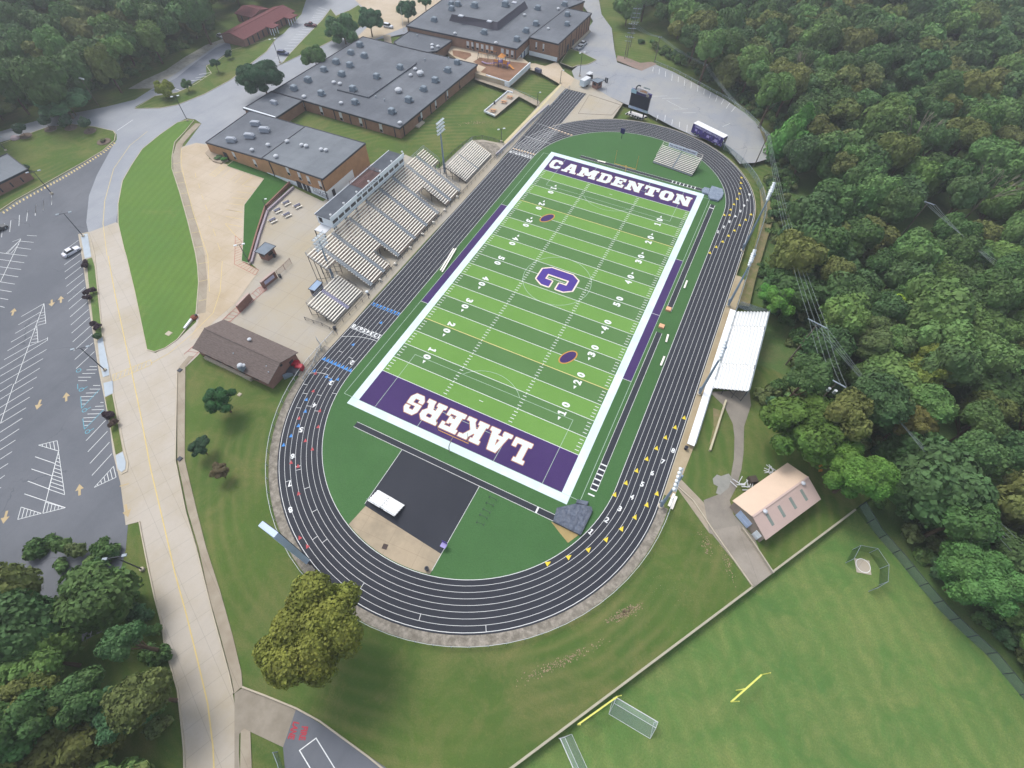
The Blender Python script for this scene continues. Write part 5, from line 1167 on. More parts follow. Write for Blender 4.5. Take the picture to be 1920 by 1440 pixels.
# ================================================================ LIGHTS AND POLES
def hgt(b, t, z0=0.0):
    g = at(b[0], b[1], z0); best = (1e9, 5)
    for k in range(20, 700):
        z = k*.05; p = Vector((g.x, g.y, z0+z))-CAM; w = p.dot(_f); x = 960+FOC*p.dot(_r)/w; y = 720-FOC*p.dot(_u)/w
        e = (x-t[0])**2+(y-t[1])**2
        if e < best[0]: best = (e, z)
    return best[1]
M_lamp = pm('lamp_white', '#cfd6da', .4, .05); M_pole = pm('pole_grey', '#7f90a3', .5, .1)
_fl = None
def tower(px, py, tx, ty, label, rows, cols, face, polem=M_pole, dx=0):
    global _fl
    b = at(px, py); H = hgt((px, py), (tx, ty)); root = empty('floodlight_tower', b, label, 'floodlight tower', 'floodlight towers round the track')
    MB().tube((b.x, b.y, 0), (b.x, b.y, H), .34, .16, 10).build('pole', polem, root)
    MB().lathe((b.x, b.y, 0), [(.6, 0), (.6, .25), (.4, .3)], 12).build('base', M_kerb, root)
    fv = Vector((math.cos(face), math.sin(face), 0)); sv = Vector((-fv.y, fv.x, 0)); m = MB()
    for r in range(rows):
        z = H-1.6+r*1.05-.2*0; w = cols*.42; m.beam(b+sv*-w+Vector((0, 0, z)), b+sv*w+Vector((0, 0, z)), .12)
    m.build('crossarm', M_galv, root)
    for r in range(rows):
        for c in range(cols):
            if _fl is None:
                q = MB(); q.lathe((0, 0, 0), [(.08, .25), (.2, .2), (.34, -.05), (.36, -.12)], 10); o = q.build('floodlight', M_lamp); _fl = o.data; bpy.data.objects.remove(o)
            o = bpy.data.objects.new('floodlight', _fl); C.objects.link(o); o.parent = root; o.scale = (1.15,)*3
            p = sv*((c-(cols-1)/2)*.84)+fv*.32; o.location = (p.x, p.y, H-1.75+r*1.05); o.rotation_euler = (0, R(38), face)
            o.rotation_euler = (0, -R(35), face)
    MB().box((b.x+fv.x*.3, b.y+fv.y*.3, 1.8), (.5, .35, .9), face).build('switch_box', M_galv, root)
    return root
tower(833.8, 324, 829, 236, 'tall floodlight tower between the two far home bleachers', 4, 5, 0)
tower(625, 522, 602, 450, 'tall floodlight tower at the near end of the grandstand', 4, 5, 0)
tower(1365, 573, 1404, 470, 'leaning looking floodlight tower at the top of the visitor stand', 2, 6, math.pi)
tower(1392, 470, 1444, 352, 'floodlight tower farthest up the right side of the track', 3, 6, math.pi)
tower(1311, 738, 1358, 648, 'floodlight tower in front of the visitor stand walkway', 2, 6, math.pi)
tower(1239, 949, 1277, 890, 'floodlight tower above the concrete ramp path near the two white planks', 1, 6, math.pi)
def lamp(px, py, tx, ty, label, style='double', col=M_steel):
    b = at(px, py); H = max(3.5, hgt((px, py), (tx, ty))); root = empty('street_lamp', b, label, 'street lamp', 'lamps on tall poles')
    MB().tube((b.x, b.y, 0), (b.x, b.y, H), .13, .08, 8).build('pole', col, root); MB().lathe((b.x, b.y, 0), [(.4, 0), (.4, .5), (.3, .55)], 10).build('base', M_kerb, root)
    a = (at(px+10, py-2)-b).normalized()
    if style in ('double', 'bar'):
        w = 1.0 if style == 'double' else 1.5; MB().beam(b-a*w+Vector((0, 0, H)), b+a*w+Vector((0, 0, H)), .1).build('arm', col, root)
        for s_ in (-1, 1): MB().box(b+a*w*s_+Vector((0, 0, H+.05)), (.75, .45, .2), math.atan2(a.y, a.x)).build('lamp_head', M_lamp if style == 'double' else M_galv, root)
    else:
        MB().beam(b+Vector((0, 0, H)), b+a*.8+Vector((0, 0, H)), .08).build('arm', col, root); MB().box(b+a*.9+Vector((0, 0, H)), (.6, .4, .18), math.atan2(a.y, a.x)).build('lamp_head', M_lamp, root)
for v in ((352,227,331,179,'street lamp at the far tip of the long mown grass island','double'),(157,444,121,399,'street lamp on the top end of the car park median','bar'),(198,695,155,648,'street lamp on the median beside the yellow crosswalk','bar'),(268,1068,218,1038,'street lamp beside the concrete road and the dark trees','bar'),(98,364,66,319,'street lamp standing at the end of a parking line near the brick office','bar'),(12,283,-4,255,'street lamp on the lawn at the left edge','bar'),
 (502.8,398,494.5,373,'lamp beside the picnic tables on the plaza','single'),(468.4,495,452,457,'lamp at the red painted curb corner by the kiosk','double'),(525.5,118,511,73,'street lamp at the end of the striped bays near the blue car','double'),(940,266,939.5,242,'small twin lamp beside the far bleachers path','double'),(1007.4,197.6,1009,174,'thin lamp where the sloping lawn path meets the walkway','single'),(1050.6,156,1052.7,132.5,'thin lamp on the wide tan path below the high school','single'),(1086.7,143,1091,99,'tall lamp in the far lot beside the white trailer','double')): lamp(*v)
M_wood = pm('weathered_wood', '#6f675e', .9, .15, 2)
def ppole(px, py, tx, ty, label, arms=1, w=1.3, H=None, name='utility_pole', col=None, ang=None, zb=None):
    b = at(px, py); b.z = gz(b.x, b.y) if zb is None else zb; H = H or hgt((px, py), (tx, ty)); root = empty(name, b, label, 'utility pole')
    MB().tube((b.x, b.y, b.z-1), (b.x, b.y, H), .19, .12, 8).build('pole', col or M_wood, root); a = Vector((math.cos(ang), math.sin(ang), 0)) if ang is not None else Vector((1, 0, 0)); out = []
    for k in range(arms):
        z = H-.4-k*1.6; MB().beam(b-a*w+Vector((0, 0, z-b.z)), b+a*w+Vector((0, 0, z-b.z)), .14).build('crossarm', M_galv, root)
        for s_ in (-1, -.35, .35, 1):
            p = b+a*w*s_+Vector((0, 0, z-b.z)); MB().tube(p, p+Vector((0, 0, .3)), .07, .05, 6).build('insulator', M_lamp, root) if k == 0 else None
            if k == 0: out.append(p+Vector((0, 0, .3)))
    return root, out, H
u1 = ppole(1175, 108, 1194, 44, 'front utility pole of the cluster with four crossarms above the far lot', 4, 1.6, ang=R(20))
u0 = ppole(1183, 82, 1211, 17, 'rear utility pole of the cluster with four crossarms near the woods', 4, 1.6, ang=R(20))
u4 = ppole(1171, 110, 1176, 66, 'shorter utility pole at the left of the pole cluster', 2, 1.2, ang=R(20))
u2 = ppole(1227.5, 115, 1238, 68, 'single utility pole at the corner of the far car park', 1, .7, ang=R(40))
u3 = ppole(1314.7, 148, 1325, 121, 'utility pole standing in the trees above the far car park', 1, .7, ang=R(40))
u5 = ppole(1417, 305, 1437, 249, 'dark utility pole at the bottom corner of the far car park', 1, .5, ang=R(40))
def at_pole(tx, ty, H, label, arms, w, name, ang, twin=False):
    t = at(tx, ty, H); zb = gz(t.x, t.y); root = empty(name, (t.x, t.y, zb), label, 'utility pole')
    MB().tube((t.x, t.y, zb-1), (t.x, t.y, H), .2, .13, 8).build('pole', M_wood, root); a = Vector((math.cos(ang), math.sin(ang), 0)); out = []
    if twin: MB().tube((t.x+1.6, t.y-1.0, zb-1), (t.x+1.6, t.y-1.0, H-2.6), .18, .13, 8).build('pole', M_wood, root)
    for k in range(arms):
        MB().beam(t-a*w+Vector((0, k*.7, -k*.5)), t+a*w+Vector((0, k*.7, -k*.5)), .16).build('crossarm', M_galv, root)
    for s_ in (-1, -.35, .35, 1): out.append(t+a*w*s_+Vector((0, 0, .2)))
    return root, out, H
u6 = at_pole(1533, 607, 13.5, 'twin legged wooden utility pole rising from the woods beside the visitor stand', 2, 2.0, 'utility_pole', R(-15), True)
u7 = at_pole(1569, 718, 12.5, 'utility pole with two pale transformers in the woods', 2, 2.0, 'utility_pole', R(-15))
p = at(1562, 728, 11.5)
for s_ in (-.6, .6): MB().tube((p.x+s_, p.y-.3, 10.6), (p.x+s_, p.y-.3, 11.5), .32, .32, 10).build('transformer', M_lamp, u7[0])
u8 = at_pole(1740, 380, 13, 'far utility pole half hidden among trees on the right slope', 1, 1.6, 'utility_pole', R(-10))
M_wire = pm('cable', '#7e8a8c', .5, 0)
def wires(label, pairs, sag=1.5, r=.03):
    m = MB()
    for a, b in pairs:
        a, b = Vector(a), Vector(b); q = None
        for k in range(13):
            t = k/12; p = a.lerp(b, t); p.z -= sag*4*t*(1-t)
            if q is not None: m.tube(q, p, r, r, 4)
            q = p
    tag(m.build('power_lines', M_wire), label, 'power lines', 'cables strung between utility poles')
far = [at(1960, 1060+k*14, 11) for k in range(4)]
wires('four cables from the twin legged pole towards the bottom right', list(zip(u6[1], far)), 1.2)
wires('cables between the twin legged pole and the transformer pole', list(zip(u6[1], u7[1])), .6)
top = [at(1437+k*5, 290, 11) for k in range(4)]
wires('cables from the dark lot pole down to the twin legged pole', list(zip(u5[1], u6[1])), 2.0)
wires('cables between the corner pole and the pole above the far lot', list(zip(u2[1], u3[1])), .8)
wires('cables from the pole above the lot to the dark lot pole', list(zip(u3[1], u5[1])), 1.2)
wires('cables between the pole cluster and the corner pole', list(zip(u1[1], u2[1])), 1.0)
wires('cables from the far pole running out over the right slope', list(zip(u8[1], [at(1990, 560+k*10, 12) for k in range(4)])), 1.5)
wires('cables between the two big poles of the cluster', list(zip(u1[1], u0[1])), .4)
wires('cables leaving the rear pole over the far woods', list(zip(u0[1], [at(1290, -60+k*8, 16) for k in range(4)])), 1)
fp = empty('flagpole', at(757, 58), 'thin pale flagpole on the lawn by the far school entrance', 'flagpole'); b = at(757, 58); MB().tube((b.x, b.y, 0), (b.x, b.y, hgt((757, 58), (750, 12))), .1, .05).build('pole', M_lamp, fp)
MB().lathe((b.x, b.y, 0), [(.35, 0), (.35, .15), (.2, .2)], 10).build('base', M_kerb, fp)
t_ = at(160, 143, 0); bb = at(186, 200); Hh = hgt((186, 200), (160, 142)); rt = empty('floodlight_pole', bb, 'wooden pole with four pale floodlights at the upper left woods', 'floodlight')
MB().tube((bb.x, bb.y, 0), (bb.x, bb.y, Hh), .17, .1).build('pole', M_wood, rt)
for k in range(4): MB().box((bb.x-1.2+k*.8, bb.y, Hh+.1), (.6, .5, .35)).build('lamp_head', M_lamp, rt)
MB().beam((bb.x-1.5, bb.y, Hh-.1), (bb.x+1.5, bb.y, Hh-.1), .1).build('arm', M_galv, rt)
# ================================================================ SCOREBOARD
SC = empty('scoreboard', (-8.3, 93.6, 0), 'large dark video scoreboard on two posts beyond the far bend', 'scoreboard')
u = Vector((.985, -.17, 0)); f = Vector((-u.y, u.x, 0))*-1; c0 = Vector((-7.9, 93.8, 0)); rz = math.atan2(u.y, u.x)
for s_ in (-1, 1): MB().beam(c0+u*s_*2.6+Vector((0, 0, 0)), c0+u*s_*2.6+Vector((0, 0, 3)), .45).build('post', pm('dark_green_post', '#22302f', .5, .05), SC)
MB().box(c0+Vector((0, 0, 5.0)), (7.6, .7, 4.3), rz).build('screen', pm('black_screen', '#2a2f3d', .3, .06), SC)
for k, cc in enumerate(('#b9c6da', '#a9bcd8', '#b5c2dc', '#b3c4cc')): MB().box(c0+u*(-2.95+k*1.95)+Vector((0, 0, 2.35)), (1.85, .6, .85), rz).build('sponsor_panel', pm('panel%d' % k, cc, .5, .12, 4), SC)
MB().box(c0+Vector((0, 0, 7.8)), (7.9, .75, 1.2), rz).build('header_panel', pm('purple_panel', '#3c3368', .5, .05), SC)
MB().box(c0+u*-2.9+f*.42+Vector((0, 0, 7.85)), (2.1, .1, 1.3), rz).build('corner_panel', pm('aqua_panel', '#a9c9d8', .5, .1, 4), SC)
m = MB()
def disc(m, c, u, rx, rzz, th, f, n=28, x0=None):
    pts = []
    for k in range(n):
        a = 2*math.pi*k/n; pts.append(c+u*(rx*math.copysign(abs(math.cos(a))**.7, math.cos(a)))+Vector((0, 0, rzz*math.copysign(abs(math.sin(a))**.7, math.sin(a)))))
    m.face([p+f*th for p in pts]); m.face([p-f*th for p in pts][::-1])
    for k in range(n): j = (k+1) % n; m.face([pts[k]+f*th, pts[k]-f*th, pts[j]-f*th, pts[j]+f*th])
disc(m, c0+u*.4+f*.45+Vector((0, 0, 8.75)), u, 2.3, .72, .1, f); cr = m.build('crest_panel', pm('crest_white', '#cfc9cf', .5, .05), SC)
m = MB()
for k in range(12):
    a = R(70+k*15); b = R(85+k*15); c = c0+u*-1.1+f*.3+Vector((0, 0, 9.0)); m.beam(c+u*1.15*math.cos(a)+Vector((0, 0, 1.15*math.sin(a))), c+u*1.15*math.cos(b)+Vector((0, 0, 1.15*math.sin(b))), .3, .34)
m.build('crest_initial', pm('deep_green', '#1d3236', .5, .05), SC)
tx = MB(); text(tx, 'LAKERS', .75, c0+u*.9+f*.57+Vector((0, 0, 8.4)), u, (0, 0, 1), .05, fit=2.7); tx.build('crest_lettering', pm('orange_ink', '#c98a45', .5, 0), cr)
tx = MB(); text(tx, 'CAMDENTON', .5, c0+u*1.6+f*.2+Vector((0, 0, 9.65)), u, (0, 0, 1), .04, fit=2.6); tx.build('top_lettering', pm('teal_ink', '#3f6f7c', .5, 0), SC)
m = MB(); disc(m, c0+u*2.6+f*.42+Vector((0, 0, 7.8)), u, .55, .5, .05, f, 16); m.build('sponsor_disc', pm('tan_disc', '#9a9488', .5, .1), SC)
tag(MB().prism([tuple(p.xy) for p in ats([(1172,214),(1182,208),(1213,218),(1203,225),(1195,223)])], 0, .12).build('scoreboard_pad', pm('white_pad', '#c9c6c4', .8, .05)), kind='structure')
# plaque board, purple
o = empty('field_clock', at(1165, 260), 'small purple panel on a post near the far bend turf', 'sign'); b = at(1165, 260); MB().tube((b.x, b.y, 0), (b.x, b.y, 2), .1).build('post', M_steel, o); MB().box((b.x, b.y, 2.7), (1.5, .25, 1.7), R(-10)).build('panel', pm('indigo_panel', '#2c2d66', .5, .05), o)
import numpy as np
# ================================================================ VEHICLES
M_tyre = pm('tyre_rubber', '#22242a', .8, 0)
def car(px, py, qx, qy, label, color, kind='sedan', L=4.6):
    a, b = at(px, py), at(qx, qy); d = (b-a).normalized(); c = (a+b)/2; rz = math.atan2(d.y, d.x)
    root = empty('parked_car' if kind != 'pickup' else 'pickup_truck', (c.x, c.y, .05), label, 'car' if kind != 'pickup' else 'pickup', None, rz)
    W = 1.8; bm_ = pm('car_paint_'+color, color, .35, .03, spec=.6); m = MB()
    sec = {'sedan': [(-.5,.55,.8),(-.47,.85,.95),(-.3,.95,1),(.18,.95,1),(.46,.8,.95),(.5,.5,.8)], 'suv': [(-.5,.6,.8),(-.48,1.0,.95),(-.3,1.0,1),(.2,1.0,1),(.47,.9,.95),(.5,.55,.8)], 'pickup': [(-.5,.7,.9),(-.48,1.0,.97),(-.1,1.0,1),(.2,1.05,1),(.47,.95,.95),(.5,.6,.85)]}[kind]
    V = []
    for x, z, w in sec: V.append([(x*L, -W/2*w, .3), (x*L, -W/2*w, z*.8), (x*L, -W/2*w*.94, z), (x*L, W/2*w*.94, z), (x*L, W/2*w, z*.8), (x*L, W/2*w, .3)])
    for k in range(len(V)-1):
        for j in range(5): m.face([V[k][j], V[k+1][j], V[k+1][j+1], V[k][j+1]][::-1])
    m.face(V[0]); m.face(V[-1][::-1]); body = m.build('body', bm_, root)
    cab = {'sedan': (-.33, .2, -.2, .08, 1.42), 'suv': (-.48, .24, -.42, .1, 1.65), 'pickup': (-.12, .24, -.08, .12, 1.7)}[kind]
    x0, x1, x2, x3, h = cab; x0, x1, x2, x3 = x0*L, x1*L, x2*L, x3*L; g = MB(); w0, w1, zb = W*.46, W*.38, .9
    P = [(x0,-w0,zb),(x1,-w0,zb),(x1,w0,zb),(x0,w0,zb),(x2,-w1,h),(x3,-w1,h),(x3,w1,h),(x2,w1,h)]
    for f in ((0,1,5,4),(1,2,6,5),(2,3,7,6),(3,0,4,7),(4,5,6,7)): g.face([P[k] for k in f])
    g.build('windows', M_glass, root); MB().prism([(x2,-w1),(x3,-w1),(x3,w1),(x2,w1)], h, h+.05).build('roof', bm_, root)
    if kind == 'pickup': MB().box((-.31*L, 0, .96), (L*.32, W*.8, .1)).build('cargo_bed', M_tyre, root)
    for sx in (-.31, .31):
        for sy in (-1, 1):
            w = MB().tube((sx*L, sy*W*.42, .33), (sx*L, sy*W*.5, .33), .33, n=14).build('wheel', M_tyre, root); MB().tube((sx*L, sy*W*.5, .33), (sx*L, sy*W*.515, .33), .2, n=10).build('rim', M_galv, w)
    for sy in (-.33, .33): MB().box((L*.5, sy*W, .62), (.06, .32, .14)).build('headlight', M_lamp, root); MB().box((-L*.5, sy*W, .66), (.06, .3, .14)).build('tail_light', pm('tail_red', '#8a2a2a', .4, 0), root)
car(122, 483, 150.5, 467, 'white saloon car parked at the top of the median bays', '#cfd2dc')
car(521.5, 102, 542.5, 104, 'dark blue car in the striped bays near the big dark tree', '#39456b', 'suv'); car(573, 49, 593.5, 51, 'maroon pickup parked across the bays by the red roofed building', '#5c2b38', 'pickup', 5.4)
car(719, 50, 738, 54, 'white car on the tan road beside two trees near the far school', '#c9d0da', 'suv')
car(1096, 83, 1089, 88, 'silver pickup by the far school wing, nearer its doors', '#b9c0c6', 'pickup', 5.2); car(1091, 89, 1083, 94, 'grey saloon parked just below the silver pickup', '#8f969c'); car(410, 68, 419, 73, 'grey car half hidden at the end of the red roofed building', '#8a8f96')
car(-6, 436, 5, 430, 'dark car at the left edge of the big car park', '#2c3036')
# coach
a, b = at(1294.5, 249.5), at(1350, 277.5); d = (b-a).normalized(); n = Vector((-d.y, d.x, 0)); Lb_ = (b-a).length; rz = math.atan2(d.y, d.x); Wd = 2.6; Hb = 3.5
if n.dot(Vector((0, 1, 0))) < 0: n = -n
BU = empty('coach_bus', (a+b)/2+n*Wd/2, 'purple team bus with white roof parked beside the far bend', 'bus'); cc = (a+b)/2+n*Wd/2
bp_ = NT('purple_wrap'); v = bp_.n.new('ShaderNodeTexVoronoi'); v.inputs['Scale'].default_value = .9; bp_.l.new(bp_.pos, v.inputs['Vector'])
c = bp_.mix(bp_.ramp(bp_.noise(1.1, 3), .45, .6), lin('#33246b'), lin('#4b3f94')); c = bp_.mix(bp_.ramp(v.outputs['Distance'], .2, .26, .8, 0), c, lin('#a59cc9')); bp_.done(c, .4, .5)
MB().box(cc+Vector((0, 0, 1.95)), (Lb_, Wd, 2.9), rz).build('body', bp_.m, BU); MB().box(cc+Vector((0, 0, 3.47)), (Lb_*.995, Wd*.98, .2), rz).build('roof', pm('bus_roof', '#e3e4e6', .5, .03), BU)
MB().box(cc+Vector((0, 0, .55)), (Lb_*.98, Wd*.97, .3), rz).build('skirt', pm('grey_skirt', '#5f6470', .6, .1), BU)
MB().box(cc+d*(Lb_/2+.03)+Vector((0, 0, 2.2)), (.1, Wd*.88, 1.7), rz).build('windscreen', M_glass, BU)
for s_ in (-1, 1): MB().beam(cc+d*(Lb_/2+.1)+n*s_*1.2+Vector((0, 0, 2.9)), cc+d*(Lb_/2+.5)+n*s_*1.4+Vector((0, 0, 2.5)), .12).build('mirror', M_lamp, BU)
for t in (-.36, -.25, .33):
    for s_ in (-1, 1):
        w = MB(); w.tube(cc+d*t*Lb_+n*s_*1.05+Vector((0, 0, .5)), cc+d*t*Lb_+n*s_*1.32+Vector((0, 0, .5)), .5, n=16); w = w.build('wheel', M_tyre, BU); MB().tube(cc+d*t*Lb_+n*s_*1.32+Vector((0, 0, .5)), cc+d*t*Lb_+n*s_*1.34+Vector((0, 0, .5)), .28, n=12).build('rim', M_galv, w)
tx = MB(); text(tx, 'CAMDENTON LAKERS ATHLETICS', .62, cc-n*(Wd/2+.03)+Vector((0, 0, 2.62)), d, (0, 0, 1), .04, fit=Lb_*.86); tx.build('side_lettering', pm('lilac_ink', '#c8c2e6', .5, 0), BU)
m = MB(); m.box(cc-n*(Wd/2+.02)+d*.6+Vector((0, 0, 1.6)), (1.1, .05, .8), rz); m.box(cc-n*(Wd/2+.02)-d*4.5+Vector((0, 0, 1.8)), (.8, .05, .7), rz); m.box(cc-n*(Wd/2+.02)+d*3.9+Vector((0, 0, 1.5)), (1.2, .05, .9), rz); m.build('side_panels', pm('pale_lilac', '#b3a9d8', .5, .2, 4), BU)
# trailer and buggy by the gatehouse
tc = at(1093, 163); TR = empty('box_trailer', tc, 'white box trailer parked next to the far gatehouse', 'trailer'); rz = R(75)
dt = Vector((math.cos(rz), math.sin(rz), 0)); nt = Vector((-dt.y, dt.x, 0))
MB().box(tc+dt*1.2+Vector((0, 0, 1.6)), (4.4, 2.2, 2.1), rz).build('body', pm('trailer_white', '#c8d6df', .5, .05), TR); MB().box(tc+dt*1.2+Vector((0, 0, 2.7)), (4.3, 2.1, .12), rz).build('roof', M_wpanel, TR)
for s_ in (-1, 1): MB().tube(tc+dt*1+nt*s_*1.1+Vector((0, 0, .35)), tc+dt*1+nt*s_*1.25+Vector((0, 0, .35)), .35, n=12).build('wheel', M_tyre, TR)
MB().beam(tc+dt*3.3+Vector((0, 0, .6)), tc+dt*4.8+Vector((0, 0, .5)), .12).build('tow_bar', M_steel, TR)
uc = at(1104, 148); UT = empty('utility_buggy', uc, 'dark utility buggy with white canopy towing the box trailer', 'buggy')
MB().box(uc+Vector((0, 0, .8)), (2.9, 1.7, .7), rz).build('body', M_tyre, UT); MB().box(uc+Vector((0, 0, 2.15)), (2.6, 1.8, .12), rz).build('canopy', M_wpanel, UT)
for s_ in (-1, 1):
    for q in (-1, 1): MB().beam(uc+dt*s_*1.1+nt*q*.75+Vector((0, 0, 1.1)), uc+dt*s_*1.1+nt*q*.75+Vector((0, 0, 2.1)), .07).build('canopy_post', M_steel, UT); MB().tube(uc+dt*s_+nt*q*.75+Vector((0, 0, .35)), uc+dt*s_+nt*q*.95+Vector((0, 0, .35)), .36, n=12).build('wheel', M_tyre, UT)
MB().box(uc-dt*.1+Vector((0, 0, 1.3)), (.5, 1.4, .5), rz).build('seat', M_steel, UT)
# ================================================================ KIOSKS AND SMALL STRUCTURES
def kiosk(name, label, cat, px, z, wall, roofm, inset=.75, openg=True):
    P = [Vector(p.xy) for p in ats(px, z)]; c = sum(P, Vector((0, 0)))/4; root = empty(name, (c.x, c.y, 0), label, cat)
    Q = [c+(p-c)*inset for p in P]; MB().prism([tuple(q) for q in Q], 0, z-.15, cap=False).build('wall', wall, root)
    r = MB().prism([tuple(p) for p in P], z-.15, z).build('roof', roofm, root); MB().wall([tuple(p) for p in P], .12, z-.18, z+.05, closed=True).build('roof_trim', M_trim, r)
    if openg:
        for k in range(4):
            a, b = Q[k], Q[(k+1) % 4]; d = (b-a).normalized(); n = Vector((d.y, -d.x)); n = n if n.dot((a+b)/2-c) > 0 else -n
            m_ = (a+b)/2+n*.03; f = MB().box((m_.x, m_.y, z*.58), ((b-a).length*.5, .1, z*.3), math.atan2(d.y, d.x)).build('counter_window', M_trim, root); MB().box((m_.x+n.x*.05, m_.y+n.y*.05, z*.58), ((b-a).length*.4, .08, z*.22), math.atan2(d.y, d.x)).build('pane', M_glass, f)
    return root
M_kr = weathered('kiosk_roof', '#7d8893', '#6c7680', .8, .4, .7, .5)
kiosk('ticket_kiosk', 'small brick ticket kiosk with grey roof beside the plaza wall', 'kiosk', [(497,454),(517,461),(496,478.4),(477,471.7)], 2.7, M_brick3, M_kr)
kiosk('gatehouse', 'small brick gatehouse with pale grey roof at the far lot gate', 'gatehouse', [(1107.5,149.6),(1120,146),(1134,150),(1120.4,156)], 2.7, M_brick3, M_kr, .7)
kiosk('storage_hut', 'small blue grey hut behind the blue tinted bleachers', 'hut', [(594.4,524.5),(604.8,529.7),(589.7,545.8),(578,541.7)], 2.5, pm('hut_wall', '#6b6470', .8, .1), pm('hut_roof', '#8ba2bd', .6, .1), .9)
def rubbish(px, py, label, z0=0):
    c = at(px, py, z0); o = empty('litter_bin', c, label, 'bin'); MB().lathe(c, [(.32, 0), (.36, .85), (.4, .87), (.4, .95), (.3, .97)], 12).build('barrel', M_steel, o); MB().lathe(c, [(.26, .975), (.25, .98)], 12).build('opening', M_tyre, o)
rubbish(801, 1068, 'dark barrel bin on the tan concrete beside the near bend'); rubbish(526, 520, 'dark bin at the end of the brick entrance wall'); rubbish(628, 618, 'dark barrel bin at the corner of the trackside fence'); rubbish(515, 482, 'dark bin beside the ticket kiosk'); rubbish(1285, 842, 'black bin at the lower end of the visitor walkway')
for k, (px, py) in enumerate(((1135, 154), (1138, 155))): c = at(px, py); tag(MB().lathe(c, [(.3, 0), (.3, 1.5), (.22, 1.7)], 10).build('bollard', M_steel), ('dark post touching the gatehouse eaves', 'dark post just right of the gatehouse')[k], 'post')
# loudspeaker on a fence post, seat with purple cover
c = at(692, 560); o = empty('loudspeaker_post', c, 'loudspeaker with white horn on a post by the trackside fence', 'loudspeaker'); MB().tube(c, c+Vector((0, 0, 2.2)), .07).build('post', M_steel, o); MB().lathe(c+Vector((0, 0, 2.2)), [(.12, 0), (.38, .12), (.4, .4), (.25, .5)], 12).build('horn', M_lamp, o); MB().box(c+Vector((.3, 0, 1.6)), (.5, .3, .4)).build('amplifier', M_steel, o)
c = at(833, 1026); o = empty('umpire_seat', c, 'small folding seat with purple cover at the corner of the black apron', 'chair')
for s_ in (-.4, .4):
    for q in (-.4, .4): MB().beam(c+Vector((s_, q, 0)), c+Vector((s_*.8, q*.8, 1.1)), .05).build('leg', M_galv, o)
MB().box(c+Vector((0, 0, 1.15)), (1.1, .9, .1)).build('seat', pm('lilac_cloth', '#9c93c8', .8, .1), o); MB().box(c+Vector((-.1, .5, 1.45)), (1.1, .1, .6)).build('backrest', pm('violet_cloth', '#4a3a86', .8, .1), o)
# benches
def bench(p, q, label, w=.32, h=.42, grp='white plank benches beside the turf'):
    a, b = at(*p), at(*q); d = (b-a).normalized(); c = (a+b)/2; L = (b-a).length; rz = math.atan2(d.y, d.x); o = empty('bench', c, label, 'bench', grp)
    MB().box(c+Vector((0, 0, h)), (L, w, .06), rz).build('seat', M_alu, o)
    for t in (-.38, .38): MB().box(c+d*t*L+Vector((0, 0, h/2)), (.08, w*.8, h), rz).build('leg', M_galv, o)
for p, q, l, w in (((1287.5,528),(1282,542),'white plank bench right of the far jump runway',.45),((1252,629),(1248,643),'short white bench level with the lower orange pad',.45),((1245,670),(1238,687),'white bench lowest of the three beside the right runway',.45),((855,468),(829,512),'long white team bench nearer the purple strip on the left',.4),((851,468),(826,509),'long white team bench nearer the home straight',.4),((1120,303),(1135,306.5),'white bench across the far cross runway',.6),((1263,927),(1253,950.5),'white plank on the verge, nearer the track, below the ramp path',.5),((1267,932),(1258,955.6),'white plank on the verge, farther from the track, below the ramp path',.5)): bench(p, q, l, w)
def block(px, py, s, h, name, label, m, cat, rz=0):
    c = at(px, py); o = MB().box(c+Vector((0, 0, h/2)), (s[0], s[1], h), rz); o.box(c+Vector((0, 0, h+.03)), (s[0]*.93, s[1]*.93, .06), rz); return tag(o.build(name, m), label, cat)
M_or = pm('orange_pad', '#d9a985', .7, .1); block(1253, 581, (1.3, 1.3), .5, 'take_off_pad', 'square peach coloured pad at the upper runway end', M_or, 'pad'); block(1240, 613, (1.3, 1.2), .5, 'take_off_pad', 'square peach coloured pad at the lower runway end', M_or, 'pad')
# picnic tables
def ptable(px, py, label, topm, benchm, rz, grp):
    c = at(px, py); d = Vector((math.cos(rz), math.sin(rz), 0)); n = Vector((-d.y, d.x, 0)); o = empty('picnic_table', c, label, 'picnic table', grp)
    MB().box(c+Vector((0, 0, .75)), (2.0, .95, .07), rz).build('table_top', topm, o)
    for s_ in (-1, 1): MB().box(c+n*s_*.85+Vector((0, 0, .45)), (2.2, .32, .06), rz).build('bench_seat', benchm, o); MB().beam(c+d*s_*.7-n*.85+Vector((0, 0, .38)), c+d*s_*.7+n*.85+Vector((0, 0, .38)), .08).build('cross_beam', M_steel, o); MB().box(c+d*s_*.7+Vector((0, 0, .37)), (.1, .5, .72), rz).build('leg', M_steel, o)
M_slate = pm('slate_top', '#56586a', .7, .08); M_wd = pm('warm_wood', '#b98e6c', .8, .15, 3)
for x, y, l in ((885,338,'grey picnic table nearest the ticket kiosk'),(970,160,'grey picnic table by the low wall, second from the kiosk'),(1140,238,'grey picnic table nearest the press box side, lower one'),(1330,80,'grey picnic table farthest right on the plaza'),(1130,25,'grey picnic table nearest the gymnasium doors')): ptable(420+x/9.6, 380+y/9.6, l, M_slate, M_alu, R(72), 'grey picnic tables on the plaza')
for x, y, l in ((620,1335,'wooden picnic table at the near end of the lawn patio'),(815,1180,'middle wooden picnic table on the lawn patio'),(920,1095,'wooden picnic table at the far end of the lawn patio')): ptable(860+x/9.6, 70+y/9.6, l, M_wd, M_wd, R(10), 'wooden picnic tables on the lawn patio')
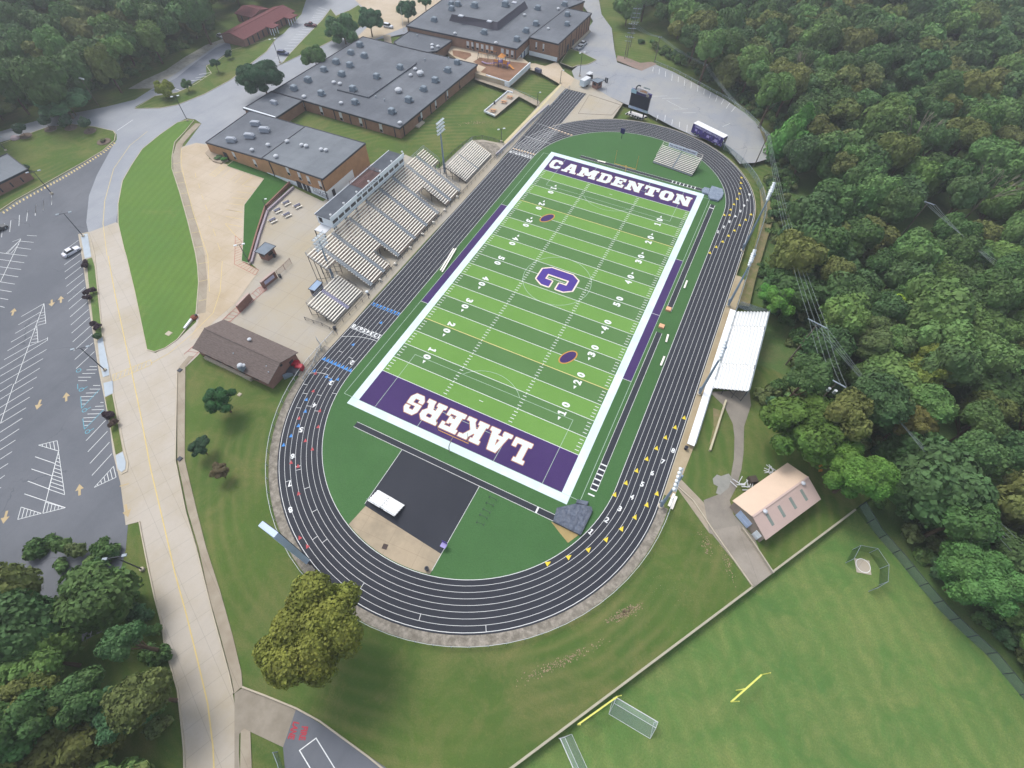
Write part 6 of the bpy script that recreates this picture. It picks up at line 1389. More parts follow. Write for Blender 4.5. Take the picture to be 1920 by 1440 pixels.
tag(MB().wall([tuple(p.xy) for p in ats([(928,218.5),(908,210),(952,172.5),(961,175)])], .35, 0, .55).build('patio_wall', M_white), 'low white wall round the lawn patio', 'wall')
c = at(927, 195); tag(MB().lathe(c, [(.35, 0), (.35, .9), (.25, 1.0)], 10).build('litter_bin', M_steel), 'dark bin against the low white patio wall', 'bin')
# goal posts
M_ygold = pm('gold_post', '#c99a4a', .5, .05); M_yel = pm('faded_yellow_post', '#d3d36c', .5, .05)
for s_, lb in ((-1, 'gold football goalpost at the near end zone'), (1, 'gold football goalpost at the far end zone')):
    o = empty('goalpost', (0, 56.9*s_, 0), lb, 'goalpost', None); m = MB(); q = None
    for k in range(13):
        t = k/12; p = Vector((0, s_*(56.9-2.0*(max(0, t-.35)/.65)**1.8), 3.05*min(1, t*1.15) if t < .9 else 3.05-.0))
        p.z = 3.05*(1-(1-t)**1.6)
        if q is not None: m.tube(q, p, .09)
        q = p
    m.build('gooseneck', M_ygold if s_ > 0 else pm('grey_gold', '#7b7466', .5, .05), o)
    MB().tube((-3.56, s_*54.86, 3.05), (3.56, s_*54.86, 3.05), .09).build('crossbar', M_ygold, o)
    for x in (-3.56, 3.56): MB().tube((x, s_*54.86, 3.05), (x, s_*54.86, 7.6), .05).build('upright', M_ygold, o)
def pgoal(p, q, base, label):
    a, b = at(p[0], p[1], 1.75), at(q[0], q[1], 1.75); o = empty('goalpost', ((a.x+b.x)/2, (a.y+b.y)/2, -1.3), label, 'goalpost'); d = (b-a).normalized(); n = Vector((-d.y, d.x, 0)); c = (a+b)/2
    MB().beam(a, b, .22).build('crossbar', M_yel, o)
    for e in (a, b): MB().tube(e, e+Vector((0, 0, 3.2)), .07).build('upright', M_yel, o)
    bs = at(base[0], base[1], 0.8); MB().tube((bs.x, bs.y, -1.3), (bs.x, bs.y, 1.2), .09).tube((bs.x, bs.y, 1.2), c, .09).build('post', M_yel, o)
pgoal((1370.6, 1316.4), (1428, 1265), (1390, 1293), 'pale yellow practice goalpost standing in the open grass'); pgoal((1083, 1359), (1157.5, 1306), (1110, 1340), 'pale yellow practice goalpost close under the long wall')
N_net = netmat('goal_net', '#a8bdb8', .33)
def sgoal(p, q, r, s_, label, ext=None):
    a, b = at(p[0], p[1], 1.14), at(q[0], q[1], 1.14)
    if ext: b = a+(b-a).normalized()*ext
    c_, e = at(r[0], r[1], -1.28), None; e = c_+(b-a); o = empty('soccer_goal', (a.x, a.y, -1.3), label, 'soccer goal', 'white soccer goals on the practice grass')
    MB().tube(a, b, .07).build('crossbar', M_wpanel, o)
    for v in (a, b): MB().tube(v, (v.x, v.y, -1.3), .07).build('post', M_wpanel, o)
    m = MB(); k1 = (a+c_)/2; k1 = a.lerp(c_, .35)+Vector((0, 0, .5)); k2 = b.lerp(e, .35)+Vector((0, 0, .5))
    for v, w in ((a, k1), (k1, c_), (b, k2), (k2, e), (c_, e), (k1, k2)): m.tube(v, w, .035, n=6)
    for v, w in ((a, c_), (b, e)): m.tube((v.x, v.y, -1.28), w, .03, n=6)
    m.build('net_frame', M_wpanel, o); n_ = MB(); N = 10
    for k in range(N):
        t, t2 = k/N, (k+1)/N; 
        for u0, u1 in ((a, k1), (k1, c_)):
            v0, v1 = (b if u0 is a else k2), (k2 if u1 is k1 else e); n_.face([u0.lerp(v0, t), u0.lerp(v0, t2), u1.lerp(v1, t2)+Vector((0, 0, .0)), u1.lerp(v1, t)])
    for v, kk, w in ((a, k1, c_), (b, k2, e)): n_.face([v, kk, w, (v.x, v.y, -1.28)])
    n_.build('net', N_net, o)
sgoal((1155, 1307.7), (1233.6, 1354), (1141.5, 1338.6), (1219, 1383), 'whole soccer goal in view at the end of the wall'); sgoal((1050.5, 1385), (1075, 1440.6), (1072, 1376.5), (1095, 1438), 'soccer goal cut off by the bottom edge', 7.3)
# landing mats
def mat_(name, px, h, m, label):
    h *= .7
    P = [tuple(p.xy) for p in ats(px, h)]; b = MB().prism(P, 0, h); c = cen(P)
    b.prism([tuple(c.xy.lerp(Vector(q), .93)) for q in P], h, h+.07)
    return tag(b.build(name, m), label, 'landing mat')
tp1 = NT('tarp'); cc_ = tp1.mix(tp1.ramp(tp1.noise(.9, 5, .7), .35, .65), lin('#3f4757'), lin('#5a6475')); tp1.bump(tp1.noise(1.2, 4), .4, 1); tp1.done(cc_, .45, .5)
tp2 = NT('pale_tarp'); cc_ = tp2.mix(tp2.ramp(tp2.noise(.8, 5, .7), .35, .65), lin('#6d7b8e'), lin('#8693a5')); tp2.bump(tp2.noise(1.2, 4), .4, 1); tp2.done(cc_, .45, .5)
mat_('landing_mat', [(1044,952),(1080,944),(1109,950),(1111,958),(1089,1003),(1037,977)], .8, tp1.m, 'dark tarp covered landing mat at the near bend'); mat_('landing_mat', [(1082,936),(1104,940),(1101,948),(1080,943)], .6, tp1.m, 'small dark mat at the end of the right runway')
mat_('landing_mat', [(1332,353),(1335,348),(1355,354),(1357,362),(1354,370),(1347,376),(1331,372),(1328,365)], .8, tp2.m, 'pale grey tarp covered landing mat at the far right corner'); mat_('landing_mat', [(1316,355),(1321,350.5),(1331,353),(1328,364),(1317,361)], .6, tp2.m, 'small pale grey mat at the end of the far cross runway')
# hurdles
for k, (x0, y0, x1, y1) in enumerate(((320,830,495,900),(400,640,580,730),(485,500,655,590),(565,340,740,410),(645,190,815,260))):
    a, b = at(870+x0/13.6, 920+y0/13.6), at(870+x1/13.6, 920+y1/13.6); o = empty('hurdle', a, ('nearest','second nearest','middle','fourth','farthest')[k]+' dark hurdle of the row on the near bend turf', 'hurdle', 'dark hurdles on the turf'); d = (b-a).normalized(); n = Vector((-d.y, d.x, 0))
    for v in (a, b): MB().beam(v, v+Vector((0, 0, .9)), .06).build('upright', M_steel, o); MB().beam(v, v+n*.7+Vector((0, 0, .04)), .06).build('foot', M_steel, o)
    MB().beam(a+Vector((0, 0, .86)), b+Vector((0, 0, .86)), .04, .1).build('bar', M_steel, o)
# old scoreboard seen from its edge
p = at(574, 1052); Hh = hgt((574, 1052), (491, 977))*.86; o = empty('old_scoreboard', p, 'tall white board on dark legs seen edge on beside the big yellow green tree', 'scoreboard'); d = Vector((.995, -.1, 0)).normalized()
for s_ in (-1.0, 1.0): MB().beam(p+d*s_, p+d*s_+Vector((0, 0, 2.7)), .3).build('leg', M_trim, o)
MB().box(p+Vector((0, 0, (Hh+2.6)/2)), (3.4, .9, Hh-2.6), math.atan2(d.y, d.x)).build('board', pm('pale_board', '#b6c6dc', .6, .05), o)
MB().box(p+Vector((.1, .5, (Hh+2.6)/2)), (3.1, .1, Hh-3), math.atan2(d.y, d.x)).build('face_panel', M_trim, o)
# storage by concession
block(557, 686, (1.6, 1.3), 1.4, 'red_bin', 'red bin nearer the brick concession gable', pm('red_plastic', '#a8283a', .5, .05), 'bin', R(30)); block(563.5, 692, (1.6, 1.2), 1.3, 'red_bin', 'red bin nearer the track fence', pm('red_plastic', '#a8283a'), 'bin', R(20)); block(551, 698, (2.4, 1.8), 1.0, 'machine_cabinet', 'dark machine cabinet below the red bins', M_steel, 'cabinet', R(20)); block(543, 705, (2.6, .8), .9, 'metal_tank', 'silver tank beside the concession gable corner', M_unit, 'tank', R(60))
block(1009, 134.5, (2.9, 1.3), 1.1, 'dark_skip', 'dark covered skip at the foot of the white playground wall', M_slate, 'skip', R(-20))
block(449.5, 740, (.8, .8), .12, 'valve_cover', 'small pale valve cover near the round green tree', M_kerb, 'cover'); block(338, 695, (.9, .9), .25, 'drain_box', 'dark square drain on the pavement near the crosswalk', M_trim, 'drain'); block(338, 861, (.9, .9), .25, 'drain_box', 'dark square drain halfway down the right pavement', M_trim, 'drain'); block(317, 626, (1.4, 1.2), .17, 'manhole', 'pale manhole near the lower tip of the mown island', M_kerb, 'manhole')
for px, py, l in ((365, 596, 'brown planter at the edge of the mown island'),): 
    c = at(px, py); o = empty('planter_heap', c, l, 'planter'); MB().lathe(c, [(.8, 0), (.9, .4), (.5, .7)], 12).build('pot', pm('rust_brown', '#7a4a3a', .9, .2, 3), o); MB().box(c+Vector((.3, .5, .7)), (.5, .5, .3)).build('soil', M_trim, o)
tag(MB().wall([tuple(at(347, 617).xy), tuple(at(360, 600).xy)], .5, 0, .5).build('barrier', M_white), 'white barrier on the island edge beside the brown planter', 'barrier')
# shrine-like playhouse near the trees
c = at(1522, 866, -.5); c.z = gz(c.x, c.y); o = empty('playhouse', c, 'small playhouse with purple roof and orange slide under the trees', 'playhouse'); MB().box(c+Vector((0, 0, 1.0)), (1.8, 1.8, 2)).build('wall', pm('dark_red_wall', '#5b3440', .8, .1), o)
m = MB(); m.face([c+Vector((-1.3, -1.1, 1.9)), c+Vector((1.3, -1.1, 1.9)), c+Vector((1.3, 0, 2.7)), c+Vector((-1.3, 0, 2.7))]); m.face([c+Vector((1.3, 1.1, 1.9)), c+Vector((-1.3, 1.1, 1.9)), c+Vector((-1.3, 0, 2.7)), c+Vector((1.3, 0, 2.7))]); m.build('roof', pm('purple_roof', '#6a4d84', .7, .1), o)
MB().beam(c+Vector((.9, -.9, 1.6)), c+Vector((1.6, -2.0, .2)), .8, .1).build('slide', pm('orange_slide', '#c38a3a', .6, .1), o)
rng = random.Random(5)
for cx, cy, n_, l, cat in ((1443, 886, 7, 'stack of white and grey poles against the metal shed', 'pole stack'), (1392, 917, 8, 'jumble of white hurdle frames at the corner of the metal shed', 'frame stack')):
    c = at(cx, cy); m = MB()
    for k in range(n_*2): a_ = c+Vector((rng.uniform(-1.5, 1.5), rng.uniform(-1, 1), rng.uniform(.1, .8))); t = rng.uniform(0, 3.1); m.beam(a_, a_+Vector((math.cos(t)*1.6, math.sin(t)*1.6, rng.uniform(-.3, .5))), .12)
    tag(m.build('metal_frame_stack', M_wpanel), l, cat)
block(1409, 902, (1.6, 1.4), 1.1, 'dark_box', 'dark brown box behind the metal shed wall', pm('dark_brown', '#4a423c', .8, .1), 'box', R(35))
for cx, cy, w, l in ((62, 237, .8, ''),):
    pass
m = MB(); c = at(30, 261)
tag(MB().lathe(c, [(1.3, 0), (1.4, .4), (1.0, .9), (.4, 1.2)], 9).build('boulder', pm('pink_boulder', '#a8989c', .9, .2, 1)), 'pinkish boulder on the kerb of the left lawn island', 'boulder')
# concrete cage floor, discus cage
def poly6(x, y): return (1580+x/6.545, 940+y/6.545)
zg_ = -1.3
struct('discus_pad', MB().prism([tuple(at(*poly6(x, y), zg_).xy) for x, y in ((140,700),(325,730),(350,905),(170,870))], -1.35, -1.22), M_conc)
c = at(*poly6(248, 790), zg_); m = MB(); r_ = 1.25; m.strip([(c.x+r_*math.cos(t), c.y+r_*math.sin(t)) for t in [k*math.pi/16 for k in range(32)]], .12, -1.205, closed=True); struct('discus_ring', m, M_line)
tops = [poly6(*q) for q in ((140,705),(225,540),(435,580),(570,780),(560,985),(430,1062))]; bots = []
o = empty('discus_cage', (c.x, c.y, -1.3), 'netted discus cage around a concrete pad in the practice grass', 'discus cage'); T_ = [at(*q, 1.4) for q in tops]; m = MB(); m2 = MB()
for p in T_: MB().tube((p.x, p.y, -1.3), (p.x, p.y, 1.4), .05).build('pole', M_galv, o)
for p, q in zip(T_, T_[1:]): m.tube(p, q, .03, n=6); m2.face([(p.x, p.y, -1.3), (q.x, q.y, -1.3), q, p])
m.build('top_cable', M_galv, o); m2.build('net', netmat('cage_net', '#2f4a38', .4), o)
# playground -----------------------------------------------------------------
c = at(941, 124, ZT); o = empty('play_structure', c, 'orange and purple climbing frame on the brown playground', 'play structure'); M_pp = pm('purple_play', '#5a4a86', .6, .05); M_op = pm('orange_play', '#cf8a42', .6, .08)
for dx in (-3, -1, 1, 3):
    for dy in (-1.2, 1.2): MB().tube(c+Vector((dx, dy, 0)), c+Vector((dx, dy, 3.6 if abs(dx) < 2 else 2.4)), .12).build('post', M_pp, o)
for dx, h in ((-2, 1.3), (0, 1.8), (2, 1.3)): MB().box(c+Vector((dx, 0, h)), (2, 2.4, .15)).build('platform', M_pp, o)
m = MB(); a_ = c+Vector((0, 0, 4.8))
for k in range(4):
    t0, t1 = R(45+90*k), R(135+90*k); m.face([c+Vector((1.9*math.cos(t0), 1.9*math.sin(t0), 3.6)), c+Vector((1.9*math.cos(t1), 1.9*math.sin(t1), 3.6)), a_])
m.build('roof', M_op, o); MB().box(c+Vector((2, -1.2, 2.2)), (2, .12, 1.4)).build('panel', M_op, o); MB().box(c+Vector((-2, -1.2, 2.0)), (1.8, .12, 1.0)).build('panel', M_op, o)
m = MB(); q = None
for k in range(9):
    t = k/8; p = c+Vector((-3-5.5*t, -.8-1.2*math.sin(t*3), .9-.5*t)); m.box(p, (.55, .9, .12))
m.build('stepping_bridge', pm('mauve_steps', '#8a7590', .7, .1), o); MB().beam(c+Vector((3.2, 0, 1.3)), c+Vector((5.6, -.6, .2)), .9, .12).build('slide', M_op, o)
for px, py, l in ((906, 113, 'thin swing frame nearest the long school roof'), (922, 108, 'thin swing frame near the high school windows')):
    c = at(px, py, ZT); o = empty('swing_frame', c, l, 'swing'); 
    for s_ in (-2.2, 2.2):
        for q in (-.9, .9): MB().tube(c+Vector((s_, q, 0)), c+Vector((s_, 0, 2.6)), .07).build('leg', M_steel, o)
    MB().tube(c+Vector((-2.2, 0, 2.6)), c+Vector((2.2, 0, 2.6)), .07).build('top_bar', M_op, o)
    for s_ in (-.9, .9): MB().box(c+Vector((s_, 0, .5)), (.45, .2, .05)).beam(c+Vector((s_-.2, 0, .5)), c+Vector((s_-.2, 0, 2.6)), .03).beam(c+Vector((s_+.2, 0, .5)), c+Vector((s_+.2, 0, 2.6)), .03).build('swing_seat', M_tyre, o)
# ================================================================ VEGETATION
M_leaf = leafmat('foliage'); M_bark = pm('bark', '#584a3c', .95, .2, 2)
ml = NT('foliage_mass')
def _mass():
    t = ml; at_ = t.n.new('ShaderNodeAttribute'); at_.attribute_name = 'tint'; hs = t.n.new('ShaderNodeHueSaturation'); t.l.new(at_.outputs['Color'], hs.inputs['Color'])
    t.l.new(t.ramp(t.noise(.42, 3), .3, .7, .478, .518), hs.inputs['Hue']); t.l.new(t.ramp(t.noise(2.6, 2), .3, .7, .68, 1.4), hs.inputs['Value'])
    t.l.new(hs.outputs[0], t.b.inputs['Base Color']); t.b.inputs['Roughness'].default_value = .75; t.b.inputs['Specular IOR Level'].default_value = .25
    tr = t.n.new('ShaderNodeBsdfTranslucent'); t.l.new(hs.outputs[0], tr.inputs['Color']); mx = t.n.new('ShaderNodeMixShader'); mx.inputs[0].default_value = .18
    t.l.new(t.b.outputs[0], mx.inputs[1]); t.l.new(tr.outputs[0], mx.inputs[2]); t.l.new(mx.outputs[0], t.out.inputs[0]); return t.m
M_mass = _mass()
def crown_arrays(seed, nq, leaf=.085, lobes=12, shape='round', core=True):
    """unit crown (radius about 1, centre at origin): leaf quads on overlapping lobes + darker inner lobes"""
    g = np.random.default_rng(seed); cs = []; 
    for k in range(lobes):
        th = g.uniform(0, 2*np.pi); el = g.uniform(-.3, 1) if k > 2 else .8; rr = (g.uniform(.35, .68) if shape == 'round' else g.uniform(.2, .8)) if k > 0 else .05
        z = el*.62; rad = rr*math.sqrt(max(.1, 1-(z/1.0)**2))
        if shape == 'cone': z = -.5+1.5*k/lobes; rad = (1-k/lobes)*.55*g.uniform(.4, 1)
        cs.append((rad*math.cos(th), rad*math.sin(th), z*.85, g.uniform(.3, .5) if shape == 'round' else g.uniform(.2, .36) if shape == 'loose' else .42*(1.15-k/lobes)))
    cs = np.array(cs); per = max(1, nq//lobes); P, Nn = [], []
    for c in cs:
        u = g.normal(size=(per, 3)); u /= np.linalg.norm(u, axis=1)[:, None]; u[:, 2] = np.where(u[:, 2] < -.35, -u[:, 2], u[:, 2])
        # knobbly lobes
        kn = g.normal(size=(7, 3)); kn /= np.linalg.norm(kn, axis=1)[:, None]
        bump = 1+.2*np.max(np.maximum(0, u@kn.T)**6, axis=1)-.06
        r = c[3]*bump*g.uniform(.9, 1.06, per); p = c[:3]+u*r[:, None]; ok = np.ones(per, bool)
        for d in cs:
            if d is c: continue
            ok &= np.linalg.norm(p-d[:3], axis=1) > d[3]*.86
        P.append(p[ok]); Nn.append(u[ok])
    P = np.concatenate(P); Nn = np.concatenate(Nn); n = len(P)
    Nn = Nn+g.normal(size=(n, 3))*.45; Nn /= np.linalg.norm(Nn, axis=1)[:, None]
    a = np.cross(Nn, g.normal(size=(n, 3))); a /= np.linalg.norm(a, axis=1)[:, None]; b = np.cross(Nn, a)
    s = leaf*g.uniform(.6, 1.35, n)[:, None]
    V = np.stack([P-a*s-b*s*.7, P+a*s-b*s*.7, P+a*s*.8+b*s*.7, P-a*s*.8+b*s*.7], 1).reshape(-1, 3)
    F = np.arange(4*n).reshape(-1, 4)
    if core:
        ic = bmesh.new(); bmesh.ops.create_icosphere(ic, subdivisions=2, radius=1); iv = np.array([v.co[:] for v in ic.verts]); fi = np.array([[v.index for v in f.verts] for f in ic.faces]); ic.free()
        T, off = [], len(V); VV = [V]
        for c in cs:
            VV.append(c[:3]+iv*c[3]*.86*(1+.07*g.normal(size=(len(iv), 1)))); T.append(np.c_[fi, fi[:, :1]*0-1]+0); T[-1] = fi+off; off += len(iv)
        V = np.concatenate(VV); T = np.concatenate(T)
    else: T = np.zeros((0, 3), int)
    return V, F, T
def mk_mesh(name, V, F, T, mat, tint=None):
    me = bpy.data.meshes.new(name); nv, nf, nt = len(V), len(F), len(T)
    me.vertices.add(nv); me.vertices.foreach_set('co', V.astype(np.float32).ravel()); me.loops.add(nf*4+nt*3); me.loops.foreach_set('vertex_index', np.concatenate([F.ravel(), T.ravel()]).astype(np.int32))
    me.polygons.add(nf+nt); me.polygons.foreach_set('loop_start', np.concatenate([np.arange(nf)*4, nf*4+np.arange(nt)*3]).astype(np.int32)); me.polygons.foreach_set('loop_total', np.concatenate([np.full(nf, 4), np.full(nt, 3)]).astype(np.int32))
    me.update(calc_edges=True); me.materials.append(mat)
    if tint is not None: at_ = me.attributes.new('tint', 'FLOAT_COLOR', 'POINT'); at_.data.foreach_set('color', tint.astype(np.float32).ravel())
    return me
def trunk_mesh(seed):
    g = random.Random(seed); m = MB(); m.tube((0, 0, -.02), (0, 0, .35), .035, .024, 8); m.tube((0, 0, .35), (g.uniform(-.03, .03), g.uniform(-.03, .03), .72), .024, .01, 7)
    for k in range(5):
        a = g.uniform(0, 6.3); z = g.uniform(.3, .5); m.tube((0, 0, z), (math.cos(a)*.2, math.sin(a)*.2, z+g.uniform(.15, .28)), .012, .005, 5)
    o = m.build('t', M_bark); me = o.data; bpy.data.objects.remove(o); me.name = 'trunk'; return me
TR_ = [trunk_mesh(k) for k in range(3)]
ARR = [crown_arrays(10+k, 5200, .052, 15+(k % 3)*3) for k in range(6)]+[crown_arrays(30, 6000, .05, 15, 'cone')]
CR_ = [mk_mesh('crown', *a, M_leaf) for a in ARR]
BIG = [mk_mesh('crown', *crown_arrays(70+k, 34000, .024, 46, 'loose'), M_leaf) for k in range(2)]; MID = [mk_mesh('crown', *crown_arrays(80+k, 11000, .038, 30, 'loose'), M_leaf) for k in range(3)]
SPARSE = [mk_mesh('crown', *crown_arrays(90, 900, .05, 9, core=False), M_leaf)]
def tree(x, y, Rr, H, color, label, cat='tree', group=None, mesh=None, name='broadleaf_tree', hz=None, seed=0, sz=1.0):
    z = gz(x, y); g = random.Random(seed*7+int(x*13+y*7)); root = bpy.data.objects.new(name, None); C.objects.link(root); root.location = (x, y, z); root.empty_display_size = .5; _org[root.name] = Vector((0, 0, 0))
    tag(root, label, cat, group)
    t = bpy.data.objects.new('trunk', TR_[g.randrange(3)]); C.objects.link(t); t.parent = root; t.scale = (H*.8, H*.8, H)
    c = bpy.data.objects.new('crown', mesh or CR_[g.randrange(6)]); C.objects.link(c); c.parent = root; hz = hz or Rr*.95
    c.location = (0, 0, H-hz*.95); c.scale = (Rr, Rr*g.uniform(.9, 1.1), hz*sz); c.rotation_euler.z = g.uniform(0, 6.28); c.color = color
    return root
def proj(p):
    d = Vector(p)-CAM; w = d.dot(_f)
    return (960+FOC*d.dot(_r)/w, 720-FOC*d.dot(_u)/w, w) if w > 1 else (9e9, 9e9, w)
def ctree(px, py, wpx, H, color, label, mesh=None, **k):
    color = tuple(min(1, v*1.45) for v in color[:3])+(1,)
    """tree whose crown is seen centred at (px, py), wpx wide"""
    z = H*.62
    for _ in range(3): p = at(px, py, z); zz = H*.62+gz(p.x, p.y); z = zz
    w = proj(p)[2]; Rr = wpx/2*w/FOC
    return tree(p.x, p.y, Rr, H, color, label, mesh=mesh, **k)
g1c, g2c, g3c, g4c = lin('#2f4a2a'), lin('#3f5c2c'), lin('#577331'), lin('#6e7530')
ctree(592, 1172, 205, 19, lin('#646a2e'), 'huge yellow green tree overhanging the near bend of the track', BIG[0], name='broadleaf_tree', hz=9)
ctree(487, 140, 84, 13, lin('#2c4a33'), 'big dark round tree beside the pale road near the long school', BIG[1], hz=7)
ctree(588, 103, 46, 8.5, lin('#48663a'), 'medium green tree between the service road and the school roof', MID[0]); ctree(640, 45, 70, 12, lin('#41633f'), 'large green tree over the grass wedge beside the tan road', MID[1]); ctree(692, 35, 50, 11, lin('#3b5c41'), 'green tree just right of the large one by the tan road', MID[2])
ctree(763, 18, 42, 10, lin('#35573f'), 'rounded green tree at the corner of the high school roof', MID[0]); ctree(797, 3, 28, 9, lin('#3c5f3c'), 'green tree cut by the top edge beside the high school', MID[1])
ctree(307, 163, 38, 6, lin('#66722c'), 'small yellow green tree on the tip of the left lawn wedge', MID[0]); ctree(348, 157, 22, 4.5, lin('#44603a'), 'small loose tree by the few left parking bays', MID[1]); ctree(404, 120, 20, 5, lin('#2f4d35'), 'small dark tree on the lawn below the red roofed building', MID[2])
ctree(413, 749, 62, 8, lin('#2e5230'), 'round dark green tree on the lawn below the concession building', MID[1], sz=.9); ctree(374, 838, 40, 5, lin('#2f4632'), 'small dark leafy tree left of the brownish one on the lawn', MID[0], sz=.8); ctree(410, 884, 36, 4.5, lin('#57503a'), 'small brownish tree on the lawn beside the track', MID[2], sz=.8)
ctree(1508, 800, 160, 15, lin('#47602a'), 'large olive green tree at the wood edge above the metal shed', MID[0], hz=7); ctree(1612, 888, 128, 14, lin('#4d7030'), 'bright green rounded tree right of the metal shed', BIG[1], hz=6.5)
ctree(1845, 1085, 160, 14, lin('#456a38'), 'bushy willow like tree beside the practice field fence', BIG[0], hz=7); ctree(1679, 592, 58, 13, lin('#7f9a35'), 'bright lime yellow tree in the middle of the right woods', MID[2]); ctree(1492, 503, 58, 12, lin('#74953a'), 'lime green tree at the wood edge above the visitor stand', MID[0])
ctree(1500, 235, 95, 20, lin('#4d7a3c'), 'tall pointed bright green tree below the far car park', CR_[6], hz=12); ctree(1460, 560, 70, 11, lin('#4f7a35'), 'green tree touching the back of the visitor stand', MID[1]); ctree(1408, 42, 60, 13, lin('#6c7d3c'), 'yellowish green tree near the top of the right woods', MID[1]); ctree(1447, 68, 34, 12, lin('#77863a'), 'small yellowish tree just below the other near the top', MID[2])
ctree(122, 186, 96, 9, lin('#4a6b4c'), 'wide grey green tree beside the upper left road', MID[2], hz=5); ctree(1650, 640, 110, 14, lin('#4d5e38'), 'olive tree below the lime yellow one', MID[0]); ctree(1740, 690, 110, 15, lin('#5f6a2f'), 'broad yellow olive tree left of the power cables', MID[1])
ctree(1700, 790, 90, 14, lin('#5c5c30'), 'brownish olive tree in the right woods near the cables', MID[2]); ctree(1446, 190, 44, 7, lin('#3f5f42'), 'round bush like tree at the far car park fence', MID[0])
ctree(70, 1320, 120, 14, lin('#5a6132'), 'yellow olive tree near the bottom left corner', MID[1]); ctree(240, 1330, 110, 10, lin('#3f6040'), 'pale green loose tree at the bottom beside the road', MID[2])
def inside(px, py, poly):
    c = False; n = len(poly)
    for i in range(n):
        x1, y1 = poly[i]; x2, y2 = poly[(i+1) % n]
        if (y1 > py) != (y2 > py) and px < (x2-x1)*(py-y1)/(y2-y1)+x1: c = not c
    return c
FR = [(1150,-140),(1165,10),(1215,42),(1262,80),(1325,112),(1395,152),(1450,186),(1485,235),(1492,300),(1500,370),(1492,430),(1462,470),(1462,540),(1490,590),(1490,700),(1475,755),(1560,828),(1660,860),(1720,930),(1790,1000),(1930,1180),(2050,1330),(2500,1600),(2900,300),(2500,-140)]
FLf = [(-700,-140),(600,-140),(578,-30),(540,-30),(500,-28),(425,-20),(385,25),(330,64),(282,98),(225,124),(170,136),(110,150),(50,170),(-20,196),(-700,380)]
FB = [(-500,1085),(20,1050),(110,1035),(205,1048),(232,1110),(258,1180),(280,1260),(296,1360),(305,1480),(300,1700),(-600,1700)]
def segd(x, y, x1, y1, x2, y2, r=0):
    dx, dy = x2-x1, y2-y1; t = max(0, min(1, ((x-x1)*dx+(y-y1)*dy)/(dx*dx+dy*dy))); return math.hypot(x-x1-t*dx, y-y1-t*dy)
CLR = [(1470,700,1530,600,30),(1530,770,1572,712,26),(1722,408,1742,380,26),(1165,110,1215,15,26),(1224,118,1240,66,16),(1312,150,1326,120,14),(1530,625,1700,790,0)]
rg = random.Random(11); cand = []
sp_ = 8.2
for i in range(-75, 60):
    for j in range(-30, 66):
        x, y = i*sp_+(j % 2)*sp_/2+rg.uniform(-2.6, 2.6), j*sp_+rg.uniform(-2.6, 2.6); H = rg.uniform(10, 19.5); Rr = rg.choice((rg.uniform(3.4, 5), rg.uniform(4.6, 6.6), rg.uniform(5.5, 8))); z = gz(x, y)
        px, py, w = proj((x, y, z+H*.62))
        if w < 20 or w > 620: continue
        reg = 'R' if inside(px, py, FR) else 'L' if inside(px, py, FLf) else 'B' if inside(px, py, FB) else None
        if reg is None: continue
        if any(segd(px, py, *q) < q[4] for q in CLR): continue
        if reg == 'B': H *= .8; Rr *= .85
        vis = -60 < px < 1980 and -60 < py < 1500
        cand.append((0 if vis else 1, -Rr/w, x, y, Rr, H, reg, w))
cand.sort()
GRP = {'R': 'trees of the woods right of the track', 'L': 'trees of the woods at the upper left', 'B': 'trees of the woods at the lower left'}
LABS = {'R': ('dark green broadleaf tree in the woods right of the track', 'olive green broadleaf tree in the woods right of the track', 'light green broadleaf tree in the woods right of the track'), 'L': ('dark green broadleaf tree in the woods at the upper left', 'olive green broadleaf tree in the woods at the upper left', 'light green broadleaf tree in the woods at the upper left'), 'B': ('dark green broadleaf tree in the woods at the lower left', 'olive green broadleaf tree in the woods at the lower left', 'light green broadleaf tree in the woods at the lower left')}
def tcol(reg):
    k = rg.choices((0, 1, 2), (6, 2.2, 2))[0]; base = {0: '#4b683b', 1: '#66703e', 2: '#5f8045'}[k]; c = lin(base, rg.uniform(.85, 1.15)); return k, (c[0]*rg.uniform(.9, 1.1), c[1], c[2]*rg.uniform(.9, 1.15), 1)
NV = 270; mass = []
for n_, t in enumerate(cand):
    v_, s_, x, y, Rr, H, reg, w = t; k, col = tcol(reg)
    if n_ < NV and v_ == 0: tree(x, y, Rr, H, col, LABS[reg][k], group=GRP[reg]+', '+('dark', 'olive', 'light')[k], hz=min(H*.52, Rr*(rg.uniform(1.3, 1.55) if reg == 'L' else rg.uniform(1.05, 1.3))))
    else: mass.append((x, y, Rr, H, col))
print('TREES', len(cand), 'mass', len(mass))
def merge(name, items, label, arrs, kind='stuff', f=.62):
    VV, FF, TT, CC = [], [], [], []; off = 0
    for x, y, Rr, H, col in items:
        V, F, T = arrs[rg.randrange(len(arrs))]; a = rg.uniform(0, 6.28); ca, sa = math.cos(a), math.sin(a); hz = Rr*rg.uniform(.9, 1.15)
        W = np.empty_like(V); W[:, 0] = (V[:, 0]*ca-V[:, 1]*sa)*Rr+x; W[:, 1] = (V[:, 0]*sa+V[:, 1]*ca)*Rr+y; W[:, 2] = V[:, 2]*hz+gz(x, y)+H-hz*.95
        VV.append(W); FF.append(F+off); TT.append(T+off); CC.append(np.tile(np.array(col), (len(V), 1))); off += len(V)
    if not VV: return
    me = mk_mesh(name, np.concatenate(VV), np.concatenate(FF), np.concatenate(TT), M_mass, np.concatenate(CC)); o = bpy.data.objects.new(name, me); C.objects.link(o); tag(o, label, kind=kind)
small = [crown_arrays(200+k, 900, .11, 12) for k in range(4)]
merge('far_woods', mass, 'distant woodland canopy beyond the nearer trees', small)
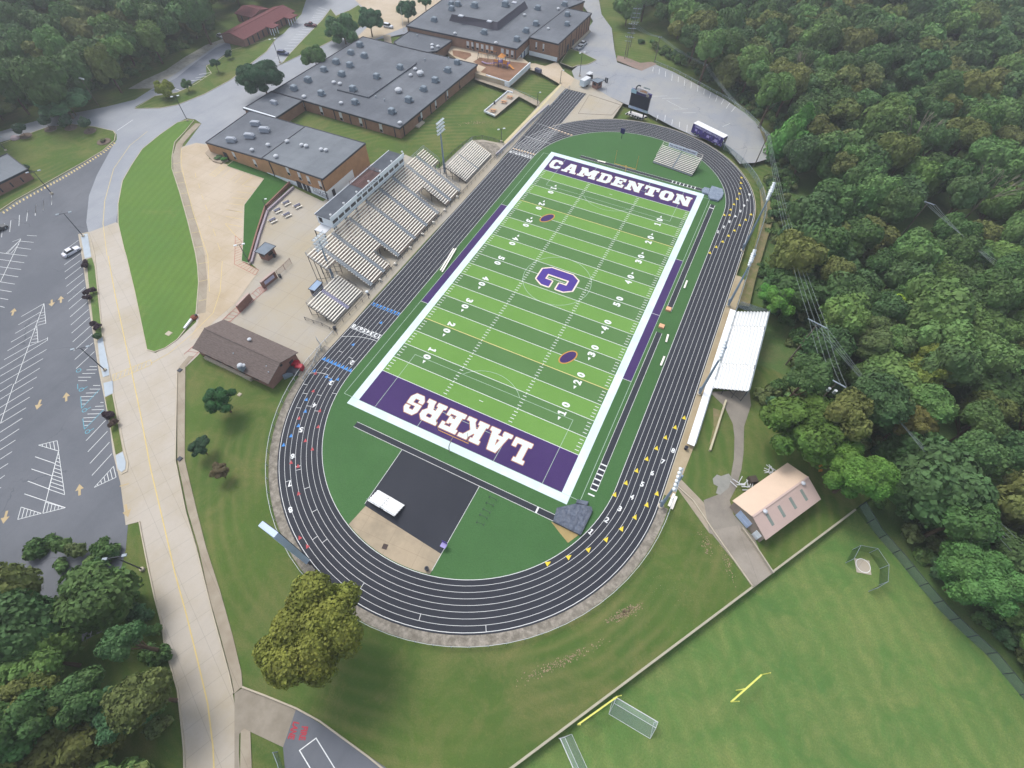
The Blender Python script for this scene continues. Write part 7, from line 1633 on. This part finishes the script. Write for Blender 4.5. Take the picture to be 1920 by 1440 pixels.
# undergrowth along the wood edges
ug = []; UG = [[(1610,930),(1700,940),(1780,1010),(1850,1120),(1960,1180),(2050,1300),(2050,1420),(1945,1318),(1885,1215),(1800,1125),(1715,1035),(1650,950)], [(1440,300),(1480,300),(1500,420),(1470,470),(1440,440)], [(1420,490),(1470,500),(1480,600),(1450,600)], [(1425,740),(1500,700),(1620,740),(1700,800),(1750,900),(1700,930),(1600,830),(1440,790)], [(1195,72),(1230,95),(1320,145),(1400,195),(1445,240),(1450,300),(1480,300),(1470,220),(1400,160),(1300,110)], [(20,1020),(110,1000),(230,1020),(262,1100),(300,1200),(325,1330),(335,1440),(290,1440),(230,1150),(100,1060)], [(-20,215),(90,188),(160,170),(235,150),(330,95),(400,52),(380,45),(230,130),(80,165),(-20,185)], [(1680,880),(1760,900),(1880,1000),(1990,1130),(1990,1180),(1880,1050)], [(1480,560),(1560,600),(1600,720),(1540,760),(1480,700)]]
bx = [p for P in UG for p in P]
for i in range(-110, 80):
    for j in range(-40, 110):
        x, y = i*2.9+rg.uniform(-1.3, 1.3), j*2.9+rg.uniform(-1.3, 1.3); px, py, w = proj((x, y, gz(x, y)+1))
        if w > 20 and any(inside(px, py, P) for P in UG): ug.append((x, y, rg.uniform(1.3, 2.6), rg.uniform(1.6, 3.4), lin(rg.choice(('#51703f', '#5f7c47', '#4a6844', '#69774a')), rg.uniform(.85, 1.15))))
print('UG', len(ug))
merge('undergrowth', ug, 'leafy undergrowth along the edges of the woods', [crown_arrays(300+k, 420, .14, 7) for k in range(4)])
# shrubs ---------------------------------------------------------------------
SHM = [mk_mesh('foliage', *crown_arrays(400+k, 900, .12, 8), M_leaf) for k in range(3)]
def shrub(px, py, r, h, col, label, group=None, mulch=None, z0=0.0, name='shrub'):
    c = at(px, py, z0); root = empty(name, c, label, 'shrub', group)
    o = bpy.data.objects.new('foliage', SHM[rg.randrange(3)]); C.objects.link(o); o.parent = root; o.location = (0, 0, h*.5); o.scale = (r, r, h*.55); o.rotation_euler.z = rg.uniform(0, 6); o.color = col
    MB().tube(c, c+Vector((0, 0, h*.4)), .08, .05, 6).build('stem', M_bark, root)
    if mulch: MB().lathe(c, [(mulch, .0), (mulch*.95, .2)], 14).build('mulch_ring', pm('mulch_brown', '#6f6258', 1, .2, 2), root)
for k, (x, y, l) in enumerate(((48,255,'leftmost shrub of the mulched row on the left lawn'),(95,242,'second shrub from the left in the mulched lawn row'),(133,240,'third shrub from the left in the mulched lawn row'),(169,246,'rightmost and darkest shrub of the mulched lawn row'))): shrub(x, y, 2.3, 4.2, lin('#3f5a45'), l, None, 2.0, .15)
shrub(195, 266, 1.2, .9, lin('#5a6240'), 'low planting at the rounded tip of the left lawn', None, 2.2, .15)
for k, (x, y, l, c_) in enumerate(((164,497,'dark purple shrub at the top of the planted median','#3a2c34'),(162,503,'dark purple shrub just below the topmost one on the median','#3a2c34'),(168,552,'left one of the paired purple shrubs on the median','#3a2c34'),(176,550,'right one of the paired purple shrubs on the median','#40303a'),(168,563,'lower purple shrub of the median trio','#3a2c34'),(180,612,'purple shrub beside green ones on the median','#3a2c34'),(187,618,'second purple shrub near the pale median slab','#40303a'),(186,634,'green shrub at the top of the pale median slab','#3c5a38'),(205,783,'purple shrub on the lower median grass','#3a2c34'),(213,781,'smaller purple shrub on the lower median grass','#3f3138'),(217,798,'brownish shrub on the lower median grass','#54463e'))): shrub(x, y, 1.0, 1.5, lin(c_), l, 'shrubs on the median', None, .2)
for k in range(8):
    t = k/7; x = 1175.5+(1203-1175.5)*min(1, t*1.25)+(7*(t-.8)/.2 if t > .8 else 0); y = 216+10*min(1, t*1.25)-(3*(t-.8)/.2 if t > .8 else 0)
    shrub(x, y, .55, .8, lin('#2a3a30'), 'small round dark bush in the row edging the white scoreboard pad', 'bushes edging the scoreboard pad')
shrub(52, 323, 1.8, 2.2, lin('#3c5640'), 'dark bush at the corner of the brick office'); shrub(432, 110, 1.6, 3, lin('#35523f'), 'tall bush at the end wall of the red roofed building'); shrub(421, 300, 1.3, .8, lin('#3f7a35'), 'bright green plants inside the curved entrance planter', None, None, .4); shrub(410, 297, 1.4, .6, lin('#4a6a45'), 'low green plants at the outer end of the entrance planter', None, None, .4)
# bare dead trees
def dead(px, py, H, label):
    p = at(px, py, 6); z = gz(p.x, p.y); root = empty('dead_tree', (p.x, p.y, z), label, 'tree'); m = MB(); g = random.Random(px)
    def br(a, d, L, r, n_):
        b = a+d*L; m.tube(a, b, r, r*.6, 5)
        if n_ <= 0: return
        for _ in range(3): dd = (d+Vector((g.uniform(-.7, .7), g.uniform(-.7, .7), g.uniform(-.1, .5)))).normalized(); br(b, dd, L*.68, r*.6, n_-1)
    br(Vector((p.x, p.y, z)), Vector((.05, 0, 1)), H*.4, .35, 3); m.build('branches', pm('dead_wood', '#7d7868', .9, .2), root)
dead(1690, 300, 22, 'bare grey dead tree in the upper right woods'); dead(1820, 395, 21, 'bare forked dead tree on the right slope'); dead(1497, 160, 19, 'bare grey tree above the far car park')
# ================================================================ LIGHT, AIR
s0, s1 = at(414, 768), at(441, 812); sh_ = (s1-s0).normalized()      # measured shadow direction of the round tree
el = R(56); sd_v = Vector((-sh_.x*math.cos(el), -sh_.y*math.cos(el), math.sin(el)))
sun = bpy.data.lights.new('sun', 'SUN'); sun.energy = SUN_E; sun.angle = R(22); sun.color = (1, .965, .91); so = bpy.data.objects.new('sun', sun); C.objects.link(so); so.rotation_euler = (-sd_v).to_track_quat('-Z', 'Y').to_euler()
w = bpy.data.worlds.new('World'); S.world = w; w.use_nodes = True; nt_ = w.node_tree; sk = nt_.nodes.new('ShaderNodeTexSky'); sk.sky_type = 'NISHITA'; sk.sun_disc = False; sk.sun_elevation = el; sk.sun_rotation = math.atan2(sd_v.x, sd_v.y); sk.air_density = 1.0; sk.dust_density = 3.0
hs_ = nt_.nodes.new('ShaderNodeHueSaturation'); hs_.inputs['Saturation'].default_value = .5; nt_.links.new(sk.outputs[0], hs_.inputs['Color'])
nt_.links.new(hs_.outputs[0], nt_.nodes['Background'].inputs[0]); nt_.nodes['Background'].inputs[1].default_value = SKY_S
S.view_settings.view_transform = 'Standard'; S.view_settings.look = 'None'; S.view_settings.gamma = 1; S.view_settings.exposure = EXPO
if HAZE:
    hz_ = MB().box((0, 0, 43), (4400*1.2, 4400*1.2, 124)).build('haze', None); hm = bpy.data.materials.new('haze_air'); hm.use_nodes = True; hn = hm.node_tree; hn.nodes.remove(hn.nodes['Principled BSDF']); pv = hn.nodes.new('ShaderNodeVolumePrincipled')
    pv.inputs['Color'].default_value = (.84, .88, .93, 1); pv.inputs['Density'].default_value = HAZE; pv.inputs['Anisotropy'].default_value = .2; hn.links.new(pv.outputs[0], hn.nodes['Material Output'].inputs['Volume']); hz_.data.materials.clear(); hz_.data.materials.append(hm); hz_['kind'] = 'stuff'; hz_.name = 'haze'
S.cycles.max_bounces = 5; S.cycles.diffuse_bounces = 3; S.cycles.transparent_max_bounces = 12; S.cycles.volume_bounces = 0; S.cycles.use_adaptive_sampling = True; S.cycles.adaptive_threshold = .02
